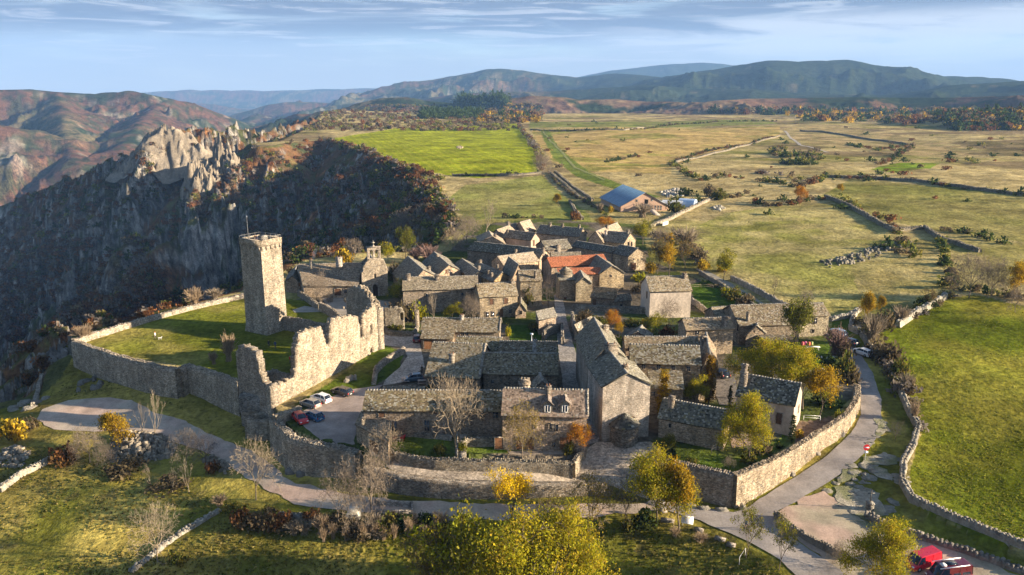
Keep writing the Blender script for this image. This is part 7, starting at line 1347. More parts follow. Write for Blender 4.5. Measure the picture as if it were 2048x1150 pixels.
def tunnel(label, px, py, w, l, h, col, ang):
    R0, c = thing('polytunnel', label, 'polytunnel', px, py); u = np.array([math.cos(ang), math.sin(ang), 0]); v = np.array([-u[1], u[0], 0]); mb = MB(); N = 10
    pr = [(math.cos(math.pi*i/N)*w, max(0, math.sin(math.pi*i/N))**.8*h) for i in range(N+1)]
    for k in range(6):
        for (x0, z0), (x1, z1) in zip(pr[:-1], pr[1:]): q0, q1 = c+u*(k-3)*l/3-np.array([0, 0, .1]), c+u*(k-2)*l/3-np.array([0, 0, .1]); up = np.array([0, 0, 1.]); mb.quad(q0+v*x0+up*z0, q0+v*x1+up*z1, q1+v*x1+up*z1, q1+v*x0+up*z0, shade(col, .92, 1.05))
    mb.build('cover', M['paint'], R0); em = MB()
    for s in (-1, 1):
        q = c+u*s*l*.99-np.array([0, 0, .1])
        for (x0, z0), (x1, z1) in zip(pr[:-1], pr[1:]): em.tri(q+v*x0+np.array([0, 0, z0]), q+v*x1+np.array([0, 0, z1]), q, tuple(x*.7 for x in col))
    em.build('end_wall', M['paint'], R0)
tunnel('small white arched polytunnel right of the barn', 1345, 412, 3.0, 5.0, 3.0, (.62, .62, .60), -.3); tunnel('pale blue polytunnel further right of the barn', 1375, 412, 3.6, 4.0, 3.8, (.45, .55, .66), -.5)
single('panel', 'white sheet-metal screen lying by the pasture wall below the barn', 'panel', lambda m, c: box_at(m, G(1325, 452), G(1336, 448), .15, c[2]-.1, c[2]+1.4, (.7, .69, .66)), 1330, 451, 'paint')
# ---------------------------------------------------------------- vehicles
M['carpaint'] = NT('car_paint', .28, .6).m
def carpaint(col):
    k = NT('car_paint', .3, .6); k.b.inputs['Base Color'].default_value = (*col, 1); k.b.inputs['Coat Weight'].default_value = .5; n = k.noise(k.co('Object'), 2., 3, .6); k.set(k.b.inputs['Roughness'], k.rng(n, .3, .7, .22, .42)); return k.m
M['tyre'] = plain('tyre_rubber', (.02, .02, .02), .85, .2); M['rim'] = plain('wheel_rim', (.35, .35, .36), .35, .5, .7); M['lamp_red'] = plain('tail_lamp', (.35, .01, .01), .25, .5); M['lamp_white'] = plain('head_lamp', (.75, .75, .72), .15, .6); M['plate'] = plain('number_plate', (.7, .7, .66), .5, .3)
def loft(mb, secs, col, close=True):
    """sections of equal point counts joined into a closed skin"""
    k = len(mb.v); n = len(secs[0])
    for s in secs:
        for p in s: mb.v.append(tuple(p)); mb.c.append(col)
    for i in range(len(secs)-1):
        for j in range(n-1 if not close else n): a, b = k+i*n+j, k+i*n+(j+1) % n; mb.f.append((a, b, b+n, a+n))
def car(label, px, py, deg, col, L=4.2, W_=1.78, H=1.48, kind='hatch', group='parked cars', extra=None, cat='car'):
    R0, c = thing('parked_car' if cat == 'car' else cat.replace(' ', '_'), label, cat, px, py, group); a = math.radians(deg); w = W_/2; m = carpaint(col); O = np.zeros(3)
    R0.rotation_euler = (0, 0, a); van = kind in ('van', 'camper')
    if van: prof = [(-.5, .35, .9), (-.5, .62, 1.), (-.49, .98, .96), (.22, 1., .96), (.30, .985, .94), (.40, .60, .92), (.475, .52, .93), (.5, .38, .92)]
    # body: cross sections along x; each (x, belt height, roof height, half width scale)
    xs = [-.5, -.485, -.42, -.25, 0., .14, .27, .34, .44, .49, .5]
    if kind == 'hatch': belt = [.50, .60, .64, .65, .64, .63, .61, .58, .52, .44, .34]
    elif kind == 'suv': belt = [.52, .62, .65, .66, .66, .65, .64, .62, .57, .48, .38]
    else: belt = [.45, .50, .52, .52, .52, .52, .52, .50, .46, .40, .30]
    if van: xs = [-.5, -.49, -.40, -.2, 0., .15, .28, .36, .44, .49, .5]
    wf = [.93, .98, 1, 1, 1, 1, 1, .99, .96, .90, .84]; bm = MB(); secs = []
    for x, b, f in zip(xs, belt, wf):
        z0 = .2; zb = b*H; wy = w*f; secs.append([(x*L, -wy*.94, z0), (x*L, -wy, z0+.18), (x*L, -wy, zb-.14), (x*L, -wy*.93, zb), (x*L, 0, zb+.025), (x*L, wy*.93, zb), (x*L, wy, zb-.14), (x*L, wy, z0+.18), (x*L, wy*.94, z0)])
    loft(bm, secs, (1, 1, 1)); k = len(bm.v)
    for s in (secs[0], secs[-1]):
        for j in range(0, 4): bm.quad(s[j], s[j+1], s[7-j] if j < 3 else s[5], s[8-j], (1, 1, 1))
    # roof shell and pillars
    if van: r0, r1, rb0, rb1 = -.495, .24, -.5, .385
    else: r0, r1, rb0, rb1 = (-.36, .08, -.475, .30) if kind == 'hatch' else (-.40, .10, -.48, .30)
    zr, zb = H, H*(.50 if van else .625); rw, bw = w*(.88 if van else .74), w*(.95 if van else .91)
    top = [(r0*L, -rw, zr-.04), (r1*L, -rw, zr-.05), (r1*L, rw, zr-.05), (r0*L, rw, zr-.04)]; bt = [(rb0*L, -bw, zb), (rb1*L, -bw, zb), (rb1*L, bw, zb), (rb0*L, bw, zb)]
    gm = MB(); gm.hexa(bt+top, (1, 1, 1), False)
    lid = [(x*1.0, y*1.01, z) for x, y, z in top]; up_ = [((r0+.03)*L, -rw*.9, zr+.01), ((r1-.03)*L, -rw*.9, zr+.005), ((r1-.03)*L, rw*.9, zr+.005), ((r0+.03)*L, rw*.9, zr+.01)]; bm.hexa(lid+up_, (1, 1, 1), True)
    def pillar(f0, f1, t=.05):
        for sy in (-1, 1):
            b0 = np.array([(rb0+(rb1-rb0)*f0)*L, sy*bw*1.0, zb]); b1 = np.array([(r0+(r1-r0)*f1)*L, sy*rw*1.0, zr-.04]); bm.tube(b0, b1, t, t, (1, 1, 1), 4)
    for f in ((0.005, .01), (.40, .42), (.995, .99)): pillar(*f)
    if van:
        for sy in (-1, 1):
            p = [(-.495*L, sy*(bw+.012), zb-.05), ((.10)*L, sy*(bw+.012), zb-.05), ((.10)*L, sy*(rw+.02), zr-.04), (-.495*L, sy*(rw+.02), zr-.04)]
            if kind == 'van': bm.quad(*p, (1, 1, 1))
        bm.quad((-.503*L, -bw, zb-.05), (-.503*L, bw, zb-.05), (-.498*L, rw, zr-.04), (-.498*L, -rw, zr-.04), (1, 1, 1)) if kind == 'van' else None
        if kind == 'camper':
            for sy in (-1, 1):
                for f0, f1 in ((-.5, -.44), (-.24, -.19), (.0, .05)): bm.quad((f0*L, sy*(bw+.012), zb-.02), (f1*L, sy*(bw+.012), zb-.02), (f1*L, sy*(rw+.02), zr-.04), (f0*L, sy*(rw+.02), zr-.04), (1, 1, 1))
                bm.quad((-.5*L, sy*(bw-.005), zb+.38), (.1*L, sy*(bw-.005), zb+.38), (.1*L, sy*(rw+.025), zr-.04), (-.5*L, sy*(rw+.025), zr-.04), (1, 1, 1))
    bo = bm.build('body', m, R0, off=O); bo.data.polygons.foreach_set('use_smooth', [False]*len(bo.data.polygons)); gm.build('windows', M['glass'], R0, off=O)
    for sx in (-.31, .31):
        for sy in (-1, 1):
            wm = MB(); wm.tube((sx*L, sy*(w-.17), .32), (sx*L, sy*(w+.012), .32), .32, .32, (1, 1, 1), 14); wo = wm.build('wheel', M['tyre'], R0, off=O); rm = MB(); rm.tube((sx*L, sy*(w-.02), .32), (sx*L, sy*(w+.025), .32), .20, .19, (1, 1, 1), 10); rm.build('rim', M['rim'], wo, off=O)
    for sy in (-1, 1):
        hm = MB(); hm.box((.488*L, sy*w*.66, H*.36), (.06, 0, 0), (0, .17, 0), (0, 0, .13), (1, 1, 1)); hm.build('headlight', M['lamp_white'], R0, off=O); tm = MB(); tm.box((-.497*L, sy*w*.82, H*.42), (.045, 0, 0), (0, .1, 0), (0, 0, .3), (1, 1, 1)); tm.build('tail_light', M['lamp_red'], R0, off=O)
        mm = MB(); mm.box((.20*L, sy*(w+.09), H*.60), (.06, 0, 0), (0, .09, 0), (0, 0, .13), (1, 1, 1)); mm.build('mirror', m, R0, off=O)
    pm = MB(); pm.box((-.507*L, 0, H*.33), (.012, 0, 0), (0, .26, 0), (0, 0, .11), (1, 1, 1)); pm.build('number_plate', M['plate'], R0, off=O)
    if extra:
        for nm, b, mt in extra: e = MB(); e.box(*b); e.build(nm, M[mt], R0, off=O)
    dr = np.array([math.cos(a), math.sin(a)]); z1, z0 = float(gz(*(c[:2]+dr*L*.3))), float(gz(*(c[:2]-dr*L*.3))); R0.rotation_euler = (0, -math.atan2(z1-z0, L*.6), a); R0.location.z = (z0+z1)/2+.09
    return R0
car('silver grey hatchback parked second from the keep wall corner', 621, 813, 146, (.24, .22, .19)); car('white hatchback parked between the silver car and the dark one', 642, 802, 146, (.75, .74, .72)); car('dark brown-black car parked alone by the grass edge', 684, 789, 150, (.035, .030, .028), kind='suv', L=4.4)
car('bright red car nose-out beside the rampart', 601, 843, -55, (.55, .02, .02), L=4.0); car('metallic blue car parked beside the red one', 627, 838, 142, (.02, .10, .20))
car('white estate car on the right-hand road verge', 1725, 710, 114, (.74, .74, .73), kind='suv', L=4.4); car('dark blue-grey car in the middle of the roadside row', 1698, 689, 114, (.03, .06, .09), L=4.3); car('pale blue car furthest up the right-hand road', 1675, 671, 118, (.20, .30, .40), L=4.2)
car('black car parked in the shaded inner yard', 1444, 752, 100, (.015, .02, .028), L=4.2); car('maroon car parked nose-in beside the brown garage door', 834, 682, 95, (.10, .012, .015), L=4.0); car('small dark red car behind the end of the ruined keep', 757, 660, 250, (.12, .03, .04), L=3.9)
car('small dark car with pale windscreen at the turn of the village lane', 828, 762, 190, (.05, .08, .11), L=3.8)
car('white van parked behind the end of the ruined keep', 763, 634, 200, (.66, .68, .72), L=4.9, H=2.1, W_=1.95, kind='van', cat='van', group=None)
car('bright red panel van partly behind the round yellow tree', 1845, 1132, 198, (.60, .012, .03), L=4.5, H=1.95, W_=1.9, kind='van', cat='van', group=None)
car('maroon camper van with solar panel and roof rack', 1895, 1162, 188, (.11, .008, .018), L=5.3, H=2.35, W_=2.0, kind='camper', cat='camper van', group=None,
    extra=[('solar_panel', ((-.2, -.1, 2.40), (.75, 0, 0), (0, .5, 0), (0, 0, .06), (.05, .08, .12)), 'glass'), ('roof_vent', ((.9, .1, 2.36), (.3, 0, 0), (0, .3, 0), (0, 0, .16), (.6, .6, .6)), 'paint'), ('roof_rail', ((-.2, .85, 2.38), (2.0, 0, 0), (0, .04, 0), (0, 0, .09), (.7, .7, .7)), 'metal'), ('roof_rail', ((-.2, -.85, 2.38), (2.0, 0, 0), (0, .04, 0), (0, 0, .09), (.7, .7, .7)), 'metal')])
# ---------------------------------------------------------------- people and a dog
M['cloth'] = col_mat('skin_and_clothes', .85, .15, 8, .12, 0)
def skinned(name, verts, edges, radii, colf, parent, sub=1):
    me = bpy.data.meshes.new(name); me.from_pydata([tuple(v) for v in verts], edges, []); o = bpy.data.objects.new(name+'_tmp', me); COL.objects.link(o)
    md = o.modifiers.new('s', 'SKIN'); md.branch_smoothing = .4
    for i, r in enumerate(radii): r = r if isinstance(r, tuple) else (r, r); me.skin_vertices[0].data[i].radius = r
    me.skin_vertices[0].data[0].use_root = True; sb = o.modifiers.new('u', 'SUBSURF'); sb.levels = sub; sb.render_levels = sub
    bpy.context.view_layer.update(); dg = bpy.context.evaluated_depsgraph_get(); m2 = bpy.data.meshes.new_from_object(o.evaluated_get(dg)); bpy.data.objects.remove(o); m2.name = name
    if 'Col' not in m2.color_attributes: m2.color_attributes.new('Col', 'FLOAT_COLOR', 'POINT')
    a = m2.color_attributes['Col']
    for i, v in enumerate(m2.vertices): a.data[i].color = (*colf(v.co), 1)
    m2.materials.clear(); m2.materials.append(M['cloth']); m2.polygons.foreach_set('use_smooth', [True]*len(m2.polygons)); return obj(name, m2, parent)
def person(label, loc, deg, top, legs, stride=.12, hair=(.08, .05, .03), s=1., arm=0., hat=None):
    R0 = root('person', label, 'person', loc); R0.rotation_euler = (0, 0, math.radians(deg)); R0.scale = (s, s, s)
    V, E, Rd = [], [], []
    def add(p, r, par=None):
        V.append(p); Rd.append(r)
        if par is not None: E.append((par, len(V)-1))
        return len(V)-1
    pel = add((0, 0, .95), (.15, .12)); ch = add((0, 0, 1.2), (.15, .11), pel); sh = add((0, 0, 1.42), (.16, .10), ch); nk = add((0, 0, 1.51), .055, sh); hd = add((.015, 0, 1.62), (.085, .09), nk); add((.02, 0, 1.71), (.07, .075), hd)
    for sy in (-1, 1):
        st = stride*sy; hp = add((0, sy*.09, .9), .10, pel); kn = add((st*.6+.02, sy*.10, .50), .065, hp); an = add((st, sy*.10, .09), .045, kn); add((st+.15, sy*.11, .04), .04, an)
        so = add((0, sy*.18, 1.41), .062, sh); el = add((-st*.5-.02, sy*.23, 1.14), .045, so); wr = add((-st+.10+arm, sy*.22, .93+arm*.8), .030, el); pm = add((-st+.13+arm, sy*.215, .87+arm*.9), (.035, .018), wr)
        for k, (dx, ln) in enumerate(((-.03, .05), (-.01, .075), (.01, .08), (.03, .07))): f1 = add((-st+.13+arm+dx, sy*.215, .83+arm*.9), .009, pm); add((-st+.15+arm+dx, sy*.205, .83-ln+arm*.9), .008, f1)
        t1 = add((-st+.17+arm, sy*.205, .86+arm*.9), .010, pm); add((-st+.19+arm, sy*.20, .83+arm*.9), .009, t1)
    skin = (.42, .26, .18)
    def cf(co):
        if co.z > 1.49: return skin
        if co.z < .10: return (.04, .03, .025)
        if abs(co.y) > .15 and co.z < .91: return skin
        return top if co.z > .90 else legs
    skinned('body', V, E, Rd, cf, R0)
    hm = MB()
    for i in range(5):
        for j in range(8):
            t0, t1, p0, p1 = 6.283*j/8, 6.283*(j+1)/8, 1.7*i/5, 1.7*(i+1)/5; q = []
            for ph, th in ((p0, t0), (p0, t1), (p1, t1), (p1, t0)): q.append((-.005+.098*math.sin(ph)*math.cos(th)-.012, .092*math.sin(ph)*math.sin(th), 1.665+.105*math.cos(ph)))
            if math.cos(t0+.39) > .55 and p1 > 1.1: continue
            hm.quad(*q, hat or hair)
    hm.build('hair' if not hat else 'hat', M['cloth'], R0, off=np.zeros(3)); fm = MB()
    for sy in (-1, 1): fm.box((.095, sy*.03, 1.635), (.008, 0, 0), (0, .012, 0), (0, 0, .014), (.02, .02, .02)); fm.box((.0, sy*.088, 1.60), (.02, 0, 0), (0, .008, 0), (0, 0, .06), skin)
    fm.box((.105, 0, 1.60), (.014, 0, 0), (0, .011, 0), (0, 0, .045), skin); fm.box((.098, 0, 1.567), (.006, 0, 0), (0, .025, 0), (0, 0, .01), (.30, .10, .09)); fm.build('face', M['cloth'], R0, off=np.zeros(3)); return R0
def ppl(label, px, py, deg, top, legs, **k): return person(label, tuple(G(px, py)+np.array([0, 0, .02])), deg, top, legs, **k)
tc, tz, tT, tN, tA, tB = TW
p1_ = tc+tT*.5-tN*.6; p2_ = tc+tT*1.5-tN*.2
person('person in dark jacket and pale trousers on top of the tower', (p1_[0], p1_[1], tz), -120, (.03, .04, .09), (.3, .3, .32), s=1.05); person('person in brown clothes at the tower railing', (p2_[0], p2_[1], tz), -100, (.12, .07, .04), (.05, .05, .06))
ppl('person in white top and red hat walking on the castle lawn', 311, 678, 170, (.7, .68, .66), (.05, .05, .07), hat=(.5, .05, .03), stride=.2); ppl('person in blue jacket in the tower shade, taller of two', 551, 697, -90, (.03, .06, .16), (.05, .06, .1)); ppl('person in dark clothes in the tower shade, left of the blue jacket', 538, 695, -60, (.03, .03, .035), (.03, .03, .03))
ppl('person in bright red jacket inside the ruined keep', 580, 727, 30, (.6, .02, .02), (.04, .04, .05)); ppl('person in blue jacket walking on the side road', 1491, 1060, 200, (.08, .16, .35), (.06, .06, .08), stride=.25, s=1.05); ppl('person in dark coat walking down the village lane', 844, 747, -100, (.03, .035, .03), (.025, .025, .03), stride=.22)
def dog():
    c = G(320, 679); R0 = root('dog', 'small white dog beside the walker on the castle lawn', 'dog', tuple(c)); R0.rotation_euler = (0, 0, math.radians(20)); V = [(0, 0, .42), (.22, 0, .43), (.34, 0, .52), (.44, 0, .60), (.56, 0, .56), (-.22, 0, .44), (-.34, 0, .54), (-.42, 0, .62)]; Rd = [(.10, .11), (.11, .13), .07, .075, .035, (.09, .10), .03, .02]; E = [(0, 1), (1, 2), (2, 3), (3, 4), (0, 5), (5, 6), (6, 7)]
    for x, par in ((.22, 1), (-.22, 5)):
        for sy in (-1, 1): k = len(V); V += [(x, sy*.08, .32), (x+(.03 if x > 0 else -.07), sy*.08, .17), (x, sy*.08, .03), (x+.05, sy*.08, .02)]; Rd += [.05, .032, .024, .024]; E += [(par, k), (k, k+1), (k+1, k+2), (k+2, k+3)]
    for sy in (-1, 1): k = len(V); V.append((.42, sy*.06, .70)); Rd.append(.022); E.append((3, k))
    skinned('body', V, E, Rd, lambda co: (.03, .03, .03) if co.x > .57 else (.66, .63, .57), R0)
dog()
# ---------------------------------------------------------------- small things of the village
def sign_():
    R0, c = thing('road_sign', 'round red no-entry sign with white bar on a pole beside the road', 'sign', 1730, 921); mb = MB(); mb.tube(c-np.array([0, 0, .3]), c+np.array([0, 0, 2.7]), .04, .04, (.45, .45, .45), 6); mb.build('pole', M['metal'], R0)
    q = c+np.array([0, -.05, 2.3]); dm = MB(); N = 24; f = lambda r, y: [(q[0]+r*math.cos(6.2832*i/N), q[1]+y, q[2]+r*math.sin(6.2832*i/N)) for i in range(N)]
    a, b = f(.52, 0), f(.52, -.03); prism(dm, b, a, (.62, .02, .02))
    for i in range(N): dm.tri(b[i], b[(i+1) % N], (q[0], q[1]-.03, q[2]), (.62, .02, .02))
    dm.build('disc', M['paint'], R0); w = MB(); w.box((q[0], q[1]-.04, q[2]-.08), (.37, 0, 0), (0, .008, 0), (0, 0, .16), (.85, .85, .83)); w.build('white_bar', M['paint'], R0); e = MB(); e.box((q[0], q[1]-.02, q[2]-.95), (.3, 0, 0), (0, .015, 0), (0, 0, .28), (.8, .8, .78)); e.build('plate', M['paint'], R0)
sign_()
def cross_():
    R0, c = thing('wayside_cross', 'iron wayside cross on a small stone block among the bedrock', 'cross', 1739, 1020); mb = MB(); mb.box(c-np.array([0, 0, .2]), (.42, 0, 0), (0, .42, 0), (0, 0, 1.3), (.28, .25, .2)); mb.box(c+np.array([0, 0, 1.1]), (.5, 0, 0), (0, .5, 0), (0, 0, .15), (.3, .27, .22), True); mb.build('plinth', M['stone'], R0)
    x = MB(); x.tube(c+np.array([0, 0, 1.2]), c+np.array([0, 0, 3.3]), .06, .05, (.05, .045, .04), 6); x.box(c+np.array([0, 0, 2.65]), (.5, 0, 0), (0, .04, 0), (0, 0, .1), (.05, .045, .04)); x.build('cross', M['metal'], R0)
cross_()
def board_():
    R0, c = thing('information_board', 'white slanted information board on two legs beside the road', 'board', 1374, 1052); p = MB(); u = np.array([.95, -.3, 0]); v = np.array([.22, .7, .55]); p.box(c+np.array([0, 0, .95]), u*.85, v*.62, (0, 0, .06), (.80, .78, .74)); p.build('panel', M['paint'], R0)
    for s in (-1, 1): l = MB(); l.tube(c+u*s*.65-np.array([0, 0, .2]), c+u*s*.65+np.array([0, 0, .98]), .05, .05, (.3, .28, .25), 6); l.build('leg', M['metal'], R0)
    t = MB(); nv = nrm(np.cross(u, v)); nv = nv if nv[2] > 0 else -nv
    for k in range(6): t.box(c+np.array([0, 0, 1.0])+v*(.42-.16*k)+nv*.028+u*(-.1 if k else -.2), u*(.55 if k else .35), v*.025, nv*.004, (.35, .33, .3))
    t.build('text_lines', M['paint'], R0)
board_()
for i, (x, y, l_, a) in enumerate(((1335, 1043, 1.9, -.3), (1398, 1062, 1.2, -.6), (1440, 1080, 1.5, -.6), (1462, 1092, 1.2, -.5), (1325, 1024, 1.3, .1))):
    single('stone_bench', ('long stone bench left of the information board', 'stone block right of the information board', 'middle stone block along the side road', 'last stone block along the side road', 'stone slab by the end of the parapet')[i], 'bench', lambda m, c, l_=l_, a=a: m.box(c-np.array([0, 0, .1]), (math.cos(a)*l_/2, math.sin(a)*l_/2, 0), (-math.sin(a)*.3, math.cos(a)*.3, 0), (0, 0, .5), (.38, .33, .27), True), x, y, 'stone', 'stone seats by the junction')
for i, (x, y) in enumerate(((1408, 1018), (1444, 1021), (1379, 1010))): single('boulder', ('squared boulder at the foot of the shaded rampart', 'rounded boulder at the rampart corner', 'small boulder left along the shaded rampart')[i], 'rock', lambda m, c: blob_rock(m, c, 1.0, .6, .5, (.3, .27, .22), 3), x, y, 'rock')
def bank_():
    R0, c = thing('bottle_bank', 'pale rounded recycling container beside the gravel road', 'container', 708, 1040); mb = MB(); pr = [(.9, 0), (1.0, .5), (1.0, 1.2), (.82, 1.65), (.4, 1.85), (-.4, 1.85), (-.82, 1.65), (-1.0, 1.2), (-1.0, .5), (-.9, 0)]
    loft(mb, [[(c[0]+x*s, c[1]+y, c[2]+z*s2) for x, z in pr] for y, s, s2 in ((-.8, .86, .92), (-.68, 1, 1), (.68, 1, 1), (.8, .86, .92))], (.58, .54, .44))
    for y, s, s2 in ((-.8, .86, .92), (.8, .86, .92)):
        for i in range(len(pr)-1): mb.tri((c[0]+pr[i][0]*s, c[1]+y, c[2]+pr[i][1]*s2), (c[0]+pr[i+1][0]*s, c[1]+y, c[2]+pr[i+1][1]*s2), (c[0], c[1]+y, c[2]+.9), (.58, .54, .44))
    mb.build('shell', M['paint'], R0)
    for x in (-.4, .4): h = MB(); h.box(c+np.array([x, -.82, 1.05]), (.13, 0, 0), (0, .03, 0), (0, 0, .26), (.05, .05, .05)); h.build('slot', M['dark'], R0)
bank_()
def trough():
    R0, c = thing('concrete_enclosure', 'empty rectangular concrete enclosure open to the gravel road', 'enclosure', 785, 1030); a, b, d, e = G(745, 1036), G(824, 1038), G(825, 1014), G(750, 1012)
    for p, q in ((a, b), (b, d), (e, d)): mb = MB(); z = c[2]; box_at(mb, p, q, .3, z-.4, z+1.25, (.46, .40, .33)); mb.build('side_wall', M['stone'], R0)
trough()
def steps():
    R0, c = thing('stone_steps', 'straight flight of stone steps beside the big bare ash', 'steps', 925, 908); a, b = P(925, 911, -.9), P(925, 868, .7); n = 12; mb = MB(); up = np.array([0, 0, 1.])
    for i in range(n): p = a+(b-a)*(i+.5)/n; mb.box((p[0], p[1], -1.6), (.62, 0, 0), (0, abs(b[1]-a[1])/n/2+.02*(i % 2), 0), (0, 0, p[2]+1.6), shade((.38, .33, .26), .9, 1.1))
    mb.build('treads', M['stone'], R0); w = MB(); q = [a+np.array([-.85, 0, 0]), b+np.array([-.85, 0, 0])]; w.hexa([(q[0][0]-.15, q[0][1], -1.8), (q[0][0]+.15, q[0][1], -1.8), (q[1][0]+.15, q[1][1], -1.8), (q[1][0]-.15, q[1][1], -1.8), (q[0][0]-.15, q[0][1], -.4), (q[0][0]+.15, q[0][1], -.4), (q[1][0]+.15, q[1][1], 1.1), (q[1][0]-.15, q[1][1], 1.1)], (.40, .35, .28)); w.build('side_wall', M['stone'], R0)
steps()
def gatedoor(label, px, py0, z0, w, h):
    c = P(px, py0, z0); R0 = root('wall_door', label, 'door', tuple(c)); opening(R0, c+np.array([0, -.42, h/2]), (0, -1, 0), w, h, 'door')
DR = (.17, .08, .035)
gatedoor('brown plank door in the long garden wall', 1057, 943, -3.1, 1.1, 1.9); gatedoor('brown plank door in the terrace wall beside the dormered house', 998, 896, -.9, 1.3, 2.0)
def chair(label, px, py, a):
    R0, c = thing('garden_chair', label, 'chair', px, py, 'red garden chairs'); u = np.array([math.cos(a), math.sin(a), 0]); v = np.array([-u[1], u[0], 0]); up = np.array([0, 0, 1.]); red = (.60, .03, .05)
    m = MB(); m.box(c+up*.36, u*.3, v*.3, up*.07, red, True); m.build('seat', M['paint'], R0); m = MB(); m.box(c+up*.4-u*.3, u*.04, v*.32, up*.6-u*.15, red, True); m.build('backrest', M['paint'], R0)
    for s in (-1, 1):
        m = MB(); m.box(c+up*.58+v*s*.33, u*.3, v*.05, up*.05, red, True); m.build('armrest', M['paint'], R0)
        for t in (-1, 1): m = MB(); m.tube(c+u*t*.26+v*s*.26, c+u*t*.26+v*s*.3+up*.6, .03, .03, red, 4); m.build('leg', M['paint'], R0)
chair('left one of two red chairs on the front terrace', 790, 880, .2); chair('right one of two red chairs on the front terrace', 805, 880, 2.8)
def table(label, px, py, w, l, a, col, h=.74, name='garden_table', benches=False):
    R0, c = thing(name, label, 'table', px, py); u = np.array([math.cos(a), math.sin(a), 0]); v = np.array([-u[1], u[0], 0]); up = np.array([0, 0, 1.]); m = MB(); m.box(c+up*h, u*l/2, v*w/2, up*.06, col, True); m.build('table_top', M['wood'], R0)
    for s in (-1, 1):
        for t in (-1, 1): m = MB(); m.tube(c+u*s*l*.4+v*t*w*.38, c+u*s*l*.4+v*t*w*.38+up*h, .04, .04, col, 4); m.build('leg', M['wood'], R0)
        if benches: m = MB(); m.box(c+v*s*(w*.5+.35)+up*.42, u*l/2, v*.15, up*.05, col, True); m.build('bench_seat', M['wood'], R0)
table('long white table in the cottage garden', 1625, 700, .8, 3.0, -.1, (.62, .6, .56)); table('pale round-edged table left of the long white one', 1612, 703, .9, 1.2, .2, (.5, .42, .33)); table('picnic table with benches outside the village lane', 812, 764, .8, 1.8, 0, (.42, .34, .28), benches=True); table('second picnic table beside the small dark car', 845, 768, .8, 1.8, .1, (.42, .34, .28), benches=True); table('small table between the red chairs', 797, 884, .5, .6, 0, (.3, .25, .2), .5)
single('swing_frame', 'white tubular swing frame lying in the cottage garden', 'frame', lambda m, c: [m.tube(c+np.array(a)*1., c+np.array(b)*1., .06, .06, (.7, .7, .68), 4) for a, b in (((-2.2, .6, .9), (-1.0, -.4, .1)), ((-1., -.4, .1), (.8, -.4, .1)), ((.8, -.4, .1), (2., .5, .9)))], 1597, 709, 'metal')
single('timber_stack', 'stack of pale boards beside the wooden-fronted shed', 'boards', lambda m, c: [m.box(c+np.array([.3*i, -.25*i, .12*i]), (.5, -1.2, 0), (.25, .12, 0), (0, 0, .1), shade((.45, .38, .31), .8, 1.2), True) for i in range(4)], 1562, 712, 'wood')
for i, (x, y) in enumerate(((1640, 716), (1652, 718), (1668, 717))): single('garden_stone', ('left pale garden stone by the dark hedge', 'middle pale garden stone by the dark hedge', 'right pale garden stone by the dark hedge')[i], 'stone', lambda m, c: blob_rock(m, c, .6, .5, .5, (.6, .56, .5), 2+i), x, y, 'rock')
single('white_tank', 'rounded white tank among the yellow garden trees', 'tank', lambda m, c: loft(m, [[(c[0]+.9*math.cos(t)*s, c[1]+.9*math.sin(t)*s, c[2]+z) for t in np.linspace(0, 6.2832, 13)[:-1]] for z, s in ((0, 1), (1.6, 1), (2.1, .8), (2.4, .4), (2.45, .02))], (.72, .7, .68)), 1641, 760, 'paint')
single('playhouse', 'small coloured play toys in the cottage garden', 'toys', lambda m, c: [m.box(c+np.array([.7*i-.8, .2*(i % 2), 0]), (.25, 0, 0), (0, .25, 0), (0, 0, .7), col) for i, col in enumerate(((.6, .08, .1), (.55, .15, .3), (.6, .12, .05), (.3, .35, .1)))], 1612, 690, 'paint')
def rail(label, pts, h=1.0, name='railing', col=(.05, .05, .05), zs=None, mat='metal', sp_=1.6, bars=2, cat='railing'):
    W_ = [G(*p) if zs is None else P(*p, zs) for p in pts]; c = W_[0]; mb = MB(); up = np.array([0, 0, 1.])
    for p, q in zip(W_[:-1], W_[1:]):
        n = max(1, int(np.linalg.norm(q-p)/sp_))
        for i in range(n+1): r = p+(q-p)*i/n; mb.tube(r-up*.2, r+up*h, .045, .045, col, 4)
        for k in range(bars): mb.tube(p+up*h*(1-k*.45), q+up*h*(1-k*.45), .035, .035, col, 4)
    return tag(obj(name, mb.mesh(name, M[mat], False, c), None, c), label, cat)
rail('thin black railing around the sunken lawn by the mossy-roofed house', [(1423, 905), (1447, 893), (1497, 908), (1500, 915)], zs=-.4); rail('grey metal handrail in the vegetable plot', [(1607, 840), (1640, 842)], .9, col=(.5, .5, .48)); rail('leaning grey ladder-like prop on the little leaning tree', [(1478, 1130), (1490, 1112)], 1.2, col=(.45, .43, .4), bars=1)
rail('wooden paddock fence in the farm garden', [(1380, 578), (1402, 576), (1426, 578)], 1.1, 'wooden_fence', (.25, .2, .14), mat='wood', sp_=2.2, cat='fence'); rail('post and rail fence along the pasture track', [(1455, 552), (1480, 560), (1500, 566)], 1.1, 'wooden_fence', (.22, .17, .12), mat='wood', sp_=2.5, cat='fence'); rail('wooden fence posts between barn and pasture', [(1345, 436), (1375, 424), (1405, 412), (1430, 400)], 1.3, 'wooden_fence', (.4, .34, .27), mat='wood', sp_=4, bars=1, cat='fence')
rail('wire fence posts crossing the bottom right lawn', [(1160, 1062), (1260, 1085), (1330, 1080)], .9, 'wire_fence', (.2, .16, .12), mat='wood', sp_=5, bars=0, cat='fence') if 0 else None
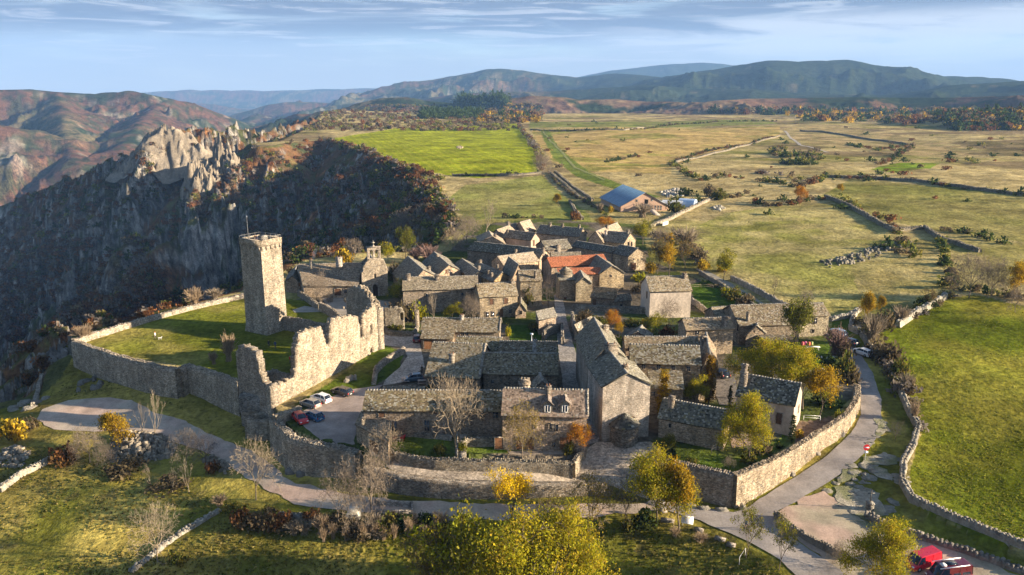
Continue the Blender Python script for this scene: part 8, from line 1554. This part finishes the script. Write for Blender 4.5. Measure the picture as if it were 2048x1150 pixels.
single('wooden_gate', 'pale wooden panel fence beside the bare church yard tree', 'fence', lambda m, c: [m.box(P(646+i*2.2, 594, 0), (.12, 0, 0), (0, .04, 0), (0, 0, 1.9), shade((.46, .40, .32), .85, 1.1)) for i in range(8)], 654, 594, 'wood')
def well():
    R0, c = thing('stone_well', 'small stone well with iron bucket frame in the church yard', 'well', 661, 604); m = MB(); N = 10; f = lambda r, z: [(c[0]+r*math.cos(6.283*i/N), c[1]+r*math.sin(6.283*i/N), c[2]+z) for i in range(N)]
    for r0, z0, r1, z1 in ((.8, -.2, .8, .9), (.8, .9, .5, .92), (.5, .92, .5, .2)): prism(m, f(r0, z0), f(r1, z1), (.36, .31, .25))
    m.build('ring_wall', M['stone'], R0); g = MB()
    for s in (-1, 1): g.tube(c+np.array([s*.75, 0, .8]), c+np.array([s*.6, 0, 2.3]), .05, .05, (.05, .05, .05), 4)
    g.tube(c+np.array([-.65, 0, 2.3]), c+np.array([.65, 0, 2.3]), .05, .05, (.05, .05, .05), 4); g.build('bucket_frame', M['metal'], R0)
well()
single('iron_anchor_plate', 'small iron wall anchor on the white house front', 'anchor', lambda m, c: None, 1340, 602, 'metal') if 0 else None
def smoke():
    m = bpy.data.materials.new('smoke'); m.use_nodes = True; t = m.node_tree; t.nodes.clear(); o = t.nodes.new('ShaderNodeOutputMaterial'); v = t.nodes.new('ShaderNodeVolumePrincipled'); v.inputs['Density'].default_value = .07; v.inputs['Color'].default_value = (.7, .8, 1, 1); t.links.new(v.outputs[0], o.inputs['Volume'])
    b = PY(625, 524, P(622, 560, 3.4)[1]+4.5); mb = MB(); loft(mb, [[(b[0]+dx+r*math.cos(a), b[1]+r*math.sin(a), b[2]+z) for a in np.linspace(0, 6.2832, 9)[:-1]] for z, r, dx in ((0, .15, 0), (.8, .4, .2), (1.8, .6, .5), (2.8, .75, .7), (3.8, .5, 1.2), (4.2, .02, 1.3))], (1, 1, 1)); tag(obj('smoke', mesh_np('smoke', np.array(mb.v), np.array(mb.f), m)), kind='stuff')
smoke()
# ---------------------------------------------------------------- air
def build_haze():
    m = bpy.data.materials.new('haze'); m.use_nodes = True; t = m.node_tree; t.nodes.clear()
    o = t.nodes.new('ShaderNodeOutputMaterial'); v = t.nodes.new('ShaderNodeVolumePrincipled'); t.links.new(v.outputs[0], o.inputs['Volume'])
    v.inputs['Color'].default_value = (.30, .55, 1.0, 1); v.inputs['Density'].default_value = HAZE_D; v.inputs['Anisotropy'].default_value = .0
    x0, x1, y0, y1, z0, z1 = -14000, 14000, -13500, 14000, -600, 900
    V = np.array([(x, y, z) for x in (x0, x1) for y in (y0, y1) for z in (z0, z1)], float)
    F = np.array([(0, 1, 3, 2), (4, 6, 7, 5), (0, 4, 5, 1), (2, 3, 7, 6), (0, 2, 6, 4), (1, 5, 7, 3)])
    tag(obj('haze', mesh_np('haze', V, F, m)), kind='stuff')
HAZE_D = 5.6e-5
build_haze()
